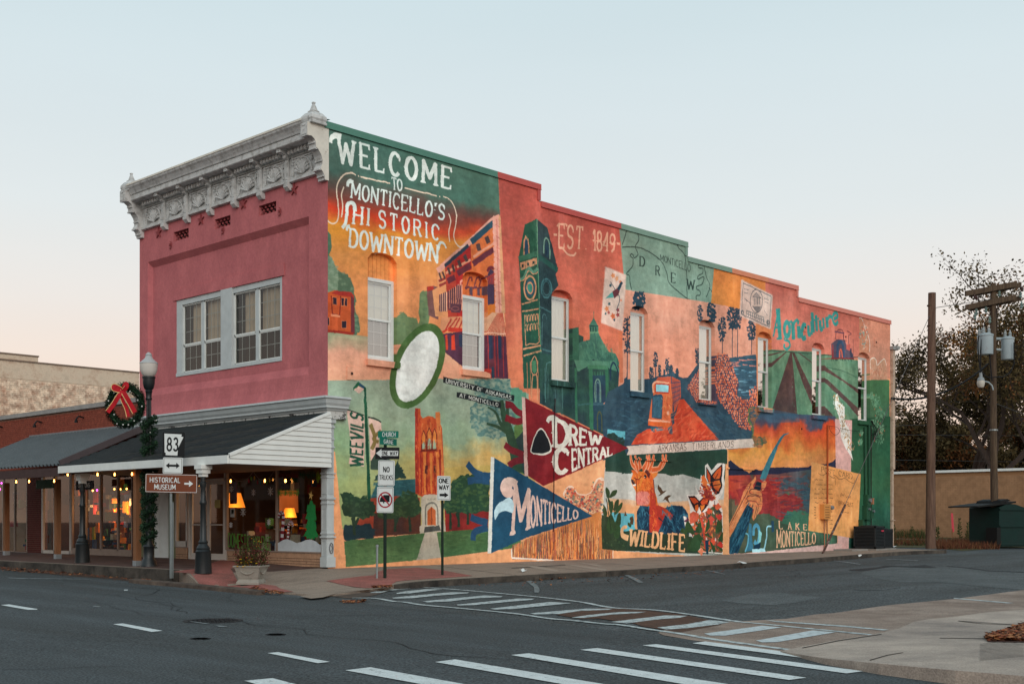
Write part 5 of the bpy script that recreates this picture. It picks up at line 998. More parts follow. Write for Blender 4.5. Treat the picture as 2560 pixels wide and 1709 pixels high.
vm_ = n_.new('ShaderNodeVectorMath');vm_.operation = 'SCALE';l_.new(ti.outputs[0],vm_.inputs[0]);l_.new(mr_.outputs[0],vm_.inputs['Scale']);l_.new(vm_.outputs[0],b_.inputs['Base Color'])
nz2 = n_.new('ShaderNodeTexNoise');nz2.inputs['Scale'].default_value = 9;nz2.inputs['Detail'].default_value = 10;l_.new(tcn.outputs['Object'],nz2.inputs['Vector'])
bp_ = n_.new('ShaderNodeBump');bp_.inputs['Strength'].default_value = .35;bp_.inputs['Distance'].default_value = .03;l_.new(nz2.outputs['Fac'],bp_.inputs['Height']);l_.new(bp_.outputs[0],b_.inputs['Normal'])
def muv(w):return np.stack([(w[:,0]-MX0)/MWm,(w[:,2]-MZ0)/MHm],1)
pinkm = mat('pink_stucco',(194,113,115),.85,.14,1.6,.7,9,spec=.1,rgb2=(172,98,102),thr=.54,sc2=1.4,sharp=2.2,grain=.05,gs=14,stretch=(1,1,.6))
grey_iron = mat('cornice_grey',(198,198,196),.6,.12,3,.15,30,rgb2=(136,132,126),thr=.6,sc2=5,sharp=4)
cream_iron = mat('cornice_cream',(218,212,200),.7,.1,3,.15,30,rgb2=(130,112,96),thr=.68,sc2=7,sharp=9)
white_w = mat('white_trim',(224,226,222),.6,.06,4,.1,40)
trimg = mat('grey_trim',(186,192,192),.6,.08,4,.1,40)
peel = mat('peeling_trim',(196,196,192),.8,.1,4,.3,40,rgb2=(60,58,56),thr=.56,sc2=5,sharp=22)
siding = mat('white_siding',(216,217,212),.55,.05,3,.05,30)
roofdk = mat('flat_roof',(90,88,86),.9)
wood = mat('wood_post',(142,98,68),.85,.2,3,.3,20,rgb2=(112,76,52),thr=.55,sc2=6,sharp=3,stretch=(6,6,.6))
G1 = glass('window_glass',(250,250,248),7);G2 = glass('shop_glass',(235,235,230),.9);G3 = glass('tree_reflecting_glass',(150,150,146),8);G4 = glass('front_glass',(215,215,210),.8)  # far lower panes: dark tint helps paint in the mirrored trees
blind = mat('blind',(250,248,232),.8,.03,2,0,emit=None);blind_d = mat('screened_blind',(150,154,150),.9,.06,3,0);curtain = mat('curtain',(208,190,170),.9,.18,9,0,stretch=(1,6,.3));curtain_d = mat('curtain_room_shade',(50,42,38),.95,.2,9,0,stretch=(1,6,.3));dark_in = mat('dark_interior',(26,27,28),.9,.1)
BT = thing('corner_building',(0,0,0), 'two-storey pink and mural-painted corner building with a grey pressed metal cornice', 'building')
L_,Wd = 29.93,9.19
# heights of the stepped parapet (top of the wall under the coping)
STEPS = [(0.0,7.80,11.08),(7.80,15.19,10.59),(15.19,22.37,10.11),(22.37,L_,9.68)]
def ztop(x):
 for a,b,z in STEPS:
  if x<b:return z
 return STEPS[-1][2]
 # windows on the mural side (opening x0, x1, sill z, spring z, crown z)
WINX = []
for i,(x0,right)in enumerate([(1.28,('F',684,200)),(4.65,('F',1490,400)),(8.34,('H',690,1300)),(12.12,('H',1306,1400)),(15.91,('J',842,1200)),(19.60,('J',1326,1200)),(23.45,('L',932,900)),(27.11,('L',1335,900))]):
 x1 = onY(px(right[0],right[1],right[2]))[0][0];WINX.append((x0,float(x1)))
SILL = [5.33,5.37,5.38,5.34,5.34,5.33,5.30,5.30]
wall = MB();xs = [0.0];NA = 8;DEP = .24
def arch(i,x):
 x0,x1 = WINX[i];u = (x-x0)/(x1-x0)*2-1;return 7.93+.2*(1-u*u)**.5 if abs(u)<1 else 7.93
def span(x0,x1,zb,zt):wall.quad((x0,0,zb),(x1,0,zb),(x1,0,zt),(x0,0,zt))
cuts = sorted(set([0.0,7.80,15.19,22.37,L_]))
def plain(x0,x1,zb=-.35,zt=None):
 cs = [x0]+[c for c in cuts if x0<c<x1]+[x1]
 for a,b in zip(cs,cs[1:]):span(a,b,zb,ztop((a+b)/2)if zt is None else zt)
px0 = 0.0
for i,(x0,x1)in enumerate(WINX):
 plain(px0,x0);span(x0,x1,-.35,SILL[i]);xx = np.linspace(x0,x1,NA+1);zz = [arch(i,x)for x in xx]
 cs = [c for c in cuts if x0<c<x1]
 for a,b,za,zb in zip(xx,xx[1:],zz,zz[1:]):
  t = ztop((a+b)/2);wall.quad((a,0,za),(b,0,zb),(b,0,t),(a,0,t));wall.quad((a,0,za),(a,DEP,za),(b,DEP,zb),(b,0,zb))
 for x in(x0,x1):wall.quad((x,0,SILL[i]),(x,DEP,SILL[i]),(x,DEP,7.93),(x,0,7.93))
 wall.quad((x0,0,SILL[i]),(x1,0,SILL[i]),(x1,DEP,SILL[i]),(x0,DEP,SILL[i]))
 px0 = x1
plain(px0,L_)
for(a,b,z),(c,d,z2)in zip(STEPS,STEPS[1:]+[(L_,0,-.35)]):wall.quad((b,0,z2),(b,.32,z2),(b,.32,z),(b,0,z))
for a,b,z in STEPS:wall.quad((a,0,z),(b,0,z),(b,.32,z),(a,.32,z));wall.quad((a,.32,9.2),(b,.32,9.2),(b,.32,z),(a,.32,z))
part('mural_wall',wall,mm,BT,uv=muv,label='side wall covered by a colourful mural with lettering')
# rest of the shell
sh = MB();sh.box((L_-.3,.33,-.3),(L_,Wd,9.45));sh.box((.5,Wd-.3,4.1),(L_-.31,Wd,9.9));part('rear_wall',sh,pinkm,BT)
rf = MB();rf.box((.35,.45,9.0),(L_-.31,Wd-.31,9.15));part('roof',rf,roofdk,BT)
# coping pieces in the colours of the panels below
CPC = [(-.12,6.02,(86,134,118), 'green'),(6.02,7.86,(196,88,82), 'red'),(7.86,11.62,(196,86,80), 'red'),(11.62,15.25,(128,158,142), 'sage'),(15.25,17.9,(128,158,142), 'sage'),(17.9,20.3,(224,142,108), 'orange'),(20.3,22.43,(218,134,118), 'coral'),(22.43,29.98,(214,136,116), 'coral')]
for x0,x1,c,nm in CPC:
 z = ztop((x0+x1)/2);cb = MB();cb.box((x0,-.03,z-.12),(x1-.004,.36,z+.04));cb.box((x0,-.042,z-.135),(x1-.004,-.03,z-.11))
 part('coping',cb,mat('coping_'+nm,c,.5,.06,3,.1,20),BT,label=nm+' painted metal coping piece')
for x,z0,z1,c in((7.80,10.63,10.88, 'red'),(15.19,10.15,10.39, 'sage'),(22.37,9.72,9.91, 'coral')):
 cb = MB();cb.box((x-.1,-.029,z0+.0),(x+.035,.355,z1+.08));part('coping',cb,MATS['coping_'+c],BT)
 # ---- mural side windows
def frame_ring(mb,x0,x1,z0,z1,y0,y1,w,wb=None):
 wb = wb or w;mb.box((x0,y0,z0),(x0+w,y1,z1));mb.box((x1-w,y0,z0),(x1,y1,z1));mb.box((x0+w,y0,z0),(x1-w,y1,z0+wb));mb.box((x0+w,y0,z1-w),(x1-w,y1,z1))
for i,(x0,x1)in enumerate(WINX):
 big = i<2;top = 7.47 if big else 7.93;z0 = SILL[i]+.01;w = .09 if big else .045
 fm = MB();frame_ring(fm,x0+.004,x1-.004,z0,top,.12 if big else .145,.23,w)
 wi = part('window',fm,white_w if big else mat('thin_frame',(196,196,190),.5,.05),BT,label=('white framed window with grid and board infill above' if big else 'narrow window with an arched top'))
 sf = MB();sf.box((x0-.06,-.09,SILL[i]-.16),(x1+.06,-.001,SILL[i]));part('sill',sf,mm,wi,uv=muv)
 mid = z0+(top-z0)*(.5 if big else .52)
 s1 = MB();frame_ring(s1,x0+w,x1-w,mid-.03,top-w,.155,.19,.045 if big else .03);part('sash',s1,white_w,wi)
 s2 = MB();frame_ring(s2,x0+w,x1-w,z0+w,mid+.03,.175,.21,.045 if big else .03);part('sash',s2,white_w if big or i!=5 else MATS['thin_frame'],wi)
 for(a,b,yy,lower)in((mid+.02,top-w-.03,.18,False),(z0+w+.03,mid,.2,True)):
  p = MB();p.quad((x0+w+.03,yy,a),(x1-w-.03,yy,a),(x1-w-.03,yy,b),(x0+w+.03,yy,b));part('pane',p,G3 if(i>=5 and lower)else G1,wi)
  if big:
   g = MB();xa,xb = x0+w+.04,x1-w-.04
   for k in(1,2):g.box((xa+(xb-xa)*k/3-.008,yy+.003,a),(xa+(xb-xa)*k/3+.008,yy+.012,b));g.box((xa,yy+.0035,a+(b-a)*k/3-.008),(xb,yy+.0115,a+(b-a)*k/3+.008))
   part('muntin',g,white_w,wi)
  q = MB();
  if not big:
   nf = 26
   for k in range(nf):
    u0 = x0+.05+(x1-x0-.1)*k/nf;u1 = x0+.05+(x1-x0-.1)*(k+1)/nf;ya = .27+.02*math.sin(k*1.3+i);yb = .27+.02*math.sin((k+1)*1.3+i);q.quad((u0,ya,a),(u1,yb,a),(u1,yb,b),(u0,ya,b))
  else:q.quad((x0+.05,.25,a),(x1-.05,.25,a),(x1-.05,.25,b),(x0+.05,.25,b))
  part('blind',q,(blind_d if big and lower else(dark_in if(i>=5 and lower and i!=6)else blind)),wi)  # dark lower sheets stand in for trees mirrored in the far panes
 bk = MB();bk.quad((x0,.4,z0-.05),(x1,.4,z0-.05),(x1,.4,8.2),(x0,.4,8.2));part('backing',bk,dark_in,wi)
 if big:
  nb = 7
  for k in range(nb):
   a = x0+(x1-x0)*k/nb+.006;b = x0+(x1-x0)*(k+1)/nb-.006;bd = MB()
   bd.prism([(a,.15,top),(b,.15,top),(b,.15,arch(i,min(max(b,x0+.02),x1-.02))+.01),(a,.15,arch(i,min(max(a,x0+.02),x1-.02))+.01)],(0,.03,0));part('board',bd,mm,wi,uv=muv)
 else:
  bd = MB();xx = np.linspace(x0+.002,x1-.002,9);bd.prism([(x0+.002,.17,top+.002),(x1-.002,.17,top+.002)]+[(x,.17,arch(i,x)+.01)for x in xx[::-1]],(0,.04,0));part('arch_infill',bd,mm,wi,uv=muv)
  # bricked-up openings and anchor plates below (relief only, painted like the wall)
def relief(x0,x1,z0,z1,name,d=.03):
 b = MB();b.box((x0,-d,z0),(x1,-.001,z1));part(name,b,mm,BT,uv=muv)
a = onY(px('F',235,1070,335,1170));
def plate(reg,c,s=.12):
 p = onY(px(reg,*c))[0];b = MB();b.box((p[0]-s*1.2,-.02,p[2]-s*1.4),(p[0]+s*1.2,-.001,p[2]+s*1.4));
 pl_ = part('anchor_plate',b,mm,BT,uv=muv);k = MB();k.lathe((p[0],-.03,p[2]),[(.03,-.03),(.035,0),(.02,.03)],8);part('bolt',k,mat('rusty',(70,50,44),.8),pl_)
for r,c in(('F',(278,1115)),('L',(755,492)),('L',(1115,575)),('L',(1388,625)),('L',(722,1395))):plate(r,c)
for(x0,x1,z0)in((12.3,14.3,3.15),(17.6,19.5,3.02)):relief(x0,x1,z0,z0+.05, 'blocked_sill',.05)
# ---- pink front
RD = .13  # depth of the recessed panel
Y0r,Y1r,Zb,Zt = .78,8.72,5.0,8.9
wq = onX(px('C',342,1098,345,445,1250,240,1240,962),RD);WY1 = float((wq[0][1]+wq[1][1])/2);WY0 = float((wq[2][1]+wq[3][1])/2);WZ0 = float((wq[0][2]+wq[3][2])/2);WZ1 = float((wq[1][2]+wq[2][2])/2)
fr = MB()
def fq(y0,y1,z0,z1,x=0.0):fr.quad((x,y0,z0),(x,y1,z0),(x,y1,z1),(x,y0,z1))
fq(0,Y0r,4.9,9.95);fq(Y1r,Wd,4.9,9.95);fq(Y0r,Y1r,Zt,9.95)
# vent openings in the top band
VENT = []
for a_,b_2 in(((575,1215),(715,1240)),((958,1105),(1105,1120)),((1370,970),(1532,970))):
 q0 = onX(px('A',a_[0],a_[1]))[0];q1 = onX(px('A',b_2[0],b_2[1]))[0];VENT.append((q1[1],q0[1]))
fr.f = fr.f[:-1];fr.m = fr.m[:-1]
zA,zB = 9.28,9.55;ys = [Y0r];
for v0,v1 in sorted(VENT):ys+=[v0,v1]
ys.append(Y1r)
fq(Y0r,Y1r,Zt,zA);fq(Y0r,Y1r,zB,9.95)
for k in range(0,len(ys),2):fq(ys[k],ys[k+1],zA,zB)
for v0,v1 in VENT:
 for a,b in(((v0,zA),(v1,zA)),((v1,zA),(v1,zB)),((v1,zB),(v0,zB)),((v0,zB),(v0,zA))):fr.quad((0,*a),(.22,*a),(.22,*b),(0,*b))
 fr.quad((.22,v0,zA),(.22,v1,zA),(.22,v1,zB),(.22,v0,zB))
 # recessed panel with splayed top and bottom
PY0,PY1,PZ0,PZ1 = Y0r+.06,Y1r-.1,Zb+.12,Zt-.16
fr.quad((0,Y0r,Zt),(0,Y1r,Zt),(RD,PY1,PZ1),(RD,PY0,PZ1));fr.quad((0,Y0r,4.9),(RD,PY0,PZ0),(RD,PY0,PZ1),(0,Y0r,Zt));fr.quad((0,Y1r,4.9),(RD,PY1,PZ0),(RD,PY1,PZ1),(0,Y1r,Zt));fr.quad((0,Y0r,4.9),(0,Y1r,4.9),(RD,PY1,PZ0),(RD,PY0,PZ0))
fq(PY0,WY0,PZ0,PZ1,RD);fq(WY1,PY1,PZ0,PZ1,RD);fq(WY0,WY1,PZ0,WZ0,RD);fq(WY0,WY1,WZ1,PZ1,RD)
for a,b in(((WY0,WZ0),(WY1,WZ0)),((WY1,WZ0),(WY1,WZ1)),((WY1,WZ1),(WY0,WZ1)),((WY0,WZ1),(WY0,WZ0))):fr.quad((RD,*a),(RD+.16,*a),(RD+.16,*b),(RD,*b))
# flared foot
pf = [(0,4.9),(-.01,4.75),(-.035,4.55),(-.07,4.38),(-.1,4.24)]
for(xa,za),(xb,zb)in zip(pf,pf[1:]):fr.quad((xa,0,za),(xa,Wd,za),(xb,Wd,zb),(xb,0,zb));fr.quad((xa,0,za),(0,0,za),(0,0,zb),(xb,0,zb));fr.quad((xa,Wd,za),(.3,Wd,za),(.3,Wd,zb),(xb,Wd,zb))
fr.quad((0,Wd,4.9),(.6,Wd,4.9),(.6,Wd,9.95),(0,Wd,9.95))
part('front_wall',fr,pinkm,BT,label='pink stucco front with a recessed panel')
for v0,v1 in VENT:
 b = MB();
 for k in range(9):
  y = v0+(v1-v0)*(k+.5)/9
  for j in range(3):
   if(k+j)%2==0:b.box((.06,y-.028,zA+.02+j*.085),(.1,y+.028,zA+.075+j*.085))
 part('vent_grille',b,mat('vent_red',(150,74,76),.9),BT)
 d = MB();d.quad((.2,v0,zA),(.2,v1,zA),(.2,v1,zB),(.2,v0,zB));part('vent_back',d,dark_in,BT)
lin_ = MB();lin_.box((RD-.03,WY0-.12,WZ1),(RD-.001,WY1+.12,WZ1+.30));part('lintel_band',lin_,pinkm,BT)
for rx,ry in((440,1278),(835,1155),(1232,1005),(1705,872)):
 c = onX(px('A',rx,ry))[0];p = [(-.001,c[1]+(.15 if k%2 else .06)*math.sin(k*PI/5+PI/10*0),c[2]+(.17 if k%2==0 else .06)*math.cos(k*PI/5))for k in range(10)]
 p = [(-.001,c[1]+(.17 if k%2==0 else .055)*math.sin(k*PI/5),c[2]+(.17 if k%2==0 else .055)*math.cos(k*PI/5))for k in range(10)];b = MB();b.prism(p,(-.04,0,0));part('anchor_star',b,mat('anchor_red',(140,66,68),.8),BT)
for rx,ry in((550,1392),(1037,1253),(1568,1080)):
 c = onX(px('A',rx,ry))[0];b = MB();b.tube([(-.03,c[1]-.07*math.cos(a),c[2]+.1*math.sin(a))for a in np.linspace(-2.2,1.6,12)],.014,6);b.box((-.05,c[1]-.03,c[2]-.02),(0,c[1]+.03,c[2]+.04));part('anchor_hook',b,MATS['anchor_red'],BT)
 # ---- front window
fm = MB();ym = (WY0+WY1)/2;XF = RD+.06
pm = onX(px('C',738,900,815,900),RD);M0,M1 = float(pm[1][1]),float(pm[0][1])
fm.box((RD+.01,WY0+.003,WZ0+.003),(XF+.08,WY0+.1,WZ1-.003));fm.box((RD+.01,WY1-.3,WZ0+.003),(XF+.08,WY1-.003,WZ1-.003));fm.box((RD-.03,M0-.05,WZ0+.003),(XF+.08,M1+.05,WZ1-.003));fm.box((RD+.012,WY0+.1,WZ1-.16),(XF+.078,WY1-.3,WZ1-.004));fm.box((RD-.02,WY0+.01,WZ0+.004),(XF+.078,WY1-.01,WZ0+.1))
FWN = part('window',fm,trimg,BT,label='wide grey framed double window on the pink front')
for(s0,s1)in((WY0+.1,M0-.05),(M1+.05,WY1-.3)):
 half = (s0+s1)/2-(.15 if s0>M0 else .18)*0
 mid = WZ0+.1+(WZ1-WZ0-.26)*.4
 mu = MB();mu.box((XF-.01,half-.07,WZ0+.1),(XF+.06,half+.07,WZ1-.16));part('mullion',mu,trimg,FWN)
 for(a,b)in((s0,half-.07),(half+.07,s1)):
  s = MB()
  for(z0,z1,dx)in((WZ0+.1,mid,.015),(mid,WZ1-.16,0)):
   s.box((XF+dx,a,z0),(XF+dx+.03,a+.035,z1));s.box((XF+dx,b-.035,z0),(XF+dx+.03,b,z1));s.box((XF+dx,a,z0),(XF+dx+.031,b,z0+.04));s.box((XF+dx,a,z1-.04),(XF+dx+.031,b,z1))
  part('sash',s,white_w,FWN)
  g = MB();g.quad((XF+.02,a+.03,WZ0+.1),(XF+.02,b-.03,WZ0+.1),(XF+.02,b-.03,WZ1-.17),(XF+.02,a+.03,WZ1-.17));part('pane',g,G4,FWN)
  g = MB();
  for k in(1,2):y = a+(b-a)*k/3;g.box((XF+.022,y-.008,WZ0+.12),(XF+.03,y+.008,WZ1-.2))
  for z0,z1,nn in((WZ0+.12,mid,2),(mid,WZ1-.18,3)):
   for k in range(1,nn):z = z0+(z1-z0)*k/nn;g.box((XF+.0225,a+.03,z-.008),(XF+.0295,b-.03,z+.008))
  part('muntin',g,trimg,FWN)
  for z0,z1,m_ in((WZ0+.1,mid,curtain_d),(mid,WZ1-.17,curtain)):  # lower curtains coloured dark in place of the unlit room behind
   q = MB();nf = 20;yb = b-(.0 if a<half-.01 and b>half-.2 and False else(.34*(b-a)if b==s1 else 0))
   for k in range(nf):
    u0 = a+(yb-a)*k/nf;u1 = a+(yb-a)*(k+1)/nf;q.quad((XF+.12+.02*math.sin(k*1.4),u0,z0),(XF+.12+.02*math.sin(k*1.4+1.4),u1,z0),(XF+.12+.02*math.sin(k*1.4+1.4),u1,z1),(XF+.12+.02*math.sin(k*1.4),u0,z1))
   part('curtain',q,m_,FWN)
bk = MB();bk.quad((XF+.3,WY0-.1,WZ0-.1),(XF+.3,WY1+.1,WZ0-.1),(XF+.3,WY1+.1,WZ1+.1),(XF+.3,WY0-.1,WZ1+.1));part('backing',bk,mat('dim_green_room',(60,66,62),.9),FWN)
# ---- pressed metal cornice
CN = MB();pr = [(-.02,9.86),(-.10,9.88),(-.10,9.95),(-.05,9.96),(-.05,10.50),(-.09,10.50),(-.10,10.56),(-.13,10.57),(-.14,10.66),(-.42,10.68),(-.44,10.70),(-.44,10.84),(-.47,10.85),(-.49,10.90),(-.54,10.98),(-.585,11.03),(-.60,11.08),(-.60,11.13),(-.52,11.16),(0.1,11.20)]
for(xa,za),(xb,zb)in zip(pr,pr[1:]):CN.quad((xa,.02,za),(xa,Wd-.02,za),(xb,Wd-.02,zb),(xb,.02,zb))
CNo = part('cornice',CN,grey_iron,BT,label='grey pressed metal cornice with shell panels')
lip = MB();lip.box((-.615,.3,11.085),(-.595,Wd-.3,11.135));part('drip_edge',lip,cream_iron,CNo)
# end brackets: scrolled profile, traced on the side plane
ep = onY(px('Y',358,332,358,508,412,518,452,560,468,600,472,668,500,690,540,770,556,840,552,890,535,925,532,955,560,985,582,1040,590,1092,600,1096),-.012);ep = [(float(min(p[0],.0)),float(p[2]))for p in ep]
sc_ = -.64/min(p[0]for p in ep)
ep = [(p[0]*sc_,p[1])for p in ep]
for y0,y1 in((-.012,.27),(Wd-.27,Wd+.012)):
 b = MB();pts = [(x,y0,z)for x,z in ep]+[(.0,y0,ep[-1][1]),(.0,y0,ep[0][1])];b.prism(pts,(0,y1-y0,0));bo = part('end_bracket',b,grey_iron,CNo)
 if y0<0:s = MB();s.quad(*[(x,y0-.004,z)for x,z in ep+[(.02,ep[-1][1]),(.02,ep[0][1])]]);part('cheek_plate',s,cream_iron,CNo)
 b = MB();yc = (y0+y1)/2;zc = (ep[0][1]+ep[1][1])/2;X_ = ep[0][0]-.012;h = (ep[0][1]-ep[1][1])/2-.04
 for(a1,a2,z1,z2)in((-.1,.1,h-.03,h),(-.1,.1,-h,-h+.03),(-.1,-.07,-h+.03,h-.03),(.07,.1,-h+.03,h-.03)):b.box((X_,yc+a1,zc+z1),(X_+.02,yc+a2,zc+z2))
 b.box((X_,yc-.015,zc-.015),(X_+.03,yc+.015,zc+.015));part('rosette',b,grey_iron,CNo)
 # bracket carving ridges
 for(x,z)in((ep[4][0],ep[4][1]),(ep[5][0],ep[5][1]-.02),(ep[8][0],ep[8][1]),(ep[11][0],ep[11][1]),(ep[13][0],ep[13][1])):
  b = MB();b.box((x-.035,y0+.01,z-.02),(x+.05,y1-.01,z+.02));part('moulding',b,grey_iron,CNo)
 zt = ep[0][1];cx = ep[0][0]/2-.02;b = MB();b.lathe((cx,yc,zt),[(.33,0),(.33,.05),(.30,.07),(.335,.12),(.32,.2),(.22,.29),(.14,.32),(.15,.345),(.10,.37),(.06,.47),(.035,.53),(.055,.55),(.05,.575),(.0,.58)],4,PI/4)
 part('finial',b,grey_iron,CNo)
nb = 7;bw = (Wd-.7)/nb
for k in range(nb):
 yc = .35+bw*(k+.5)
 b = MB();zc = 9.99
 for j in range(9):  # shell of radiating ribs
  a = math.radians(18+j*18);r1 = .35;b.tube([(-.06,yc,zc+.03),(-.10,yc+r1*.55*math.cos(a),zc+.03+r1*.6*math.sin(a)),(-.075,yc+r1*.88*math.cos(a),zc+.03+r1*math.sin(a))],[.015,.035,.04],6)
 part('shell_ornament',b,grey_iron,CNo,sm=True)
 b = MB();b.tube([(-.07,yc+.4*math.cos(a),zc+.0+.43*math.sin(a))for a in np.linspace(.05,PI-.05,18)],.022,6)
 for s in(-1,1):
  for q in range(5):b.tube([(-.07,yc+s*(.36+.05*(q%2)),zc+.3+q*.04),(-.08,yc+s*(.44-.03*(q%2)),zc+.33+q*.04)],.018,5)
 part('leaf_scroll',b,grey_iron,CNo)
 b = MB();w = bw/2-.09
 for(a1,a2,z1,z2)in((-w,w,10.44,10.47),(-w,w,9.965,9.985),(-w,-w+.03,9.985,10.44),(w-.03,w,9.985,10.44)):b.box((-.075,yc+a1,z1),(-.045,yc+a2,z2))
 part('panel_frame',b,grey_iron,CNo)
 b = MB();
 for q in range(7):
  yy = yc+(q-3)*(bw-.24)/7;b.lathe((-.17,yy,10.6),[(.02,-.07),(.055,-.05),(.06,0),(.05,.05),(.03,.07)],8)
 part('bead_row',b,grey_iron,CNo)
 if k:
  yb = .35+bw*k;b = MB();b.prism([(-.05,yb-.07,9.80),(-.13,yb-.07,9.80),(-.14,yb-.07,9.90),(-.12,yb-.07,10.45),(-.2,yb-.07,10.5),(-.2,yb-.07,10.56),(-.36,yb-.07,10.62),(-.36,yb-.07,10.74),(-.1,yb-.07,10.74)],(0,.14,0));b.prism([(-.0,yb-.09,9.84),(-.16,yb-.09,9.84),(-.16,yb-.09,9.76),(-.08,yb-.09,9.68),(0,yb-.09,9.68)],(0,.18,0))
  br = part('bracket',b,grey_iron,CNo);b = MB();b.box((-.385,yb-.085,10.6),(-.36,yb+.085,10.76));b.box((-.395,yb-.05,10.64),(-.384,yb+.05,10.72))
  part('bracket_face',b,grey_iron,CNo);b = MB()
  for q in(-1,0,1):b.box((-.15,yb+q*.04-.012,9.95),(-.118,yb+q*.04+.012,10.4))
  part('bracket_fluting',b,grey_iron,CNo)
  # ---- belt moulding over the shopfront, returning round the corner
be = MB();pr = [(.0,4.30),(-.30,4.27),(-.31,4.22),(-.27,4.20),(-.24,4.10),(-.2,4.04),(-.2,3.99),(-.15,3.98),(-.13,3.93),(-.1,3.92),(-.1,3.72),(0,3.72)]
bx1 = float(onY(px('D',1697,30))[0][0])
for(xa,za),(xb,zb)in zip(pr,pr[1:]):be.quad((xa,xa,za),(xa,Wd,za),(xb,Wd,zb),(xb,xb,zb));be.quad((xa,xa,za),(bx1,xa,za),(bx1,xb,zb),(xb,xb,zb))
be.quad(*[(bx1,x,z)for x,z in pr]);be.m = [0]*len(be.f)
for i_ in range(len(be.f)):
 if(i_//2)in(9,10):be.m[i_] = 1
part('belt_moulding',be,[cream_iron if False else trimg,peel],BT,label='grey moulding with peeling paint above the shopfront')
# ---- corner pilaster of cast iron
pi = MB();pa,pb,pc,pd = -.05,.165,-.03,.2
pi.box((pa,pc,.03),(pb,pd,3.72))
for z,e,h in((3.62,.05,.09),(3.5,.03,.05),(3.2,.02,.05),(3.0,.03,.04),(2.35,.04,.03),(2.25,.02,.04),(1.72,.04,.05),(1.6,.02,.04),(.85,.03,.04),(.76,.05,.04),(.03,.04,.25)):pi.box((pa-e,pc-e,z),(pb+e*.6,pd,z+h))
PIo = part('corner_pilaster',pi,trimg,BT,label='white cast iron pilaster at the corner')
b = MB()
for k in range(5):b.box((pa-.012,pc+.03+k*.036,1.85),(pa,pc+.05+k*.036,2.9));b.box((pa+.03+k*.035,pc-.012,1.85),(pa+.048+k*.035,pc,2.9))
part('fluting',b,trimg,PIo);b = MB();
for z1,z2 in((.95,1.5),(.3,.7)):
 for(y1,y2,a,c)in((pc+.02,pd-.02,z1,z1+.02),(pc+.02,pd-.02,z2-.02,z2),(pc+.02,pc+.04,z1+.02,z2-.02),(pd-.04,pd-.02,z1+.02,z2-.02)):b.box((pa-.01,y1,a),(pa,y2,c))
part('panel_frame',b,trimg,PIo)
b = MB();b.tube([(.08+.055*math.cos(a),pc-.008,.5+.13*math.sin(a))for a in np.linspace(0,2*PI,16)],.014,5);b.tube([(.08+.03*math.cos(a*2),pc-.008,.5+.08*math.sin(a))for a in np.linspace(0,2*PI,14)],.008,4);part('medallion',b,mat('dark_iron_relief',(110,112,114),.6),PIo)
# ---- shopfront
def fY(x):return float(onX(px('f',x,1300),0)[0][1])
def fYr(reg,x):return fY(px(reg,x,0)[0][0])
yWa,yWb,yWc = fYr('S',1510),fYr('S',845),fYr('S',835);yDa = fYr('S',150);yDb = fYr('D',432);yWd = fYr('D',415);yWe = fYr('D',322);ySa = fYr('D',255);ySb = fYr('D',138)
zB0 = float(onX(px('S',1505,1292))[0][2]);zHd = 2.66;zS0 = float(onX(px('D',330,1196))[0][2]);print('sills',zB0,zS0)
bulk = mat('tan_brick',(178,140,112),.85,.14,6,.2,60);mortar = mat('mortar_dark',(84,70,62),.9)
alu = mat('aluminium_frame',(150,132,120),.5,.1,4,.05,30,metal=.2);aluw = mat('pale_frame',(196,186,176),.5,.08)
def bulkhead(y0,y1,zt,name='bulkhead'):
 b = MB();b.box((.03,y0,-.25),(.25,y1,zt-.02));o = part(name,b,mortar,BT)
 c = MB();h = .068;z = .02;r = 0
 while z+h<zt-.16:
  y = y0-(.13 if r%2 else 0)
  while y<y1:
   a,e = max(y,y0),min(y+.27,y1)
   if e-a>.02:c.box((.03-.014-random.uniform(0,.004),a+.005,z),(.04,e-.005,z+h-.012))
   y+=.28
  z+=h;r+=1
 y = y0
 while y<y1-.03:c.box((.01,y+.004,z),(.04,min(y+.068,y1)-.004,zt-.025));y+=.07
 part('brick_courses',c,bulk,o,kind='stuff')
 s = MB();s.box((-.01,y0,zt-.022),(.1,y1,zt+.012));part('ledge',s,alu,o)
bulkhead(.2,yDa,zB0);bulkhead(yWd,yWe+.02,zS0)
SF = MB()
for y in(.24,yWb,yDa+.03):SF.box((-.005,y-.035,zB0),(.07,y+.035,zHd))
SF.box((0,.2,zHd),(.072,yDa,zHd+.06));
SFo = part('shop_window',SF,alu,BT,label='large shop window with painted christmas decorations')
for a,b in((.24,yWb),(yWb,yDa+.03)):
 g = MB();g.quad((.03,a,zB0),(.03,b,zB0),(.03,b,zHd),(.03,a,zHd));part('pane',g,G2,SFo)
 # head over shopfront under the canopy
hd = MB();hd.box((0.02,.2,zHd+.06),(.3,Wd,3.71));part('transom_board',hd,mat('dark_transom',(66,54,48),.9),BT)
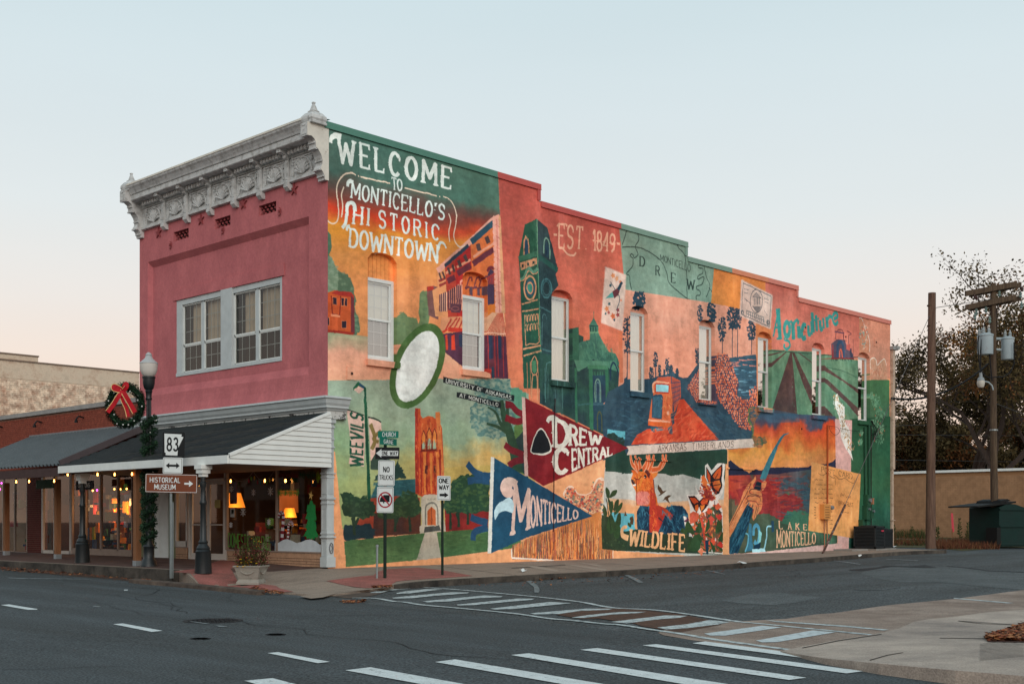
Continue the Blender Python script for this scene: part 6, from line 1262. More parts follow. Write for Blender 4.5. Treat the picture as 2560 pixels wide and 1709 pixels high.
# double door
DR = MB();yd0,yd1 = yDa+.07,yDb;ymid = fYr('D',585)
for y,w in((yd0+.02,.05),(yd1-.02,.05)):DR.box((-.0,y-w,.08),(.08,y+w,zHd+.06))
DR.box((.0,yd0,2.3),(.08,yd1,2.36));DR.box((0,yd0,.04),(.09,yd1,.1))
DRo = part('shop_door',DR,aluw,BT,label='glazed double door of the shop')
for a,b in((yd0+.07,ymid),(ymid,yd1-.07)):
 d = MB();d.box((.02,a+.004,.1),(.06,a+.075,2.29));d.box((.02,b-.075,.1),(.06,b-.004,2.29));d.box((.02,a+.07,.1),(.06,b-.07,.27));d.box((.02,a+.07,2.2),(.06,b-.07,2.29));d.box((-.02,a+.06,1.06),(.02,b-.06,1.09));dl = part('door_leaf',d,aluw,DRo)
 g = MB();g.quad((.04,a+.07,.27),(.04,b-.07,.27),(.04,b-.07,2.2),(.04,a+.07,2.2));part('pane',g,G2,DRo)
g = MB();g.quad((.04,yd0,2.36),(.04,yd1,2.36),(.04,yd1,zHd+.05),(.04,yd0,zHd+.05));part('pane',g,G2,DRo)
# side window and the white door
sw = MB();
for y in(yWd+.02,yWe):sw.box((0,y-.04,zS0),(.08,y+.04,zHd+.06))
sw.box((0,yWd,zS0),(.082,yWe,.6));swo = part('side_window',sw,aluw,BT);g = MB();g.quad((.04,yWd,zS0),(.04,yWe,zS0),(.04,yWe,zHd),(.04,yWd,zHd));part('pane',g,G2,swo)
pd_ = MB();pd_.box((.03,ySa-.13,-.1),(.2,ySa-.02,zHd));pd_.box((.03,yWe+.04,-.1),(.16,ySa-.13,zHd+.05));pd_.box((.02,ySb,-.1),(.2,Wd,zHd+.06));part('side_panel',pd_,mat('olive_panel',(120,120,92),.8),BT)
wd = MB();wd.box((.05,ySa-.02,.1),(.1,ySb,2.3));wo_ = part('side_door',wd,white_w,BT,label='plain white panelled door')
b = MB()
for z0,z1 in((.25,.95),(1.05,1.6),(1.7,2.15)):
 for c in(0,1):
  a = ySa+.08+c*(ySb-ySa)/2;e = a+(ySb-ySa)/2-.16
  if e>a:b.box((.035,a,z0),(.05,e,z1))
part('door_panel',b,white_w,wo_)
tb = MB();tb.box((.04,ySa-.02,2.3),(.1,ySb,zHd+.05));part('door_transom',tb,dark_in,wo_)
# interior
it = MB();XR = 4.2
it.quad((XR,.3,0),(XR,Wd-.4,0),(XR,Wd-.4,3.2),(XR,.3,3.2));it.quad((.3,.34,0),(XR,.34,0),(XR,.34,3.2),(.3,.34,3.2));it.quad((.3,yWe+.2,0),(XR,yWe+.2,0),(XR,yWe+.2,3.2),(.3,yWe+.2,3.2));it.quad((.3,.34,3.2),(XR,.34,3.2),(XR,Wd,3.2),(.3,Wd,3.2))
part('interior_wall',it,mat('interior_brown',(92,70,48),.9,.15),BT);it = MB();it.quad((.25,.3,.1),(XR,.3,.1),(XR,Wd-.4,.1),(.25,Wd-.4,.1));part('interior_floor',it,mat('interior_floor',(60,44,36),.6),BT)
# things inside the shop
glow = mat('lamp_shade_glow',(255,150,50),.8,.05,3,0,emit=((255,140,40),1.1));glow2 = mat('lamp_shade_dim',(200,120,70),.8,.05,3,0,emit=((210,105,45),.35))
brass = mat('dark_brass',(60,46,34),.5,metal=.5)
def lamp(x,y,z,r0,r1,h,label,g=glow,stem=.35):
 t = thing('table_lamp',(x,y,z-stem),label, 'lamp');b = MB();b.lathe((x,y,z-stem),[(.09,0),(.09,.02),(.03,.04),(.05,.14),(.03,.24),(.012,.3),(.012,stem)],12);part('lamp_base',b,brass,t,sm=True);b = MB();b.lathe((x,y,z),[(r1,0),(r0,h)],20);part('lamp_shade',b,g,t,sm=True)
def inside(reg,x,y,X):return onX(px(reg,x,y),X)[0]
q = inside('S',285,660,1.2);lamp(q[0],q[1]+.08,q[2],.17,.3,.42, 'glowing orange table lamp behind the left pane of the decorated shop window')
q = inside('S',1060,860,1.5);lamp(q[0],q[1]+.1,q[2]+.12,.13,.2,.26, 'small glowing lamp on the table behind the candy canes');q = inside('S',1015,730,1.9);lamp(q[0],q[1],q[2],.26,.28,.62, 'tall dull orange drum lamp behind the candy canes',glow2,.6)
q0 = inside('S',1020,905,1.4);t = thing('side_table',(q0[0],q0[1],.1), 'thin legged table holding the lamp behind the candy canes', 'table');b = MB();b.box((q0[0]-.25,q0[1]-.5,q0[2]-.02),(q0[0]+.25,q0[1]+.5,q0[2]));part('table_top',b,mat('table_top',(150,140,130),.3),t)
for s in(-1,1):b = MB();b.tube([(q0[0]-.15,q0[1]+s*.38,q0[2]),(q0[0]-.1,q0[1]+s*.2,q0[2]-.4),(q0[0]-.15,q0[1]+s*.3,.1)],.015,6);part('table_leg',b,trimg,t)
q = inside('S',430,870,.9);t = thing('armchair',(q[0]+.35,q[1],.1), 'dark red armchair behind the left pane of the decorated window', 'chair');cm = mat('maroon_cloth',(92,34,34),.9,.15);b = MB();b.box((q[0],q[1]-.45,.35),(q[0]+.6,q[1]+.45,.55));part('seat',b,cm,t);b = MB();b.box((q[0]+.6,q[1]-.45,.35),(q[0]+.75,q[1]+.45,q[2]));part('backrest',b,cm,t)
for s in(-1,1):b = MB();b.box((q[0],q[1]+s*.45,.2),(q[0]+.7,q[1]+s*.6,.8));part('armrest',b,cm,t)
for k,(sx_,sy_,w,h,c,lb)in enumerate(((590,620,.5,.65,(46,30,24), 'dark framed picture on the back wall of the shop, leftmost'),(1230,700,.3,.5,(60,34,26), 'tall dark framed picture behind the painted christmas tree'),(1420,520,.5,.4,(120,30,30), 'red framed poster at the upper right of the shop window'),(700,760,.4,.3,(60,56,58), 'grey picture low on the back wall of the shop'))):
 q = inside('S',sx_,sy_,XR-.05);t = thing('picture',(q[0],q[1],q[2]),lb, 'picture');b = MB();b.box((XR-.06,q[1]-w,q[2]-h),(XR-.02,q[1]+w,q[2]+h));part('picture_frame',b,mat('picture%d'%k,c,.6),t);b = MB();b.box((XR-.065,q[1]-w*.8,q[2]-h*.8),(XR-.061,q[1]+w*.8,q[2]+h*.8));part('print',b,mat('print%d'%(k%2),((120,84,52),(70,60,54))[k%2],.7),t)
pl1 = bpy.data.lights.new('shop_lamp_light', 'POINT');pl1.energy = 26;pl1.color = (1,.55,.25);pl1.shadow_soft_size = .2
for(reg,x,y,X,e)in(('S',285,700,.9,22),('S',1060,760,1.3,26),('D',640,700,2.2,16)):
 q = inside(reg,x,y,X);d = pl1.copy();d.energy = e;o = bpy.data.objects.new('shop_lamp_light',d);COL.objects.link(o);o.location = (q[0],q[1],q[2])
 # paint on the shop glass (flat, 4 mm in front of the pane)
def deco(name,polys,m,label=None):
 b = MB();k = 0
 for p in polys:k+=1;w = onX(p,.024-.00015*(k%9));b.add(w,[tuple(range(len(w)))])
 return part(name,b,m,SFo,label=label)
snowm = mat('window_snow',(196,204,208),.8,.08,6);grn = mat('window_green',(36,128,66),.8,.15,14);lime = mat('window_lime',(92,156,66),.8,.1);redw = mat('window_red',(130,36,48),.8,.1);whw = mat('window_white',(206,204,204),.8);goldw = mat('window_gold',(218,184,110),.8);drk = mat('window_dark_red',(84,24,30),.8,.2,20);drg = mat('window_dark_green',(22,60,40),.8,.2,20)
deco('painted_snow',[px('S',822,1278,825,1155,880,1150,940,1112,1000,1100,1060,1125,1130,1155,1200,1140,1260,1112,1330,1106,1400,1135,1450,1178,1505,1186,1505,1290,1300,1296,1080,1278)],snowm)
tr = [];rs = np.random.RandomState(31)
for y0,hw in((620,70),(720,85),(850,85),(960,112)):
 cx = 1335;p = [(cx-55,y0),(cx+55,y0)];n = 9
 for k in range(n+1):u = 1-2*k/n;r = 1 if k%2 else .84;p.append((cx+u*hw*r,y0+155*(1-.35*u*u)*r))
 tr.append(px('S',*[c for q in p for c in q]))
tr.append(px('S',1300,640,1320,560,1345,560,1375,640));deco('painted_tree',tr,grn, 'painted green christmas tree')
deco('painted_star',[px('S',*[c for k in range(10)for c in(1328+(45 if k%2==0 else 16)*math.sin(k*PI/5+.2)*.8,492-(70 if k%2==0 else 24)*math.cos(k*PI/5+.2))])],goldw)
def cane(pts,w,n0):
 p = smooth(px('S',*pts),8);t = np.gradient(p,axis=0);t/=np.linalg.norm(t,axis=1)[:,None];nn = np.stack([-t[:,1],t[:,0]],1)*w/5.6/2;r,wh = [],[]
 st = max(1,len(p)//n0)
 for i in range(0,len(p)-st,st):(r if(i//st)%2==0 else wh).append(np.array([p[i]+nn[i],p[i+st]+nn[i+st],p[i+st]-nn[i+st],p[i]-nn[i]]))
 return r,wh
for c in((922,1112,930,1000,938,880,945,780,925,725,890,745,868,800),(1008,1100,1010,1000,1015,920,1040,860,1062,870,1078,920)):
 r,wh = cane(c,40 if c[0]<1000 else 28,14);deco('painted_cane',r,redw, 'painted candy cane, red stripes');deco('painted_cane',wh,whw, 'painted candy cane, white stripes')
for cx,cy,r in((525,450,48),(760,435,62),(378,722,62),(740,865,44),(208,905,40),(215,400,46)):
 fl = []
 for k in range(8):
  a = k*PI/4;ux,uy = math.cos(a)*.7,math.sin(a);fl.append(px('S',cx-uy*3,cy+ux*3,cx+ux*r-uy*5,cy+uy*r+ux*5,cx+ux*r+uy*5,cy+uy*r-ux*5,cx+uy*3,cy-ux*3));fl.append(px('S',cx+ux*r*.6-10,cy+uy*r*.6-3,cx+ux*r*.6+10,cy+uy*r*.6-3,cx+ux*r*.6+10,cy+uy*r*.6+3,cx+ux*r*.6-10,cy+uy*r*.6+3))
 deco('painted_snowflake',fl,whw)
def decow(word,q,m,t=.1,gap=.14,name='painted_word'):
 ps,W = glyph_polys(word,t,gap, 'sans',.06);f = quad_map(px('S',*q));deco(name,[f(np.array(p)/np.array([W,1]))for p in ps],m)
decow('DOMESTIC',(172,1020,480,1050,480,1245,172,1205),lime);decow('VIOLENCE',(520,1060,765,1075,765,1258,520,1235),lime)
def scrawl(x0,y0,x1,h,m,n,seed):
 rs = np.random.RandomState(seed);out = []
 for k in range(n):
  x = x0+(x1-x0)*k/n;a = h*(.4+.6*rs.rand());w = 7;out.append(px('S',x,y0-a*.5,x+w,y0-a*.5,x+w+rs.randn()*5,y0+a*.5,x-w*.3,y0+a*.5));out.append(px('S',x,y0+rs.randn()*12,x+(x1-x0)/n,y0+rs.randn()*12,x+(x1-x0)/n,y0+10,x,y0+12))
 deco('painted_word',out,m)
scrawl(880,210,1150,100,drk,16,1);scrawl(1170,200,1400,130,drg,16,2);scrawl(1410,230,1505,170,mat('window_yellow_green',(120,150,30),.8),6,3);scrawl(865,450,1165,110,lime,22,4)
def garland(pts):
 q = smooth(px('S',*pts),6);return[np.array([q[i]+[-.9,-.5],q[i+1]+[-.2,-.5],q[i+1]+[-.2,.6],q[i]+[-.9,.6]])for i in range(0,len(q)-1)]
deco('painted_garland',garland((185,165,240,245,300,288,380,290,450,250,500,190,522,150))+garland((522,150,560,210,610,262,680,282,740,250,790,190,820,150)),mat('window_garland',(140,132,128),.8))
for k,(x,y,c)in enumerate(((320,330,(60,84,40)),(460,290,(150,50,66)),(495,260,(90,150,60)),(538,250,(190,150,50)),(580,310,(130,40,50)),(622,315,(40,110,120)),(670,320,(150,50,50)),(712,315,(90,140,50)),(752,285,(190,170,60)))):deco('painted_bulb',[px('S',x-8,y-30,x+8,y-30,x+12,y+5,x,y+32,x-12,y+5)],mat('wb%d'%k,c,.7))
deco('paper_sign',[px('S',200,665,262,662,262,795,200,795)],mat('paper',(180,178,172),.8));deco('paper_sign',[px('S',215,690,245,688,245,750,215,750)],mat('paper_grey',(110,108,110),.8))
q = onX(px('D',635,812,680,812,680,878,635,878),.0);b = MB();b.add(q-np.array([-.03,0,0]),[(0,1,2,3)]);part('door_notice',b,mat('paper_yellow',(176,160,100),.8),DRo)
q = onX(px('S',190,300,270,300,275,605,195,612),.3);t = thing('hanging_garment',tuple(q[3]), 'dark purple garment hanging at the left edge of the decorated window', 'garment');b = MB();b.prism([tuple(v)for v in q],(.05,0,0));part('cloth',b,mat('purple_cloth',(60,24,52),.9,.2),t)
gm = [mat('goods%d'%k,c,.7,.2,9,0)for k,c in enumerate(((150,40,40),(210,150,50),(60,110,70),(200,190,170),(60,80,120),(120,80,50),(220,120,40),(40,34,32)))]
def goods(y0,y1,z0,z1,n,seed,label,x0=.5,x1=2.6):
 rs = np.random.RandomState(seed);b = MB()
 for _ in range(n):
  x = x0+(x1-x0)*rs.rand();y = y0+(y1-y0)*rs.rand();z = z0+(z1-z0)*rs.rand();s = .03+rs.rand(3)*np.array([.08,.1,.14]);b.cur = rs.randint(8);b.box((x-s[0],y-s[1],z-s[2]),(x+s[0],y+s[1],z+s[2]))
 solo('shop_goods',b,gm,label, 'goods',(x0,y0,0),kind='stuff')
goods(.5,yDa,.35,1.25,110,3, 'jumble of small goods low behind the decorated shop window');goods(.5,yDb,1.3,2.4,34,4, 'small things hanging high on the walls of the decorated shop',2.8,4.0)
# ---- shingle canopy with clapboard gable
ec = onX(px('D',758,445),-3.0)[0];EZ = float(ec[2]);EY0 = float(ec[1]);EY1 = float(onX(px('T',775,130),-3.0)[0][1]);RZ = float(onX(px('D',1525,108),-.12)[0][2])
print('canopy',EY0,EY1,EZ,RZ)
EX = -3.0;slope = np.array([EX+.1,0,EZ-RZ]);SL = float(np.linalg.norm(slope));sd_ = slope/SL;nr = np.array([sd_[2],0,-sd_[0]])
if nr[2]<0:nr = -nr
can = MB();can.prism([(-.1,EY0,RZ-.03),(EX,EY0,EZ-.03),(EX,EY0,EZ-.08),(-.1,EY0,RZ-.1)],(0,EY1-EY0,0));CA = part('canopy',can,mat('roof_deck',(36,38,38),.9),BT,label='dark shingled canopy over the pavement')
shg = [mat('shingle_a',(44,48,48),.95,.2,5,.5,90),mat('shingle_b',(50,52,50),.95,.2,5,.5,90),mat('shingle_c',(36,42,44),.95,.2,5,.5,90)]
nrow = 20;cw = .34;rh = SL/nrow;SHM = []
for j in range(3):
 b = MB();e = .006+.003*j;b.obox((0,0,0),np.array([0,cw/2-.004,0]),sd_*(rh*.56),nr*e*1.5);me = b.mesh('shingle',shg[j]);SHM.append(me)
cells = []
for r in range(nrow):
 y = EY0+(cw/2)*(1+(r%2))
 while y+cw/2<=EY1:cells.append((r,y));y+=cw
cells.sort(key=lambda c:-c[0]*.15+c[1]);b = MB()
Lb = base_of(CA)
for k,(r,y)in enumerate(cells):
 c = np.array([-.1,y,RZ])+sd_*rh*(r+.5)+nr*(.004+.004);tl = sd_*0
 if k<290:link('shingle',SHM[(r*7+int(y*10))%3],CA,tuple(c-Lb))
 else:b.obox(c,np.array([0,cw/2-.004,0]),sd_*(rh*.56),nr*.012)
part('shingle_rows',b,shg[0],CA,kind='stuff')
fa = MB();fa.box((EX-.04,EY0,EZ-.2),(EX,EY1,EZ-.005));part('fascia',fa,white_w,CA)
so_ = MB();so_.box((EX,EY0,EZ-.21),(-.02,EY1,EZ-.19));part('soffit',so_,mat('soffit_brown',(96,70,60),.8,.15),CA)
NB = 11;zb = EZ-.2
def xline(z):return EX+(z-EZ)/(RZ-EZ)*(-.1-EX)if z>EZ else EX
for k in range(NB):
 z0 = zb+(RZ-zb)*k/NB;z1 = zb+(RZ-zb)*(k+1)/NB-.006;b = MB();xa,xb = xline(z0),xline(z1)
 if xb>-.12:xb = -.12
 b.add([(xa,EY0-.035,z0),(-.06,EY0-.035,z0),(-.06,EY0-.012,z1),(xb,EY0-.012,z1),(xa,EY0,z0),(-.06,EY0,z0),(-.06,EY0,z1),(xb,EY0,z1)],[(0,1,2,3),(0,3,7,4),(1,5,6,2),(0,4,5,1),(3,2,6,7)]);part('clapboard',b,siding,CA)
b = MB();b.obox((np.array([-.1,EY0-.02,RZ])+np.array([EX,EY0-.02,EZ]))/2+nr*.0,sd_*SL/2,np.array([0,.03,0]),nr*.035);part('rake_board',b,white_w,CA)
# cast iron columns of the canopy
black = mat('black_iron',(24,30,32),.45,.2,5,.1,30,spec=.5)
for(bx,by)in((508,1428),(206,1406)):
 p = onG(px('f',bx,by),Sz)[0];x,y,z = p;h = EZ-.2-z;b = MB();b.lathe((x,y,z),[(r_*.78,z_)for r_,z_ in((.26,0),(.26,.03),(.23,.5),(.24,.52),(.2,.56),(.21,.6),(.13,.7),(.15,.74),(.1,.8),(.085,h-.95),(.11,h-.92),(.11,h-.86),(.08,h-.83),(.075,h-.55),(.1,h-.5),(.1,h-.42),(.075,h-.4),(.075,h-.27))],16);co = part('column',b,black,BT,sm=True,label='black cast iron canopy column')
 b = MB();b.box((x-.08,y-.08,z+h-.28),(x+.08,y+.08,z+h-.2));b.box((x-.12,y-.12,z+h-.2),(x+.12,y+.12,z+h-.1));b.box((x-.15,y-.15,z+h-.1),(x+.15,y+.15,z+h));part('capital',b,cream_iron if False else white_w,co)
 # string lights under the canopies
bulbg = mat('warm_bulb',(255,210,140),.5,0,3,0,emit=((255,170,80),11));blackc = mat('black_cable',(18,18,20),.6)
ST = thing('string_lights',(EX+.1,EY0,EZ-.25), 'string of warm bulbs hanging along the edge of the two shop canopies', 'string lights')
cb = []
for(reg,x,y,X)in(('T',1725,235,-2.8),('T',1498,240,-2.8),('T',1275,240,-2.8),('T',885,240,-2.8),('T',708,325,-2.8),('T',380,330,-2.8),('T',212,335,-2.8),('S',975,290,-.4),('S',683,290,-.4),('S',205,295,-.4),('D',1220,660,-.4)):
 q = inside(reg,x,y,X);b = MB();b.lathe(q,[(.004,-.035),(.018,-.026),(.022,0),(.015,.03),(.012,.05)],8);part('bulb',b,bulbg,ST,sm=True);c = MB();c.lathe((q[0],q[1],q[2]+.05),[(.018,0),(.018,.06),(.004,.08)],8);part('socket',c,blackc,ST)
 if X<-1:cb.append((q[0],q[1],q[2]+.13))
cb.sort(key=lambda c:c[1]);pts = []
for a,b_3 in zip(cb,cb[1:]):
 for k in range(8):t_ = k/8;pts.append((a[0],a[1]+(b_3[1]-a[1])*t_,a[2]+(b_3[2]-a[2])*t_+.06*4*t_*(1-t_)*.5))
b = MB();b.tube(pts+[cb[-1]],.006,5);part('cable',b,blackc,ST)
# roof-side fixtures on the mural wall: conduits, meters, down pipe
gp = mat('green_painted_metal',(40,82,60),.6,.12);pipe_c = mat('downpipe_cream',(196,172,152),.7,.12,4,.1,20,rgb2=(150,120,100),thr=.6,sc2=5,sharp=5)
def wxz(reg,x,y,y0=-.05):q = onY(px(reg,x,y),y0)[0];return float(q[0]),float(q[2])
def conduit(reg,pts,r,m,name,y0=-.06,parent=BT):
 b = MB();b.tube([(wxz(reg,pts[i],pts[i+1],y0)[0],y0,wxz(reg,pts[i],pts[i+1],y0)[1])for i in range(0,len(pts),2)],r,8);return part(name,b,m,parent)
conduit('X',(250,950,245,262),.045,gp, 'conduit');conduit('X',(285,950,285,200),.05,gp, 'conduit');conduit('X',(306,1230,306,200),.02,mat('dark_cable',(46,34,34),.7), 'conduit');conduit('X',(258,1090,262,1230),.02,gp, 'conduit')
conduit('M',(1110,900,1112,90),.03,mat('orange_conduit',(176,84,44),.7), 'conduit');conduit('M',(1078,1060,1078,1370),.022,mat('pink_conduit',(176,120,90),.7), 'conduit');conduit('M',(1105,1060,1108,1320),.022,MATS['pink_conduit'], 'conduit');conduit('I',(652,300,645,640,640,1340),.013,mat('thin_conduit',(60,30,36),.7), 'conduit',-.02)
x1_,z1_ = wxz('M',1130,1060,-.15);x0_,z0_ = wxz('M',1022,905,-.15);b = MB();b.box((x1_-.5,-.2,z1_),(x1_,-.01,z0_));eb = part('electric_box',b,mat('ochre_box',(214,146,80),.7,.05),BT,label='ochre painted electric cabinet');b = MB()
for k in range(6):b.box((x1_-.42,-.204,z0_-.12-k*.1),(x1_-.1,-.2,z0_-.1-k*.1))
part('pen_line',b,mat('ink',(96,66,48),.8),eb);xm,zm = wxz('M',1152,942,-.1);b = MB();b.tube([(xm,0,zm),(xm,-.12,zm),(xm,-.18,zm)],[.09,.09,.07],14);part('meter',b,mat('meter_glass',(150,160,165),.15,.05,metal=.5),eb)
for(x,y,w,h,nm,mt)in((265,985,.14,.24, 'meter_box',gp),(258,1100,.16,.28, 'meter_box',gp),(298,1110,.12,.2, 'meter_box',gp),(306,990,.05,.12, 'switch_box',MATS['pink_conduit']),(208,1205,.06,.14, 'switch_box',gp)):
 xx,zz = wxz('X',x,y,-.1);b = MB();b.box((xx-w,-.2,zz-h),(xx+w,-.01,zz+h));b.box((xx-w-.01,-.21,zz+h-.02),(xx+w+.01,-.005,zz+h+.01));o = part(nm,b,mt,BT)
 if w>.11:b = MB();b.tube([(xx+.02,-.2,zz+(.02 if h==.24 else h*.5)),(xx+.02,-.28,zz+(.02 if h==.24 else h*.5))],.08 if h==.24 else .05,12);part('meter',b,MATS['meter_glass'],o)
dp = MB();xd = L_+.12;zt = float(onY(px('L',1530,690),0)[0][2]);zj = float(onY(px('X',480,675),0)[0][2])
dp.box((xd-.09,-.1,zj),(xd+.13,.1,zt-.02));dp.box((xd-.05,-.06,.1),(xd+.08,.06,zj));dpo = part('down_pipe',dp,pipe_c,BT,label='square cream down pipe at the rear corner');b = MB();b.box((xd-.16,-.16,zt-.02),(xd+.3,.14,zt+.12));b.box((xd+.08,-.2,zt+.02),(xd+.36,.1,zt+.16));part('hopper_head',b,mat('hopper_grey',(150,152,150),.5),dpo)
for z in(zj+.6,zj+2.1,1.2):b = MB();b.box((xd-.1,-.11,z),(xd+.14,.1,z+.03));part('strap',b,pipe_c,dpo)
b = MB()
rs = np.random.RandomState(5)
for k in range(9):
 c = [310+rs.randn()*6,200,335+rs.randn()*15,230+rs.rand()*60,350+rs.randn()*20,300+rs.rand()*60,335+rs.randn()*12,360+rs.rand()*40]
 pts = smooth(px('X',*c),5);b.tube([(*((lambda q:(q[0],q[1],q[2]))(onY(p,-.12)[0])),)for p in pts],.008,5)
for c in((0,272,120,298,240,305),(300,315,340,330,380,290,420,262,460,255),(310,340,350,332,400,322)):b.tube([tuple(onY(p,-.1)[0])for p in smooth(px('X',*c),5)],.01,5)
b.tube([tuple(onY(p,-.1)[0])for p in smooth(px('M',1125,100,1140,150,1180,190,1220,180,1230,140,1200,110,1125,100),5)],.008,5)
part('loose_wires',b,blackc,BT)
# ------------------------------------------------------------ neighbouring brick shop
def brickwall(b,o,u,n,w,h,bw=.2,bh=.067,skip=0.0,prot=.012,jit=.004,seed=1,top=None):
 rs = np.random.RandomState(seed);o,u,n = [np.array(q,float)for q in(o,u,n)];z = 0;r = 0;vs = [];fs = []
 while z+bh<=h:
  x = -(bw/2)*(r%2)
  while x<w:
   a,e = max(x,0)+.005,min(x+bw,w)-.005
   if e-a>.03 and rs.rand()>=skip and(top is None or z+bh<top((a+e)/2)):
    p = prot+rs.rand()*jit;k = len(vs)
    for(s,t,d)in((a,z,0),(e,z,0),(e,z+bh-.01,0),(a,z+bh-.01,0),(a,z,p),(e,z,p),(e,z+bh-.01,p),(a,z+bh-.01,p)):vs.append(o+u*s+n*d+np.array([0,0,t]))
    fs+=[(k+4,k+5,k+6,k+7),(k,k+1,k+5,k+4),(k+1,k+2,k+6,k+5),(k+2,k+3,k+7,k+6),(k+3,k,k+4,k+7)]
   x+=bw
  z+=bh;r+=1
 b.add(vs,fs)
redb = mat('red_brick',(148,76,58),.9,.3,7,.3,60,rgb2=(120,58,46),thr=.52,sc2=9,sharp=3);mort = mat('mortar',(140,104,88),.95,.15);darkb = mat('dark_red_brick',(92,44,38),.9,.25,7,.3,60)
BS = thing('brick_shop',(0,9.2,0), 'low red brick shop with a ribbed metal awning, left of the pink building', 'building')
NY = 40.0;zp = float(onX(px('d',280,916),0)[0][2]);zw = float(onX(px('B',190,650),0)[0][2]);print('brick shop',zp,zw)
b = MB();b.box((.02,Wd+.02,2.75),(.3,NY,zp-.12));b.box((.3,NY-.3,-.2),(12,NY,zp-.3));w_ = part('wall',b,mort,BS);b = MB();brickwall(b,(.02,Wd+.03,2.9),(0,1,0),(-1,0,0),NY-Wd-.05,zp-.15-2.9,seed=3);part('brick_courses',b,redb,w_,kind='stuff')
b = MB();b.box((-.06,Wd+.01,zp-.14),(.36,NY,zp));part('coping',b,mat('coping_stone',(150,146,142),.8,.15,3),BS);b = MB();b.box((.3,Wd+.01,zp-.7),(12,NY-.3,zp-.6));part('roof',b,mat('pale_roof',(190,206,208),.7),BS)
for k,(x,y)in enumerate(((15,605),(250,578),(498,550))):c = onX(px('B',x,y),0)[0];b = MB();b.tube([(0,c[1],c[2]+.1),(-.18,c[1],c[2]+.14),(-.26,c[1],c[2]+.04)],.025,6);b.lathe((-.26,c[1],c[2]-.04),[(.06,-.03),(.05,.03),(.02,.09)],10);part('gooseneck_lamp',b,blackc,BS)
# ribbed awning
AY0,AY1 = EY1+.02,float(onX(px('B',190,650),0)[0][1]);print('AY',AY1);aE = onX(px('T',740,170),-2.9)[0];AZ = float(aE[2])+.1;aS = np.array([-2.95,0,AZ-zw]);aL = float(np.linalg.norm(aS));aD = aS/aL
AYs = Wd-.75 if EY1>Wd-.7 else EY1
metal = mat('ribbed_metal',(84,92,95),.5,.12,3,.05,30,metal=.15);AW = thing('metal_awning',(0,Wd,AZ), 'grey ribbed metal awning on wooden posts over the brick shop pavement', 'awning')
nP = max(4,round((AY1-EY1)/.96));pw = (AY1-EY1)/nP
for k in range(nP):
 y0 = EY1+.03+k*pw;b = MB();prof = []
 for j in range(4):
  a = y0+pw*j/4;prof+=[(a,0),(a+.03,.06),(a+.08,.06),(a+.11,0)]
 prof.append((y0+pw-.006,0));aN = np.array([aD[2],0,-aD[0]]);aN = aN if aN[2]>0 else-aN
 top = [np.array([-.03,y,zw])+aN*h for y,h in prof];bot = [t+aD*aL for t in top];m = len(top);b.add(top+bot,[(i,i+1,m+i+1,m+i)for i in range(m-1)]);part('roof_panel',b,metal,AW)
b = MB();b.box((-2.98,EY1+.03,AZ-.3),(-2.86,AY1,AZ-.06));part('beam',b,mat('brown_beam',(74,56,54),.8,.15,3),AW);b = MB();b.obox(np.array([-1.5,EY1+.02,(zw+AZ)/2+.05]),aD*aL/2,np.array([0,.03,0]),aN*.09);part('barge_board',b,mat('barge',(84,76,78),.8),AW)
b = MB();b.box((-.1,EY1,zw+.01),(.02,AY1,zw+.07));part('flashing',b,mat('flashing',(120,120,122),.6),AW)
for(bx,by,wpx)in((16,1387,0),(144,1396,0),(343,1414,0)):
 p = onG(px('f',bx,by),Sz)[0];x,y,z = p;zt_ = AZ-.3 if bx<300 else EZ-.2;b = MB();b.box((x-.075,y-.075,z+.02),(x+.075,y+.075,zt_));t = part('post',b,wood,AW,label=None);b = MB();b.box((x-.085,y-.085,z),(x+.085,y+.085,z+.14));part('post_bracket',b,mat('galvanised',(150,158,162),.5,metal=.5),t)
 # brick shopfront below the awning
def yT(x):return float(onX(px('T',x,800),0)[0][1])
sf = MB()
for a,e in((352,545),(1728,1765)):
 y1,y0 = yT(a),yT(e);w2 = MB();w2.box((.02,y0,-.2),(.2,y1,2.8));o = part('pier',w2,mort,BS);w3 = MB();brickwall(w3,(.02,y0,.02),(0,1,0),(-1,0,0),y1-y0,2.7,seed=5);part('brick_courses',w3,darkb,o,kind='stuff')
xs_ = [1728,1535,1310,1120,930];f2 = MB()
for x in(1720,1535,1310,1110,935):y = yT(x);f2.box((.0,y-.03,.25),(.07,y+.03,2.75))
f2.box((0,yT(1720),.1),(.08,yT(935),.3));wf = part('shop_window',f2,alu,BS,label='wide shop window with coloured goods')
for a,e in zip(xs_,xs_[1:]):b = MB();b.quad((.04,yT(a),.3),(.04,yT(e),.3),(.04,yT(e),2.75),(.04,yT(a),2.75));part('pane',b,G2,wf)
b = MB();y0,y1 = yT(915),yT(550)
for y in(y0,y1,(y0+y1)/2+.12):b.box((0,y-.05,.05),(.08,y+.05,2.7))
b.box((0,y0,.05),(.082,y1,.2));o = part('shop_door',b,aluw,BS);b = MB();b.quad((.04,y0,.2),(.04,y1,.2),(.04,y1,2.7),(.04,y0,2.7));part('pane',b,G2,o)
b = MB();y0,y1 = yT(348),yT(-160)
for y in(y0,yT(185),yT(35),y1):b.box((0,y-.025,.1),(.07,y+.025,2.7))
b.box((0,y0,.06),(.08,y1,.12));o = part('shop_window',b,alu,BS,label='dark shop window at the far left');b = MB();b.quad((.04,y0,.1),(.04,NY,.1),(.04,NY,2.7),(.04,y0,2.7));part('pane',b,G2,o);b = MB();b.box((-.01,yT(345),.0),(.03,yT(130),.04));part('red_sill_light',b,mat('red_glow',(230,50,50),.5,emit=((255,40,40),.6)),o)
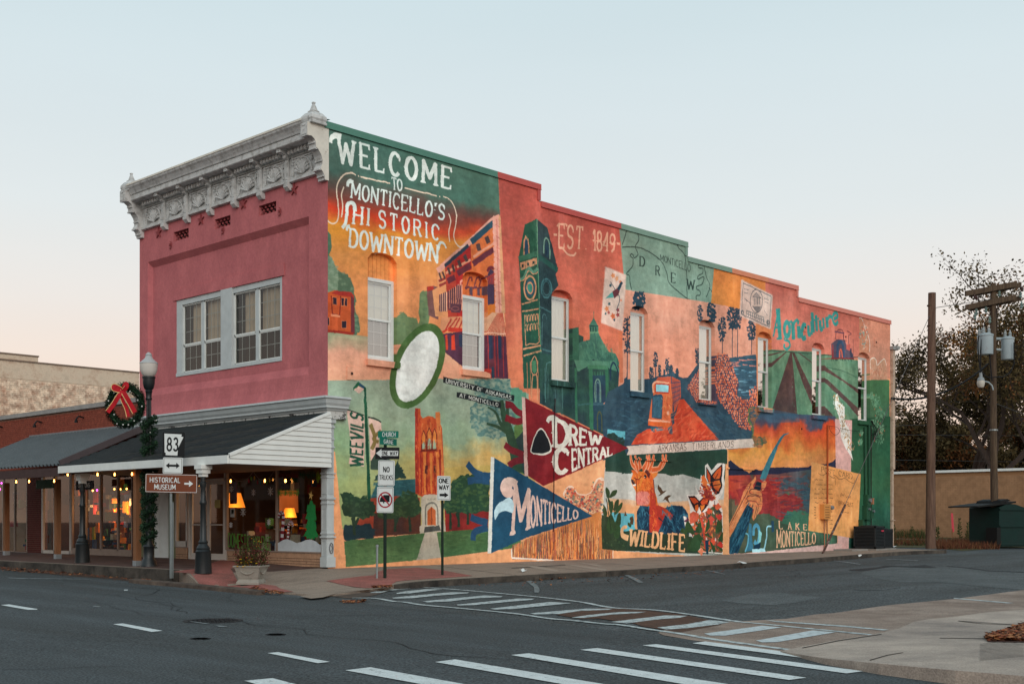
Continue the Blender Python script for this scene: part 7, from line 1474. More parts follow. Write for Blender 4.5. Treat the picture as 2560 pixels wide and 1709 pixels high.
b = MB();b.quad((4,Wd+.1,0),(4,NY,0),(4,NY,3),(4,Wd+.1,3));b.quad((.3,Wd+.15,0),(4,Wd+.15,0),(4,Wd+.15,3),(.3,Wd+.15,3));b.quad((.3,Wd+.1,3),(4,Wd+.1,3),(4,NY,3),(.3,NY,3));yy = yT(560);b.quad((.3,yy,0),(4,yy,0),(4,yy,3),(.3,yy,3));part('interior_wall',b,mat('shop_interior',(84,60,42),.9,.2),BS);b = MB();b.quad((.25,Wd+.1,.05),(4,Wd+.1,.05),(4,NY,.05),(.25,NY,.05));part('interior_floor',b,mat('shop_floor',(190,110,50),.6),BS)
b = MB();b.box((.015,Wd+.02,2.68),(.31,yT(-160),3.2));part('header',b,mat('header_brown',(60,44,40),.9),BS)
for k,(x,y,w,h,X,c,nm)in enumerate(((1240,600,60,190,1.0,(170,46,44), 'red wall hanging behind the glass of the brick shop'),(1455,780,75,100,.9,(220,110,30), 'orange display sheet in the brick shop window'),(1460,610,75,90,1.2,(70,100,60), 'green patterned picture in the brick shop window'),(1640,700,90,130,1.4,(214,140,30), 'yellow display panel at the right of the brick shop window'),(1140,640,25,90,1.0,(120,120,110), 'grey poster beside the black column'),(1215,1010,35,100,.6,(150,150,40), 'yellow green cloth hanging low in the shop window'),(1180,1010,18,95,.6,(210,120,30), 'orange cloth hanging low in the shop window'),(1130,1010,18,90,.6,(50,100,150), 'blue cloth hanging low behind the black column'),(1000,900,45,190,1.3,(92,56,38), 'brown shelf unit left of the black column'),(1600,1010,110,150,1.9,(206,132,46), 'ochre backdrop panel painting a warm glow low in the right of the brick shop window'),(1330,900,60,240,2.2,(120,60,34), 'tall russet display behind the middle of the brick shop window'))):  # the ochre panel is an added backdrop that paints in the warm glow
 q = inside('T',x,y,X);hy = w/5.228/89;hz = h/5.228/89;t = thing('shop_display',(q[0],q[1],q[2]-hz),nm, 'display', 'goods behind the glass of the brick shop');b = MB();b.box((q[0],q[1]-hy,q[2]-hz),(q[0]+.06,q[1]+hy,q[2]+hz));part('panel',b,mat('display%d'%k,c,.8,.35,9,.1,30),t)
goods(yT(1728),yT(930),.2,1.5,150,5, 'jumble of small goods behind the brick shop window');goods(yT(1728),yT(560),1.5,2.5,60,6, 'small goods on high shelves in the brick shop');goods(yT(340),yT(-160),.2,2.2,60,7, 'small goods in the dark far left shop window')
q = inside('T',1410,1105,.5);t = thing('flower_pot',(q[0],q[1],q[2]-.2), 'dark round pot with a wispy plant behind the shop glass', 'plant pot');b = MB();b.lathe((q[0],q[1],q[2]-.18),[(.06,0),(.14,.06),(.17,.2),(.15,.2),(.1,.1)],14);part('pot',b,blackc,t,sm=True);b = MB();rs = np.random.RandomState(3)
for _ in range(16):a = rs.rand()*6.3;b.tube([(q[0],q[1],q[2]),(q[0]+.06*math.cos(a),q[1]+.08*math.sin(a),q[2]+.25),(q[0]+.1*math.cos(a),q[1]+.2*math.sin(a),q[2]+.35+.2*rs.rand())],.008,4)
part('stems',b,mat('dry_stem',(60,50,34),.9),t)
for k,(x,y,c)in enumerate(((1495,428,0),(1573,430,0),(1655,425,0),(1212,448,0),(1268,443,1),(0,430,1),(20,350,1))):
 q = inside('T',x,y,.25);b = MB();b.lathe(q,[(.01,-.03),(.03,0),(.01,.03)],8);part('bulb',b,bulbg if not c else mat('pink_bulb',(255,120,230),.5,emit=((255,60,220),10)),BS)
for(x,y,e)in((1560,700,60),(1250,700,26)):q = inside('T',x,y,1.0);d = pl1.copy();d.energy = e;o = bpy.data.objects.new('shop_light',d);COL.objects.link(o);o.location = tuple(q)
ye_ = yT(-160)+.03;b = MB();b.box((.02,ye_,-.2),(.3,NY,2.745));o = part('wall',b,mort,BS);b = MB();brickwall(b,(.02,ye_,.02),(0,1,0),(-1,0,0),NY-ye_-.02,2.72,seed=7);part('brick_courses',b,redb,o,kind='stuff')
# hanging shop signs
def hang(reg,q,X,mcol,word,label,tcol=(220,220,215),tt=.16):
 w = onX(px(reg,*q),X);y1,y0 = float(max(w[:,1])),float(min(w[:,1]));z0,z1 = float((w[2][2]+w[3][2])/2),float((w[0][2]+w[1][2])/2);t = thing('hanging_sign',(X,(y0+y1)/2,z0),label, 'sign');b = MB();b.box((X,y0,z0),(X+.04,y1,z1));bd = part('board',b,mat((word or 'green')+'_board',mcol,.6),t)
 b = MB();word and words(b,word,(X,y1-(y1-y0)*.16,z0+(z1-z0)*.3),(0,-1,0),(0,0,1),(y1-y0)*.68,(z1-z0)*.45,tt,.14, 'west',.08,n=(-1,0,0));word and part('lettering',b,mat(word+'_ink',tcol,.6),t)
 b = MB()
 for y in(y0+.03,y1-.03):
  for a,e in((y,y+.015),):b.box((X-.004,a,z0+.05),(X,e,z1-.05))
 b.tube([(X+.02,y0+.1,z1),(X+.02,y0+.1,2.5)],.006,4);b.tube([(X+.02,y1-.1,z1),(X+.02,y1-.1,2.5)],.006,4);part('hanger',b,mat('border_white',(190,190,186),.6),t)
hang('T',(988,322,1212,322,1212,438,988,438),-1.6,(36,44,58), 'OPTIONS', 'small dark blue OPTIONS sign hanging behind the left black column');hang('T',(470,305,700,305,700,420,470,420),-1.4,(14,70,46), '', 'green sign hanging in the awning shade, left of the OPTIONS sign',(10,50,36))
# ------------------------------------------------------------ old building behind
zq = float(onY(px('B',225,215),21.0)[0][2]);xq0 = float(onY(px('B',225,215),21.0)[0][0]);xq1 = float(onY(px('B',826,262),21.0)[0][0]);zq1 = float(onY(px('B',826,262),21.0)[0][2]);zq2 = float(onY(px('B',0,150),21.0)[0][2]);print('old',xq0,xq1,zq,zq1,zq2)
OB = thing('old_brick_building',(xq0,21,0), 'peeling cream-painted brick building rising behind the brick shop', 'building');crb = mat('cream_brick',(228,202,176),.9,.12,5,.3,40,rgb2=(168,122,98),thr=.56,sc2=2.6,sharp=4,grain=.2,gs=5);cro = mat('old_render',(212,190,166),.95,.18,2,.4,20,rgb2=(160,128,106),thr=.6,sc2=2,sharp=4)
zm = (zq+zq1)/2;b = MB();b.box((.5,21,0),(xq1,34,zm-.65));w_ = part('wall',b,cro,OB);b = MB();b.box((.5,20.985,zm-.65),(xq1,21.35,zm));b.box((.5,20.98,zm),(xq0,21.35,zq2));part('parapet',b,cro,OB)
b = MB();brickwall(b,(.5,21,3.2),(1,0,0),(0,-1,0),xq1-.5,zm-.66-3.2,.21,.072,.03,.008,.012,9);part('brick_courses',b,crb,w_,kind='stuff')
b = MB();b.box((.5,20.95,zm+.0),(xq1+.03,21.4,zm+.05));b.box((.5,20.95,zq2),(xq0+.03,21.4,zq2+.05));part('coping',b,mat('rusty_coping',(120,100,86),.9,.3,8),OB)
# ------------------------------------------------------------ lamp post, wreath, garland
lp = onG(px('f',372,1441),Rz)[0];lx,ly,lz = float(lp[0]),float(lp[1]),float(lp[2]);ds = float(np.linalg.norm(lp[:2]-CAMXY));dep = float(np.dot(lp[:2]-CAMXY,FW))
def zat(yfull,d=None):return CAMZ+(HY-yfull)/FPX*(d or dep)
LP = thing('street_lamp',(lx,ly,lz), 'black street lamp with a frosted acorn globe on a concrete plinth', 'street lamp')
b = MB();b.box((lx-.3,ly-.3,lz-.05),(lx+.3,ly+.3,zat(1417)));part('plinth',b,kerbm,LP);zb_ = zat(1417);zg = zat(941)
b = MB();b.lathe((lx,ly,zb_),[(.22,0),(.22,.05),(.2,.08),(.19,.16),(.14,.22),(.13,.5),(.15,.53),(.11,.6),(.085,.68),(.08,1.0)],16);part('base',b,black,LP,sm=True);b = MB();n = 16;vs = []
for h,r in((1.0,.08),(zg-zb_-.55,.062)):vs+=[(lx+(r if k%2 else r*.86)*math.cos(k*PI/n),ly+(r if k%2 else r*.86)*math.sin(k*PI/n),zb_+h)for k in range(2*n)]
b.add(vs,[(k,(k+1)%(2*n),2*n+(k+1)%(2*n),2*n+k)for k in range(2*n)]);part('fluted_shaft',b,black,LP);b = MB();b.lathe((lx,ly,zg-.6),[(.07,0),(.085,.03),(.07,.08),(.08,.2),(.1,.22),(.08,.25),(.12,.3),(.15,.42),(.155,.55),(.17,.56),(.17,.6)],16);part('fitter',b,black,LP,sm=True)
b = MB();H_ = zat(909)-zg;b.lathe((lx,ly,zg),[(.12,0),(.17,.05),(.21,.15),(.225,H_)],24);part('globe',b,mat('frosted_globe',(206,200,192),.35,.04,5,0),LP,sm=True);b = MB();zh = zg+H_;b.lathe((lx,ly,zh),[(.232,0),(.232,.012),(.22,.03),(.15,.09),(.1,.14),(.075,.2),(.085,.22),(.07,.25),(.03,.29),(0,.3)],24);part('globe_top',b,mat('frosted_top',(170,172,172),.3,.04,5,0),LP,sm=True)
needle = [mat('fir_dark',(22,44,30),.8,.3,9,0),mat('fir_mid',(40,66,44),.8,.3,9,0)]
def fir(b,path,rad,n,rs,sz=.055):
 path = np.array(path,float);d = np.gradient(path,axis=0);L = len(path)
 for _ in range(n):
  i = rs.randint(L);p = path[i];t = d[i]/np.linalg.norm(d[i]);r = rs.randn(3);r-=t*np.dot(r,t);r/=np.linalg.norm(r)+1e-6;base = p+r*rad*rs.rand()**.5*.8;tip = base+(r*.8+t*rs.randn()*.6)*sz*(.7+.6*rs.rand());w = np.cross(r,t);w = w/(np.linalg.norm(w)+1e-6)*sz*.22;m_ = (base+tip)/2;b.cur = rs.randint(2);b.add([base,m_+w,tip,m_-w],[(0,1,2,3)])
rs = np.random.RandomState(12);hx = np.array([-.62,.785,0.]);hz = np.array([0,0,1.]);nrm = np.cross(hx,hz)
wc = np.array([lx,ly,zat(1012.6)])+hx*.62;ring = [wc+hx*.43*math.cos(a)+hz*.47*math.sin(a)for a in np.linspace(0,2*PI,60)]
WR = thing('wreath',tuple(ring[45]-np.array([0,0,.1])), 'green fir wreath with a red bow hanging beside the lamp post', 'wreath');b = MB();b.tube(ring,.075,8);part('core',b,needle[0],WR);b = MB();fir(b,ring,.115,2600,rs,.085);part('fir_needles',b,needle,WR,kind='stuff');b = MB()
for k in range(18):p = ring[(k*7)%60]+nrm*(-.1 if np.dot(nrm,[-.7,-.7,0])<0 else .1)+rs.randn(3)*.04;b.obox(p,(.012,0,0),(0,.012,0),(0,0,.016))
part('tiny_lights',b,mat('white_dot',(220,220,215),.5),WR,kind='stuff');b = MB();b.tube([(lx,ly,wc[2]),tuple(wc-hx*.4)],.015,6);b.tube([(lx,ly,wc[2]-.4),tuple(wc-hx*.3-hz*.36)],.015,6);part('bracket_arm',b,black,WR)
f_n = nrm if np.dot(nrm,np.array([-.7,-.7,0]))>0 else-nrm;bow = mat('red_ribbon',(176,22,34),.5,.15,8,.2,30);gold = mat('gold_trim',(226,190,130),.4);rsd = -1 if np.dot(hx,np.array([RT[0],RT[1],0]))>0 else 1
BW = thing('bow',tuple(wc+hz*.36+f_n*.16), 'red ribbon bow with gold edges on the wreath', 'bow');bc = wc+hz*.36+f_n*.16;S_ = -hx*rsd if False else-hx
def rib(name,pts,w,parent):
 pts = [bc+S_*a+hz*c+f_n*e for a,c,e in pts];P = smooth(pts,5);d = np.gradient(P,axis=0);d/=np.linalg.norm(d,axis=1)[:,None];s = np.cross(d,f_n);s/=np.linalg.norm(s,axis=1)[:,None]+1e-6;m = len(P);b = MB();vs = list(P+s*w/2)+list(P-s*w/2)+list(P+s*w/2-f_n*.008)+list(P-s*w/2-f_n*.008)
 b.add(vs,[(i,i+1,m+i+1,m+i)for i in range(m-1)]+[(2*m+i,2*m+i+1,3*m+i+1,3*m+i)for i in range(m-1)]);o = part(name,b,bow,parent);g = MB();vs = list(P+s*w*.5+f_n*.004)+list(P+s*(w*.5-.016)+f_n*.004);g.add(vs,[(i,i+1,m+i+1,m+i)for i in range(m-1)]);part('gold_edge',g,gold,o)
rib('ribbon_loop',((0,0,0),(-.1,.08,.05),(-.22,.12,.05),(-.2,.04,.08),(-.06,.0,.03)),.12,BW);rib('ribbon_loop',((0,0,0),(.06,.1,.05),(.1,.17,.05),(.13,.1,.08),(.03,.0,.03)),.12,BW)
rib('ribbon_tail',((0,0,.02),(-.1,-.14,.04),(-.24,-.34,.02),(-.4,-.54,.02)),.13,BW);rib('ribbon_tail',((0,0,.02),(.1,-.16,.04),(.2,-.34,.02),(.32,-.56,.02)),.13,BW);rib('ribbon_tail',((0,0,0),(-.02,-.2,.0),(.08,-.45,-.02),(.14,-.66,0)),.1,BW)
gpth = [];z0g,z1g = zb_+.55,zat(1045);NT = 420
for k in range(NT):t_ = k/NT;gpth.append((lx+.1*math.cos(t_*2*PI*10),ly+.1*math.sin(t_*2*PI*10),z0g+(z1g-z0g)*t_))
GA = thing('fir_garland',(lx,ly,z0g), 'green fir garland wound round the lamp post', 'garland');b = MB();b.tube(gpth[::3],.045,5);part('core',b,needle[0],GA);b = MB();fir(b,gpth,.12,6000,rs,.075);part('fir_needles',b,needle,GA,kind='stuff');b = MB()
for k in range(30):p = np.array(gpth[rs.randint(NT)]);a = rs.rand()*6.3;p = p+np.array([math.cos(a),math.sin(a),0])*.1;b.obox(p,(.01,0,0),(0,.01,0),(0,0,.014))
part('tiny_lights',b,MATS['white_dot'],GA,kind='stuff')
# ------------------------------------------------------------ road signs
steel = mat('galvanised_post',(150,158,158),.5,.1,6,.1,30,metal=.6);signw = mat('sign_white',(214,218,216),.45,.03,5,0);signk = mat('sign_black',(22,24,26),.5,.03,5,0);signr = mat('sign_red',(158,30,44),.5,.03,5,0);signg = mat('sign_green',(14,110,92),.5,.05,5,0);signbr = mat('sign_brown',(116,62,40),.5,.05,5,0);dgpost = mat('green_post',(26,42,34),.6,.15,6,.1,30)
class Plate:
 """sign plate at a depth: centre c, facing turned by ang about the vertical from facing the viewer"""
 def __init__(s,base,ang,roll=0.0):
  f = np.array([CAMXY[0]-base[0],CAMXY[1]-base[1],0.]);f/=np.linalg.norm(f);a = math.radians(ang);s.n = np.array([f[0]*math.cos(a)-f[1]*math.sin(a),f[0]*math.sin(a)+f[1]*math.cos(a),0.]);s.u = np.cross(np.array([0,0,1.]),s.n);s.z = np.array([0,0,1.])
  r = math.radians(roll);s.u,s.z = s.u*math.cos(r)+s.z*math.sin(r),-s.u*math.sin(r)+s.z*math.cos(r);s.base = np.array(base,float)
 def fit(s,reg,x0,y0,x1,y1):
  """centre, half width and half height from the sign's extent in the photo"""
  P = px(reg,x0,y0,x1,y1);d = float(np.dot(s.base[:2]-CAMXY,FW));sc = d/FPX;cx = (P[0][0]+P[1][0])/2;cz = CAMZ+(HY-(P[0][1]+P[1][1])/2)*sc;c = s.base+RT3*((cx-CX)*sc-np.dot(s.base[:2]-CAMXY,RT));c[2] = cz;cosw = abs(np.dot(s.u,RT3));return c+s.n*.045,abs(P[1][0]-P[0][0])*sc/2/cosw,abs(P[1][1]-P[0][1])*sc/2
RT3 = np.array([RT[0],RT[1],0.])
def plate(b,pl,c,hw,hh,r=.03,th=.003,off=0.0,n=4):
 pts = []
 for(sx_,sz_)in((1,1),(-1,1),(-1,-1),(1,-1)):
  for k in range(n+1):
   a = math.atan2(sz_,sx_)-PI/4+k/n*PI/2;pts.append(c+pl.u*(sx_*(hw-r)+r*math.cos(a))+pl.z*(sz_*(hh-r)+r*math.sin(a))+pl.n*off)
 b.prism(pts,-pl.n*th);return b
def lab(b,pl,c,word,x,z,w,h,**k):return words(b,word,c+pl.u*(x-w/2)+pl.z*(z-h/2),pl.u,pl.z,w,h,n=pl.n,**k)
def shape(b,pl,c,pts,off=.004):b.add([c+pl.u*x+pl.z*z+pl.n*off for x,z in pts],[tuple(range(len(pts)))])
# route marker post
p0 = onG(px('D',285,1452),Rz,.11)[0];RS = thing('route_sign_post',tuple(p0), 'steel post with route 83, double arrow and brown museum signs by the lamp', 'road sign');pl = Plate(p0,-16,-1.2)
b = MB();zt_ = CAMZ+(HY-1135)*float(np.dot(p0[:2]-CAMXY,FW))/FPX;b.obox((p0[0],p0[1],(p0[2]+zt_)/2),(.022,0,0),(0,.022,0),(0,0,(zt_-p0[2])/2));b.obox((p0[0]+.04,p0[1]-.02,p0[2]+.9),(.012,0,0),(0,.012,0),(0,0,.9));part('post',b,steel,RS)
c,hw,hh = pl.fit('D',222,262,402,464);b = MB();plate(b,pl,c,hw,hh);o = part('route_marker',b,signk,RS);b = MB();shape(b,pl,c,[(-.86*hw,.88*hh),(.72*hw,.84*hh),(.68*hw,.66*hh),(.88*hw,.62*hh),(.4*hw,-.3*hh),(.36*hw,-.88*hh),(-.7*hw,-.86*hh),(-.7*hw,-.66*hh),(-.8*hw,-.64*hh)]);part('state_outline',b,signw,o);b = MB();lab(b,pl,c, '83',-.1*hw,.02*hh,hw*.95,hh*1.0,t=.17,gap=.26,off=.006);part('number',b,signk,o)
c,hw,hh = pl.fit('D',224,468,386,600);b = MB();plate(b,pl,c,hw,hh);o = part('arrow_sign',b,signw,RS);b = MB();a_ = .7*hw;k_ = .36*hh;s_ = .13*hh;shape(b,pl,c,[(-a_,0),(-a_*.5,k_),(-a_*.5,s_),(a_*.5,s_),(a_*.5,k_),(a_,0),(a_*.5,-k_),(a_*.5,-s_),(-a_*.5,-s_),(-a_*.5,-k_)]);part('double_arrow',b,signk,o);b = MB()
def border(b,pl,c,hw,hh,w=.012,ins=.02,off=.004):
 hw-=ins;hh-=ins
 for(x0,x1,z0,z1)in((-hw,hw,hh-w,hh),(-hw,hw,-hh,-hh+w),(-hw,-hw+w,-hh+w,hh-w),(hw-w,hw,-hh+w,hh-w)):shape(b,pl,c,[(x0,z0),(x1,z0),(x1,z1),(x0,z1)],off)
border(b,pl,c,hw,hh,.008);part('border',b,signk,o)
c,hw,hh = pl.fit('D',80,602,506,755);b = MB();plate(b,pl,c,hw,hh,.05);o = part('museum_sign',b,signbr,RS);b = MB();border(b,pl,c,hw,hh,.01,.012);part('border',b,signw,o);b = MB();lab(b,pl,c, 'HISTORICAL',-.24*hw,.34*hh,hw*1.15,hh*.5,t=.15,gap=.24,off=.006);lab(b,pl,c, 'MUSEUM',-.24*hw,-.4*hh,hw*.8,hh*.5,t=.15,gap=.24,off=.006);part('lettering',b,signw,o);b = MB();x = .68*hw;shape(b,pl,c,[(x-.18*hw,.1*hh),(x,.1*hh),(x,.34*hh),(x+.16*hw,0),(x,-.34*hh),(x,-.1*hh),(x-.18*hw,-.1*hh)]);part('arrow',b,signw,o)
# street name post at the corner
p0 = onG(px('G',553,1516),Sz)[0];CS = thing('corner_sign_post',tuple(p0), 'dark post with CHURCH street blades, ONE WAY arrow and two truck signs', 'road sign');dd = float(np.dot(p0[:2]-CAMXY,FW));b = MB();zt_ = CAMZ+(HY-px('G',0,320)[0][1])*dd/FPX;b.tube([tuple(p0),(p0[0]+.03,p0[1]+.02,zt_)],.04,10);part('post',b,dgpost,CS)
pl = Plate(p0,-14,-1.0);pl2 = Plate(p0,52,0)
c,hw,hh = pl.fit('G',496,263,674,322);b = MB();plate(b,pl,c,hw,hh,.015,.006);o = part('street_blade',b,signg,CS,label='green CHURCH street name blade');b = MB();lab(b,pl,c, 'CHURCH',.08*hw,0,hw*1.25,hh*1.2,t=.14,gap=.2,off=.006);part('lettering',b,signw,o)
c,hw,hh = pl2.fit('G',515,325,652,382);c = c-pl2.n*.045;b = MB();plate(b,pl2,c,hw*.9,hh,.015,.006);o = part('street_blade',b,signg,CS,label='green GAINE street name blade, turned away');b = MB();lab(b,pl2,c, 'GAINE',0,0,hw*1.0,hh*1.2,t=.14,gap=.2,off=.006);part('lettering',b,signw,o);b = MB();b.lathe((p0[0],p0[1],c[2]+hh),[(.03,-.02),(.03,.06)],8);part('blade_bracket',b,signk,CS)
c,hw,hh = pl.fit('G',474,402,682,502);b = MB();plate(b,pl,c,hw,hh,.015);o = part('one_way_sign',b,signk,CS,label='black ONE WAY sign with a white arrow to the left');b = MB();shape(b,pl,c,[(-.94*hw,0),(-.5*hw,.72*hh),(-.5*hw,.44*hh),(.9*hw,.44*hh),(.9*hw,-.44*hh),(-.5*hw,-.44*hh),(-.5*hw,-.72*hh)]);part('white_arrow',b,signw,o);b = MB();lab(b,pl,c, 'ONE WAY',.2*hw,0,hw*1.25,hh*.62,t=.17,gap=.22,off=.006);part('lettering',b,signk,o)
c,hw,hh = pl.fit('G',498,512,641,730);b = MB();plate(b,pl,c,hw,hh);o = part('no_trucks_sign',b,signw,CS);b = MB();lab(b,pl,c, 'NO',0,.28*hh,hw*.7,hh*.38,t=.17,gap=.24);lab(b,pl,c, 'TRUCKS',0,-.34*hh,hw*1.6,hh*.34,t=.15,gap=.2);part('lettering',b,signk,o);b = MB();border(b,pl,c,hw,hh,.006);part('border',b,signk,o)
c,hw,hh = pl.fit('G',488,738,631,958);b = MB();plate(b,pl,c,hw,hh);o = part('truck_ban_sign',b,signw,CS,label='white sign with a red ring over a black truck');b = MB();border(b,pl,c,hw,hh,.006);part('border',b,signk,o);b = MB();shape(b,pl,c,[(.54*hw,.38*hh),(.54*hw,-.16*hh),(-.1*hw,-.16*hh),(-.1*hw,-.26*hh),(-.24*hw,-.26*hh),(-.24*hw,-.16*hh),(-.66*hw,-.16*hh),(-.6*hw,.12*hh),(-.4*hw,.3*hh),(-.22*hw,.3*hh),(-.22*hw,.38*hh)]);part('truck_symbol',b,signk,o);R_ = hw*.86;rg = MB();N_ = 36
rg.add([c+pl.u*r*math.cos(a)+pl.z*r*1.0*math.sin(a)*1.1+pl.n*.006 for r in(R_,R_*.83)for a in np.linspace(0,2*PI,N_+1)[:-1]],[(k,(k+1)%N_,N_+(k+1)%N_,N_+k)for k in range(N_)]);w = R_*.08;k = .707*R_*.9;shape(rg,pl,c,[(-k-w,k*1.1),(-k+w,k*1.1+w),(k+w,-k*1.1),(k-w,-k*1.1-w)],.0062);part('red_ring',rg,signr,o)
p0 = onG(px('G',1043,1490),Sz)[0];OW = thing('one_way_post',tuple(p0), 'dark post with one small white ONE WAY sign pointing right', 'road sign');dd = float(np.dot(p0[:2]-CAMXY,FW));pl = Plate(p0,34,0);c,hw,hh = pl.fit('G',992,645,1102,852);b = MB();b.tube([tuple(p0),(p0[0],p0[1],c[2]+hh*.8)],.032,8);part('post',b,dgpost,OW);b = MB();plate(b,pl,c,hw,hh);o = part('one_way_sign',b,signw,OW);b = MB();lab(b,pl,c, 'ONE',0,.6*hh,hw*1.4,hh*.36,t=.17,gap=.22);lab(b,pl,c, 'WAY',0,.06*hh,hw*1.4,hh*.36,t=.17,gap=.2);shape(b,pl,c,[(-.64*hw,-.46*hh),(.1*hw,-.46*hh),(.1*hw,-.34*hh),(.68*hw,-.56*hh),(.1*hw,-.78*hh),(.1*hw,-.66*hh),(-.64*hw,-.66*hh)]);part('lettering',b,signk,o);b = MB();border(b,pl,c,hw,hh,.006);part('border',b,signk,o)
p0 = onG(px('G',485,1518),Sz)[0];dd = float(np.dot(p0[:2]-CAMXY,FW));b = MB();h = (1518-1232)/3.4096*dd/FPX;b.tube([tuple(p0),(p0[0]+.01,p0[1],p0[2]+h)],.026,8);b.lathe((p0[0]+.01,p0[1],p0[2]+h-.05),[(.036,0),(.036,.05),(.01,.06)],8);solo('pipe_stub',b,steel, 'short bare grey pipe standing beside the corner sign post', 'pipe',tuple(p0))
# ------------------------------------------------------------ planter
p0 = onG(px('D',942,1500),Sz)[0];PL = thing('planter',tuple(p0), 'square cast stone planter with red and yellow autumn flowers', 'planter');stone = mat('cast_stone',(152,146,136),.85,.15,5,.4,30,rgb2=(110,106,98),thr=.6,sc2=5,sharp=4);x,y,z = p0;rot = math.radians(81);b = MB();b.lathe((x,y,z),[(.38,0),(.38,.05),(.34,.09),(.31,.12),(.33,.15),(.40,.34),(.41,.36),(.42,.39),(.46,.40),(.46,.43),(.41,.43),(.39,.38),(.02,.38)],4,rot);po = part('pot',b,stone,PL)
for s in range(4):
 a = rot+PI/4+s*PI/2;nn = np.array([math.cos(a),math.sin(a),0]);tt = np.array([-math.sin(a),math.cos(a),0]);b = MB();b.tube([np.array([x,y,z+.31-.07*(1-(k/4)**2)])+nn*.27+tt*.16*k/4 for k in range(-4,5)],.018,6);part('swag_relief',b,stone,po)
rs = np.random.RandomState(8);fm = [mat('flower_maroon',(96,36,38),.8,.3,12,0),mat('leaf_olive',(66,70,34),.8,.3,12,0),mat('flower_yellow',(222,170,30),.7,.2,12,0)];b = MB();st = MB()
for _ in range(46):
 a = rs.rand()*6.3;r = .24*math.sqrt(rs.rand());bx_ = np.array([x+r*math.cos(a),y+r*math.sin(a),z+.4]);dr = bx_-np.array([x,y,z+.4]);lean = rs.randn(3)*.06;h = .18+.5*rs.rand()*(1.2 if np.dot(dr[:2],RT)>0 else .7);tip = bx_+dr*.7+lean+np.array([0,0,h]);st.tube([bx_,(bx_+tip)/2+rs.randn(3)*.02,tip],.005,4)
 for _ in range(34):t_ = .25+.75*rs.rand();p = bx_+(tip-bx_)*t_+rs.randn(3)*.035;s = .018+.016*rs.rand();u = rs.randn(3);u/=np.linalg.norm(u);v = np.cross(u,rs.randn(3));v/=np.linalg.norm(v);b.cur = (0,0,1,1,1)[rs.randint(5)];b.add([p-u*s,p-v*s*.5,p+u*s,p+v*s*.5],[(0,1,2,3)])
for _ in range(26):c = np.array([x,y,z+.5])+np.array([-RT[0],-RT[1],0])*.12+rs.randn(3)*np.array([.1,.1,.05])-np.array([FW[0],FW[1],0])*.15;b.cur = 2;b.lathe(tuple(c),[(.005,-.012),(.032,0),(.005,.012)],6)
for _ in range(12):c = np.array([x,y,z+.95])+np.array([RT[0],RT[1],0])*.12+rs.randn(3)*.07;b.cur = 2;b.lathe(tuple(c),[(.004,-.008),(.02,0),(.004,.008)],5)
part('stems',st,mat('plant_stem',(62,54,34),.9),PL,kind='stuff');part('flowers',b,fm,PL,kind='stuff')
# ------------------------------------------------------------ air conditioners
acm = mat('ac_dark',(40,44,46),.6,.1,5,.1,30);blk = mat('ac_core',(16,17,18),.9);padm = mat('ac_pad',(140,136,130),.9,.15)
def acunit(cx,cy,w,d,h,label,badge):
 z = float(Sz(cx,cy));t = thing('air_conditioner',(cx,cy,z),label, 'air conditioner', 'air conditioners at the rear end of the mural wall');b = MB();b.box((cx-w/2-.08,cy-d/2-.08,z),(cx+w/2+.08,cy+d/2+.08,z+.06));part('pad',b,padm,t);z+=.07;b = MB();b.box((cx-w/2+.05,cy-d/2+.05,z),(cx+w/2-.05,cy+d/2-.05,z+h-.06));part('core',b,blk,t)
 b = MB();
 for i in(-1,1):
  for j in(-1,1):b.box((cx+i*(w/2-.03)-.03,cy+j*(d/2-.03)-.03,z),(cx+i*(w/2-.03)+.03,cy+j*(d/2-.03)+.03,z+h))
 b.box((cx-w/2,cy-d/2,z),(cx+w/2,cy+d/2,z+.07));b.box((cx-w/2,cy-d/2,z+h-.07),(cx+w/2,cy+d/2,z+h-.001));b.lathe((cx,cy,z+h),[(w*.42,0),(w*.42,.02),(w*.36,.03),(.05,.04)],18);part('casing',b,acm,t)
 n = 13
 for k in range(n):zz = z+.1+(h-.2)*k/(n-1);b = MB();b.prism([(cx-w/2+.05,cy-d/2+.04,zz+.02),(cx+w/2-.05,cy-d/2+.04,zz+.02),(cx+w/2-.05,cy-d/2-.004,zz-.018),(cx-w/2+.05,cy-d/2-.004,zz-.018)],(0,0,.012));b.prism([(cx-w/2+.04,cy-d/2+.05,zz+.02),(cx-w/2+.04,cy+d/2-.05,zz+.02),(cx-w/2-.004,cy+d/2-.05,zz-.018),(cx-w/2-.004,cy-d/2+.05,zz-.018)],(0,0,.012));part('louvre',b,acm,t)
 if badge:b = MB();b.box((cx+.1,cy-d/2-.01,z+h-.22),(cx+.3,cy-d/2-.003,z+h-.16));part('badge',b,mat('badge_red',(190,60,80),.5),t)
q = onY(px('X',345,1400),-1.15)[0];acunit(float(q[0])+.4,-.68,.8,.95,.9, 'dark louvred air conditioner with a red badge in front of the green wall end',True);acunit(float(q[0])+1.75,-.45,.75,.8,.78, 'smaller air conditioner half hidden behind the larger one by the down pipe',False)
b = MB();zq_ = float(Sz(q[0]-1,-.8));b.box((q[0]-1.6,-1.0,zq_),(q[0]-.3,-.2,zq_+.07));solo('concrete_pad',b,padm, 'low concrete pad in front of the air conditioner', 'pad',(q[0]-1,-.8,zq_))
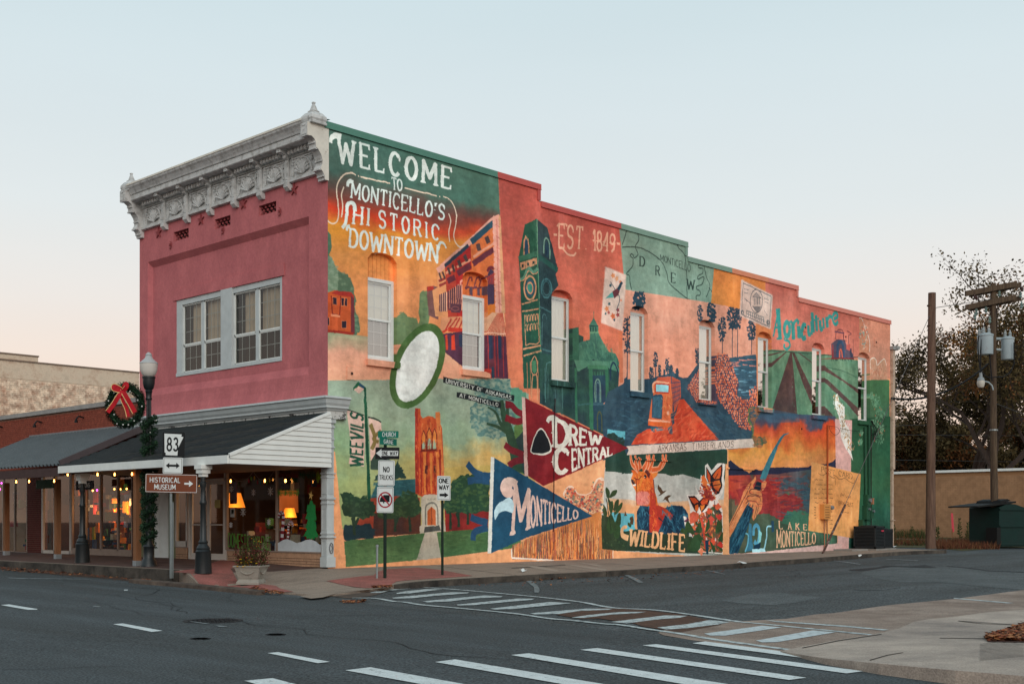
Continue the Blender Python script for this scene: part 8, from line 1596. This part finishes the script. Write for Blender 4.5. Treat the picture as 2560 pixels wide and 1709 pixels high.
for reg,x,y,w,lb in(('G',930,1395,46, 'broken concrete lump at the wall foot behind the ONE WAY post'),('R',975,138,30, 'small flat stone block at the wall foot left of the leaning pole guard'),('P',1660,40,34, 'low stone lump below the wheat painting')):
 q = onG(px(reg,x,y),Sz)[0];b = MB();rs = np.random.RandomState(w);w = w/100;b.prism([(q[0]+w*a,q[1]+c,q[2]-.02)for a,c in((-1,-.1),(.9,-.12),(1,.15),(-.9,.14))],(0,0,.09));b.prism([(q[0]+w*a,q[1]+c,q[2]+.07)for a,c in((-.9,-.06),(.2,-.08),(.1,.1),(-.8,.1))],(.02,0,.06));solo('concrete_block',b,conc_d,lb, 'concrete block',tuple(q))
 # guy wire with its guard
g0 = onG(px('M',1060,1415),Sz)[0];P1 = onG(px('f',2326.4,1370.8),Sz)[0];d1 = float(np.dot(P1[:2]-CAMXY,FW));top1 = CAMZ+(HY-732)*d1/FPX
gy = onY(px('M',1290,915),-1.0)[0];GW = thing('guy_wire',tuple(g0), 'steel guy wire with a rusty guard leaning over the postcard painting', 'guy wire');gdir = (gy-g0);b = MB();b.tube([g0,g0+gdir],.045,8);part('guard',b,mat('rusty_guard',(86,60,52),.8,.3,8,.2,30,rgb2=(150,140,134),thr=.6,sc2=6,sharp=6),GW);b = MB();e = onY(px('N',285,310),P1[1]-.1)[0];b.tube([g0+gdir,(P1[0]-.1,P1[1],CAMZ+(HY-px('N',285,310)[0][1])*d1/FPX)],.012,5);part('wire',b,mat('wire_grey',(96,96,96),.6),GW)
# ------------------------------------------------------------ utility poles
polew = mat('pole_wood',(120,95,80),.9,.25,3,.5,18,rgb2=(74,54,46),thr=.52,sc2=2.2,sharp=2.5,stretch=(7,7,.5));polew2 = mat('pole_wood_mossy',(104,88,70),.9,.25,3,.5,18,rgb2=(58,44,38),thr=.5,sc2=2.2,sharp=2.5,stretch=(7,7,.5))
UP = thing('utility_pole',tuple(P1), 'bare brown wooden utility pole without crossarms', 'utility pole', 'wooden poles behind the mural building');b = MB();sc1 = d1/FPX;b.tube([(P1[0],P1[1],P1[2]),(P1[0]+.02,P1[1],P1[2]+3),(P1[0]+.05,P1[1]-.04,top1)],[12.6*sc1,11*sc1,9.3*sc1],18);part('shaft',b,polew,UP,sm=True)
for z in(top1-.55,top1-1.4):b = MB();b.lathe((P1[0]+.04,P1[1],z),[(9.9*sc1,0),(9.9*sc1,.05)],18);part('band',b,polew2,UP)
P2 = onG(px('f',2488,1369),Rz)[0];d2_ = float(np.dot(P2[:2]-CAMXY,FW));s2 = d2_/FPX
def at2(reg,x,y,dx=0.0):p = px(reg,x,y)[0];q = CAMXY+FW*(d2_+dx)+RT*(p[0]-CX)*(d2_+dx)/FPX;return np.array([q[0],q[1],CAMZ+(HY-p[1])*(d2_+dx)/FPX])
U2 = thing('utility_pole',tuple(P2), 'utility pole with two crossarms, transformers and a street light', 'utility pole', 'wooden poles behind the mural building');b = MB();tp = at2('V',842,222);b.tube([tuple(P2),tuple(at2('N',627,1000)),tuple(tp)],[10*s2,8.6*s2,7*s2],18);part('shaft',b,polew2,U2,sm=True);pcap = mat('insulator',(84,60,56),.3,spec=.6);grn_i = mat('green_insulator',(110,130,124),.2,spec=.6)
for(xa,ya,xb,yb,dx)in((520,342,1115,228,-.16),(570,352,1165,240,.16),(525,500,1100,380,-.16),(575,515,1165,392,.16)):a = at2('V',xa,ya,dx);e = at2('V',xb,yb,dx);b = MB();m_ = (a+e)/2;u = (e-a)/2;v = np.cross(u,[0,0,1]);v = v/np.linalg.norm(v)*.06;b.obox(m_,u,v,(0,0,.12));part('crossarm',b,polew2,U2)
for(x,y)in((630,375),(655,388),(1165,275),(1180,290)):b = MB();b.lathe(at2('V',x,y,-.2),[(.03,-.1),(.08,-.06),(.03,-.03),(.08,.02),(.03,.05),(.02,.1)],10);part('insulator',b,pcap,U2)
for(x,y)in((635,600),(915,335),(1160,350),(1170,470),(650,540),(760,520),(805,640)):b = MB();b.lathe(at2('V',x,y,-.1),[(.03,-.16),(.07,-.1),(.04,-.04),(.07,.04),(.03,.1),(.02,.16)],10);part('cutout',b,grn_i,U2)
b = MB();b.tube([at2('V',735,340,-.2),at2('V',805,380,-.2)],.03,4);part('brace',b,polew2,U2)
tfm = mat('transformer_grey',(158,170,174),.5,.06,3,.05,30,rgb2=(130,104,100),thr=.68,sc2=3,sharp=10)
for(x,y0,y1,w,dx,lb)in((765,800,1042,150,-.3, 'rust streaked grey transformer can, left of the pole'),(1010,840,1100,142,0, 'clean grey transformer can, right of the pole'),(700,815,1035,80,.5, 'grey transformer can partly behind the left one')):
 a = at2('V',x,y1,dx);h = at2('V',x,y0,dx)[2]-a[2];r = w/2/4.6115*s2;b = MB();b.lathe(a,[(r*.96,0),(r,.03),(r,h-.12),(r*1.07,h-.11),(r*1.07,h-.06),(r,h-.04),(r*.5,h+.02),(.02,h+.03)],20);o = part('transformer',b,tfm,U2,sm=True,label=lb)
 for k in(-1,1):b = MB();b.lathe((a[0]+k*RT[0]*r*.4,a[1]+k*RT[1]*r*.4,a[2]+h),[(.05,0),(.08,.05),(.05,.1),(.08,.15),(.04,.22),(.01,.34)],8);part('bushing',b,mat('bushing_grey',(150,156,156),.3),o)
b = MB();c0,c1 = at2('V',845,930,-.1),at2('V',960,880,-.1);b.tube([at2('V',845,860,0),at2('V',960,860,0)],.06,6);part('mounting',b,tfm,U2);b = MB();b.tube([at2('V',850,980,0),at2('V',950,990,0)],.05,6);part('mounting',b,tfm,U2)
b = MB();b.tube([at2('V',*p,-.35)for p in((845,1450),(830,1400),(790,1360),(735,1350))],.03,6);la = part('lamp_arm',b,tfm,U2);a = at2('V',702,1420,-.35);b = MB();r = 42/4.6115*s2;b.lathe(a,[(r*.7,0),(r,.12),(r*1.05,.2),(r*.95,.3)],16);part('lamp_bowl',b,mat('lamp_lens',(196,190,178),.3),la,sm=True);b = MB();b.lathe((a[0],a[1],a[2]+.3),[(r*1.02,0),(r*.8,.12),(r*.45,.16),(r*.4,.42),(r*.1,.5)],14);part('lamp_housing',b,mat('lamp_grey',(140,146,148),.5),la,sm=True)
for y in(905,1385/1.0):
 if y<1000:b = MB();c = at2('N',628,900);b.lathe(c,[(9*s2+.02,0),(9*s2+.02,.06)],14);part('band',b,steel,U2)
 # cables
def cable(name,pts,r,label,cat='cable',m=None):b = MB();b.tube(pts,r,5);return solo(name,b,m or blackc,label,cat,tuple(pts[0]))
wall_pt = onY(px('N',100,732),-.1)[0];q = [wall_pt];e = at2('N',600,555,-.3)
mid = [wall_pt+(e-wall_pt)*t_-np.array([0,0,1.1*4*t_*(1-t_)*.5])for t_ in np.linspace(0,1,14)]
cable('service_cable',mid,.045, 'thick black cable from the building corner to the pole with transformers');cable('pole_wire',[(P1[0],P1[1],top1-.65),tuple(at2('V',860,400))],.014, 'thin wire between the tops of the two wooden poles',m=mat('wire_thin',(70,70,70),.6))
b = MB()
for c in((680,820,668,900,670,1000,680,1100,690,1200,740,1280,800,1310,870,1300,960,1300,1040,1250,1085,1150,1085,900),(715,830,700,1000,700,1250),(770,820,790,960,805,1100,830,1350)):b.tube([tuple(at2('V',c[i],c[i+1],-.4))for i in range(0,len(c),2)],.03,5)
part('transformer_leads',b,blackc,U2)
for k,(x0,y0,x1,y1,D0,lb)in enumerate(((90,757,784,745,85, 'upper faint overhead wire before the trees'),(90,920,784,926,85, 'faint overhead wire low before the dark trees'),(100,1050,784,1060,85, 'lowest faint overhead wire just above the tan wall'),(90,875,320,868,85, 'short faint wire beside the down pipe'),(640,760,784,815,60, 'wire running down right from the transformer pole'))):
 P_ = px('N',x0,y0,x1,y1);pts = [tuple(np.append(CAMXY+FW*D0+RT*(p[0]-CX)*D0/FPX,CAMZ+(HY-p[1])*D0/FPX))for p in P_];cable('overhead_wire',pts,.016,lb, 'wire',MATS['wire_thin'])
 # ------------------------------------------------------------ tan wall building, verge, dumpster
Xb = 51.0;yA,yB = 30.0,-45.0;zA_ = float(onX(px('W',275,215),Xb)[0][2]);zB_ = float(onX(px('W',2349,145),Xb)[0][2]);zT = (zA_+zB_)/2;gz = float(Rz(Xb,0));print('tan',zA_,zB_,gz)
TBd = thing('tan_building',(Xb,0,gz), 'long low tan brick building with a white roof edge behind the poles', 'building');b = MB();b.box((Xb,yB,gz-.5),(Xb+12,yA,zT));w_ = part('wall',b,mat('tan_mortar',(148,110,78),.9,.06),TBd);b = MB();brickwall(b,(Xb,-12,gz+.1),(0,1,0),(-1,0,0),26,zT-gz-.3,.3,.1,0,.008,.004,11);part('brick_courses',b,mat('tan_painted_brick',(154,118,88),.85,.12,.5,.2,30,grain=.12,gs=3),w_,kind='stuff');b = MB();b.box((Xb-.12,yB,zT-.02),(Xb+12,yA,zT+.12));part('roof_edge',b,white_w,TBd)
vp = onG(px('W',150,1345,800,1350,1060,1365,1400,1400,1900,1365,2100,1352,2349,1352,2600,1352),Rz)[:,:2];far_ = [(Xb,float(vp[-1][1])),(Xb,12),(31,12)];
solo('verge',drape([tuple(v)for v in vp]+far_,Rz,.01,2.0),grassm,None,None,kind='structure');b = MB();y_a,y_b = onG(px('W',310,1232),Rz)[0],onG(px('W',1740,1285),Rz)[0];b.prism([tuple(y_a+[0,0,.0]),tuple(y_b+[0,0,0]),tuple(y_b+[1.2,0,0]),tuple(y_a+[1.2,0,0])],(0,0,.08));solo('old_kerb',b,conc,None,None,kind='structure')
wm = [mat('weed_green',(54,66,34),.85,.3,6,0),mat('weed_brown',(110,78,52),.9,.3,6,0),mat('weed_rust',(96,56,40),.9,.3,6,0)]
def tufts(name,reg,box,n,h,cols,seed,label):
 rs = np.random.RandomState(seed);b = MB()
 for _ in range(n):
  q = onG(px(reg,box[0]+rs.rand()*(box[2]-box[0]),box[1]+rs.rand()*(box[3]-box[1])),Rz)[0];b.cur = cols[rs.randint(len(cols))];hh = h*(.4+rs.rand());a = rs.rand()*6.3;u = np.array([math.cos(a),math.sin(a),0])*.02;l_ = np.array([rs.randn()*.1,rs.randn()*.1,hh]);b.add([q-u,q+u,q+l_],[(0,1,2)])
 return solo(name,b,wm,label, 'grass',kind='stuff')
tufts('weeds', 'W',(320,1195,820,1222),1500,.45,(0,0,1),1, 'green weeds at the foot of the tan wall, left part');tufts('weeds', 'W',(1480,1200,1740,1250),800,.5,(0,0,1),2, 'green weeds at the foot of the tan wall beside the dumpster');tufts('weeds', 'W',(1000,1280,1960,1375),3500,.28,(1,2,2),3, 'rust brown dry grass between the two poles');tufts('weeds', 'W',(320,1250,820,1320),1400,.22,(0,1,2),4, 'dry grass left of the bare pole')
for k,(x,y,h)in enumerate(((1355,1205,1.1),(1485,1210,.9),(1575,1205,1.0),(615,1195,.6),(1015,1200,.6),(335,1190,.7))):
 q = onG(px('W',x,y),Rz)[0];b = MB();rs = np.random.RandomState(k);b.tube([tuple(q),(q[0],q[1]+.05,q[2]+h)],.02,4)
 for _ in range(40):zz = q[2]+h*rs.rand();a = rs.rand()*6.3;l_ = .22*(1-(zz-q[2])/h*.6);p = np.array([q[0],q[1],zz]);t_ = p+np.array([math.cos(a)*l_,math.sin(a)*l_,.1]);b.add([p,(p+t_)/2+[0,0,.05],t_,(p+t_)/2-[0,0,.04]],[(0,1,2,3)])
 solo('tall_weed',b,wm[0],('tall weed by the tan wall just right of the pink stake', 'tall weed by the tan wall, second right of the pink stake', 'thin tall weed by the tan wall left of the dumpster', 'low weed by the tan wall left of the bare pole', 'low weed just right of the bare pole', 'weed by the tan wall beside the down pipe')[k], 'weed',tuple(q))
q = onG(px('W',1240,1265),Rz)[0];b = MB();b.obox((q[0],q[1],q[2]+.35),(.015,0,0),(0,.015,0),(0,0,.35));t = thing('marker_stake',tuple(q), 'thin wooden stake with a pink ribbon in the dry grass', 'stake');part('stake',b,wood,t);b = MB();b.prism([(q[0],q[1]+.07,q[2]+1.5),(q[0],q[1]-.02,q[2]+1.5),(q[0],q[1]-.1,q[2]+.55),(q[0],q[1]+.02,q[2]+.5)],(.03,0,0));part('ribbon',b,mat('pink_ribbon',(226,84,96),.7),t)
for(reg,x,y,w,lb)in(('W',1270,1328,.22, 'crumpled white litter in the dry grass right of the bare pole'),('P',1325,128,.12, 'white paper scrap on the pavement beyond the ONE WAY sign'),('R',510,230,.14, 'white paper scrap by the kerb below the WILDLIFE painting'),('R',1272,186,.09, 'tiny white scrap by the kerb near the leaning guard'),('W',330,1342,.14, 'flat white scrap beside the small air conditioner')):
 q = onG(px(reg,x,y),Sz if reg!='W' else Rz)[0];b = MB();rs = np.random.RandomState(int(x));b.add([(q[0]+w*(i-1)*.8+rs.randn()*.02,q[1]+w*(j-1)*.8+rs.randn()*.02,q[2]+.01+(.09*rs.rand()if(i,j)!=(0,0)else 0))for i in range(3)for j in range(3)],[(i*3+j,i*3+j+1,i*3+j+4,i*3+j+3)for i in range(2)for j in range(2)]);solo('litter',b,signw,lb, 'litter',tuple(q))
q = onG(px('W',1800,1335),Rz)[0];b = MB();h = (1335-1140)/6.18*float(np.dot(q[:2]-CAMXY,FW))/FPX;b.lathe(tuple(q),[(.13,0),(.13,h-.03),(.1,h)],12);t = thing('marker_post',tuple(q), 'short white marker post beside the transformer pole', 'post');part('tube',b,mat('marker_white',(176,190,200),.5),t);b = MB();b.box((q[0]-.14,q[1]-.04,q[2]+h*.3),(q[0]-.12,q[1]+.04,q[2]+h*.85));part('label_strip',b,mat('marker_dark',(60,64,70),.6),t)
# dumpster
def axis(p):return np.append(p,0)
D0 = onG(px('f',2498,1370),Rz)[0];dD = float(np.dot(D0[:2]-CAMXY,FW));FR = np.append(RT,0)*math.cos(.12)+np.append(FW,0)*math.sin(.12);FD_ = np.append(FW,0)*math.cos(.12)-np.append(RT,0)*math.sin(.12);sD = dD/FPX;Hd = (1370-1262)*sD;Wl = 2.1;Dp = 1.7;FD_ = FD_*math.cos(.35)-FR*math.sin(.35)
dg = mat('dumpster_green',(8,42,38),.55,.12,3,.1,20,rgb2=(20,40,38),thr=.6,sc2=2,sharp=4);lid = mat('lid_black',(20,22,22),.6,.1);DU = thing('dumpster',tuple(D0), 'dark green steel dumpster with an open black lid behind the pole', 'dumpster');b = MB();z1 = np.array([0,0,1.]);a0 = D0+z1*.08
b.prism([a0,a0+FR*Wl,a0+FR*Wl+z1*Hd*.75,a0+FR*Wl*.36+z1*Hd*.98,a0+FR*Wl*.2+z1*Hd,a0+z1*Hd*.9],FD_*Dp);part('body',b,dg,DU)
for z in(.05,.47,.86):b = MB();b.obox(a0+FR*Wl/2-FD_*.03+z1*Hd*z,FR*Wl/2,FD_*.03,z1*.04);part('rib',b,dg,DU)
b = MB();b.obox(a0+FR*Wl*.78-FD_*.08+z1*Hd*.55,FR*.2,FD_*.07,z1*.22);part('lift_pocket',b,dg,DU);b = MB();l0 = a0+z1*Hd*1.0-FD_*.05;b.prism([l0+FR*.75+z1*.1,l0-FR*.5-z1*.05,l0-FR*1.05-z1*.12,l0-FR*1.05-z1*.18,l0-FR*.4-z1*.12,l0+FR*.75+z1*.02],FD_*Dp);part('lid',b,lid,DU,label='open black plastic lid');b = MB();b.prism([l0+FR*.5+z1*.12,l0+FR*.35+z1*.2,l0+FR*.05+z1*.12,l0+FR*.0],FD_*Dp*.8);part('lid_hump',b,lid,DU);b = MB();b.obox(a0-FR*.1+FD_*.2+z1*Hd*.24,FR*.09,FD_*.3,z1*Hd*.2);part('side_plate',b,lid,DU)
for k in(0.1,1.9):b = MB();b.lathe(tuple(D0+FR*k+FD_*.2),[(.07,0),(.07,.09)],8);part('caster',b,lid,DU)
# ------------------------------------------------------------ trees
bark = mat('bark',(62,50,44),.95,.2,5,.4,20);lvm = [mat('leaf_olive_t',(84,70,42),.8,.4,3,0),mat('leaf_rust_t',(112,72,40),.8,.4,3,0),mat('leaf_dark_t',(56,48,34),.85,.4,3,0),mat('leaf_gold_t',(150,104,44),.8,.3,3,0)]
def tree(px_,D0,H,R,label,seed,nl,lsz=.2,mix=(0,1,2),bare=.35,first=.22,name='oak_tree',at=None,grp='trees beyond the tan building'):
 base = CAMXY+FW*D0+RT*(px_-CX)*D0/FPX if at is None else np.array(at,float);z0 = float(Rz(base[0],base[1]));rs = np.random.RandomState(seed);t = thing(name,(base[0],base[1],z0),label, 'tree',grp);tk = MB();tips = []
 def grow(p,d,L,r,lev):
  n = 4;pts = [p];q = p.copy();dd = d.copy()
  for i in range(n):dd = dd+rs.randn(3)*.13+np.array([0,0,.05]);dd/=np.linalg.norm(dd);q = q+dd*L/n;pts.append(q.copy())
  tk.tube(pts,r,6 if lev<2 else 4,r1=r*.62,cap=False)
  if lev>=3:
   for s in pts[1:]:tips.append((s,lev))
  if lev<5:
   for _ in range((3,3,3,3,2)[lev]):
    a = rs.rand()*6.3;up = rs.rand()*.5+.15;o = np.array([math.cos(a),math.sin(a),up]);nd = dd*.6+o*(.75 if lev else .6);nd/=np.linalg.norm(nd);k = rs.randint(2,n+1);grow(pts[k],nd,L*(.62+.2*rs.rand()),r*.55,lev+1)
 grow(np.array([base[0],base[1],z0]),np.array([0,0,1.]),H*first,R*.03,0);tp = np.array([p for p,_ in tips]);
 b3 = np.array([base[0],base[1],z0]);ext = max(np.percentile(np.hypot(tp[:,0]-base[0],tp[:,1]-base[1]),95),1);zx = max(tp[:,2].max()-z0,1);S3 = np.array([R/ext,R/ext,H/zx]);tk.v = [tuple(b3+(np.array(v)-b3)*S3)for v in tk.v];tp = b3+(tp-b3)*S3
 part('trunk',tk,bark,t);b = MB();idx = rs.randint(len(tp),size=nl);P = tp[idx]+rs.randn(nl,3)*np.array([.45,.45,.38])*(R/8);hgt = (P[:,2]-z0)/H;keep = rs.rand(nl)>bare*np.clip((hgt-.55)*3,0,1.8);P = P[keep];m = len(P);U = rs.randn(m,3);U/=np.linalg.norm(U,axis=1)[:,None];V = np.cross(U,rs.randn(m,3));V/=np.linalg.norm(V,axis=1)[:,None];s = (lsz*(.5+rs.rand(m)))[:,None]
 vs = np.stack([P-U*s,P-V*s*.6,P+U*s,P+V*s*.6],1).reshape(-1,3);b.v = [tuple(v)for v in vs];b.f = [(4*i,4*i+1,4*i+2,4*i+3)for i in range(m)];cl = np.array(mix)[((np.sin(P[:,0]*.9)+np.cos(P[:,2]*1.1+P[:,1])+rs.rand(m)*1.6+2)/5.6*len(mix)).astype(int).clip(0,len(mix)-1)];b.m = [int(c)for c in cl]
 part('crown',b,lvm,t,kind='stuff');return t
tree(2475,76,17.3,6.6, 'tall thinning oak with bare upper twigs behind the transformer pole',3,27000,.085,(2,0,0,1),.5)
tree(2430,88,14.2,5.4, 'rounded brown-leaved tree between the two poles',5,26000,.1,(2,0,0,1),.2)
tree(2610,80,15.5,6, 'golden brown tree at the right edge behind the dumpster',8,20000,.1,(0,1,3,3),.35)
tree(2300,112,9.0,7, 'low dark tree above the tan wall left of the bare pole',11,30000,.14,(2,2,1,0),.1,.12);tree(2240,118,9.6,6, 'low dark tree beside the mural building corner',12,24000,.14,(2,2,0),.1,.12);tree(2520,105,10.0,8, 'dense low rust tree filling behind the tan wall',14,30000,.13,(2,0,1,0),.05,.12);tree(2390,104,9.0,7, 'dense low dark tree between the poles above the wall',15,28000,.13,(2,0,0,1),.05,.12);tree(2640,100,10.5,8, 'dark tree low at the right edge of the view',16,16000,.16,(2,0,1),.05,.12)
# the far side of both streets, out of frame but mirrored in the glass
tree(0,0,13.5,5, 'bare-topped street tree opposite the mural wall',21,7000,.2,(2,0,1),.5,at=(57,-23.5),grp='street trees opposite the mural wall');tree(0,0,13.5,5, 'smaller street tree opposite the mural wall',22,6000,.2,(2,0,1),.4,at=(67,-21),grp='street trees opposite the mural wall')
for k,(y0,w,h,c)in enumerate(((-8,12,7.5,(120,70,56)),(4.1,9,9.0,(150,124,104)),(13.2,14,6.8,(98,84,76)),(27.3,16,8.5,(126,80,62)),(43.4,18,7.2,(140,130,120)))):
 t = thing('shop_building',(-36,y0,-.2),('rust red', 'buff', 'grey brown', 'dull red', 'pale grey')[k]+' shop building across the main road, out of view', 'building', 'shops across the main road');b = MB();b.box((-48,y0,-.4),(-36,y0+w,h));wl_ = part('wall',b,mat('facing_wall%d'%k,c,.9),t);b = MB();b.box((-48,y0-.02,h),(-35.8,y0+w+.02,h+.25));part('coping',b,conc,t)
 for j in range(int(w/3)):b = MB();b.box((-35.98,y0+.6+j*3,.4),(-35.9,y0+2.9+j*3,2.8));part('window',b,dark_in,t);b = MB();b.box((-35.98,y0+1.1+j*3,4),(-35.9,y0+2.3+j*3,5.8));part('window',b,dark_in,t)
rs = np.random.RandomState(2);b = MB()
N3 = 26000;th_ = rs.rand(N3);u_ = th_*300-90;P = np.stack([np.full(N3,130.)+rs.rand(N3)*25,u_,rs.rand(N3)**.8*(7.0+1.5*np.sin(u_*.13)+1.2*np.sin(u_*.41))],1);U = rs.randn(N3,3);V = rs.randn(N3,3);s = .5;vs = np.stack([P-U*s,P-V*s*.6,P+U*s,P+V*s*.6],1).reshape(-1,3);b.v = [tuple(v)for v in vs];b.f = [(4*i,4*i+1,4*i+2,4*i+3)for i in range(N3)];b.m = list(rs.randint(0,3,N3));solo('far_wood',b,lvm, 'dark mass of far woods along the horizon', 'woods',kind='stuff')
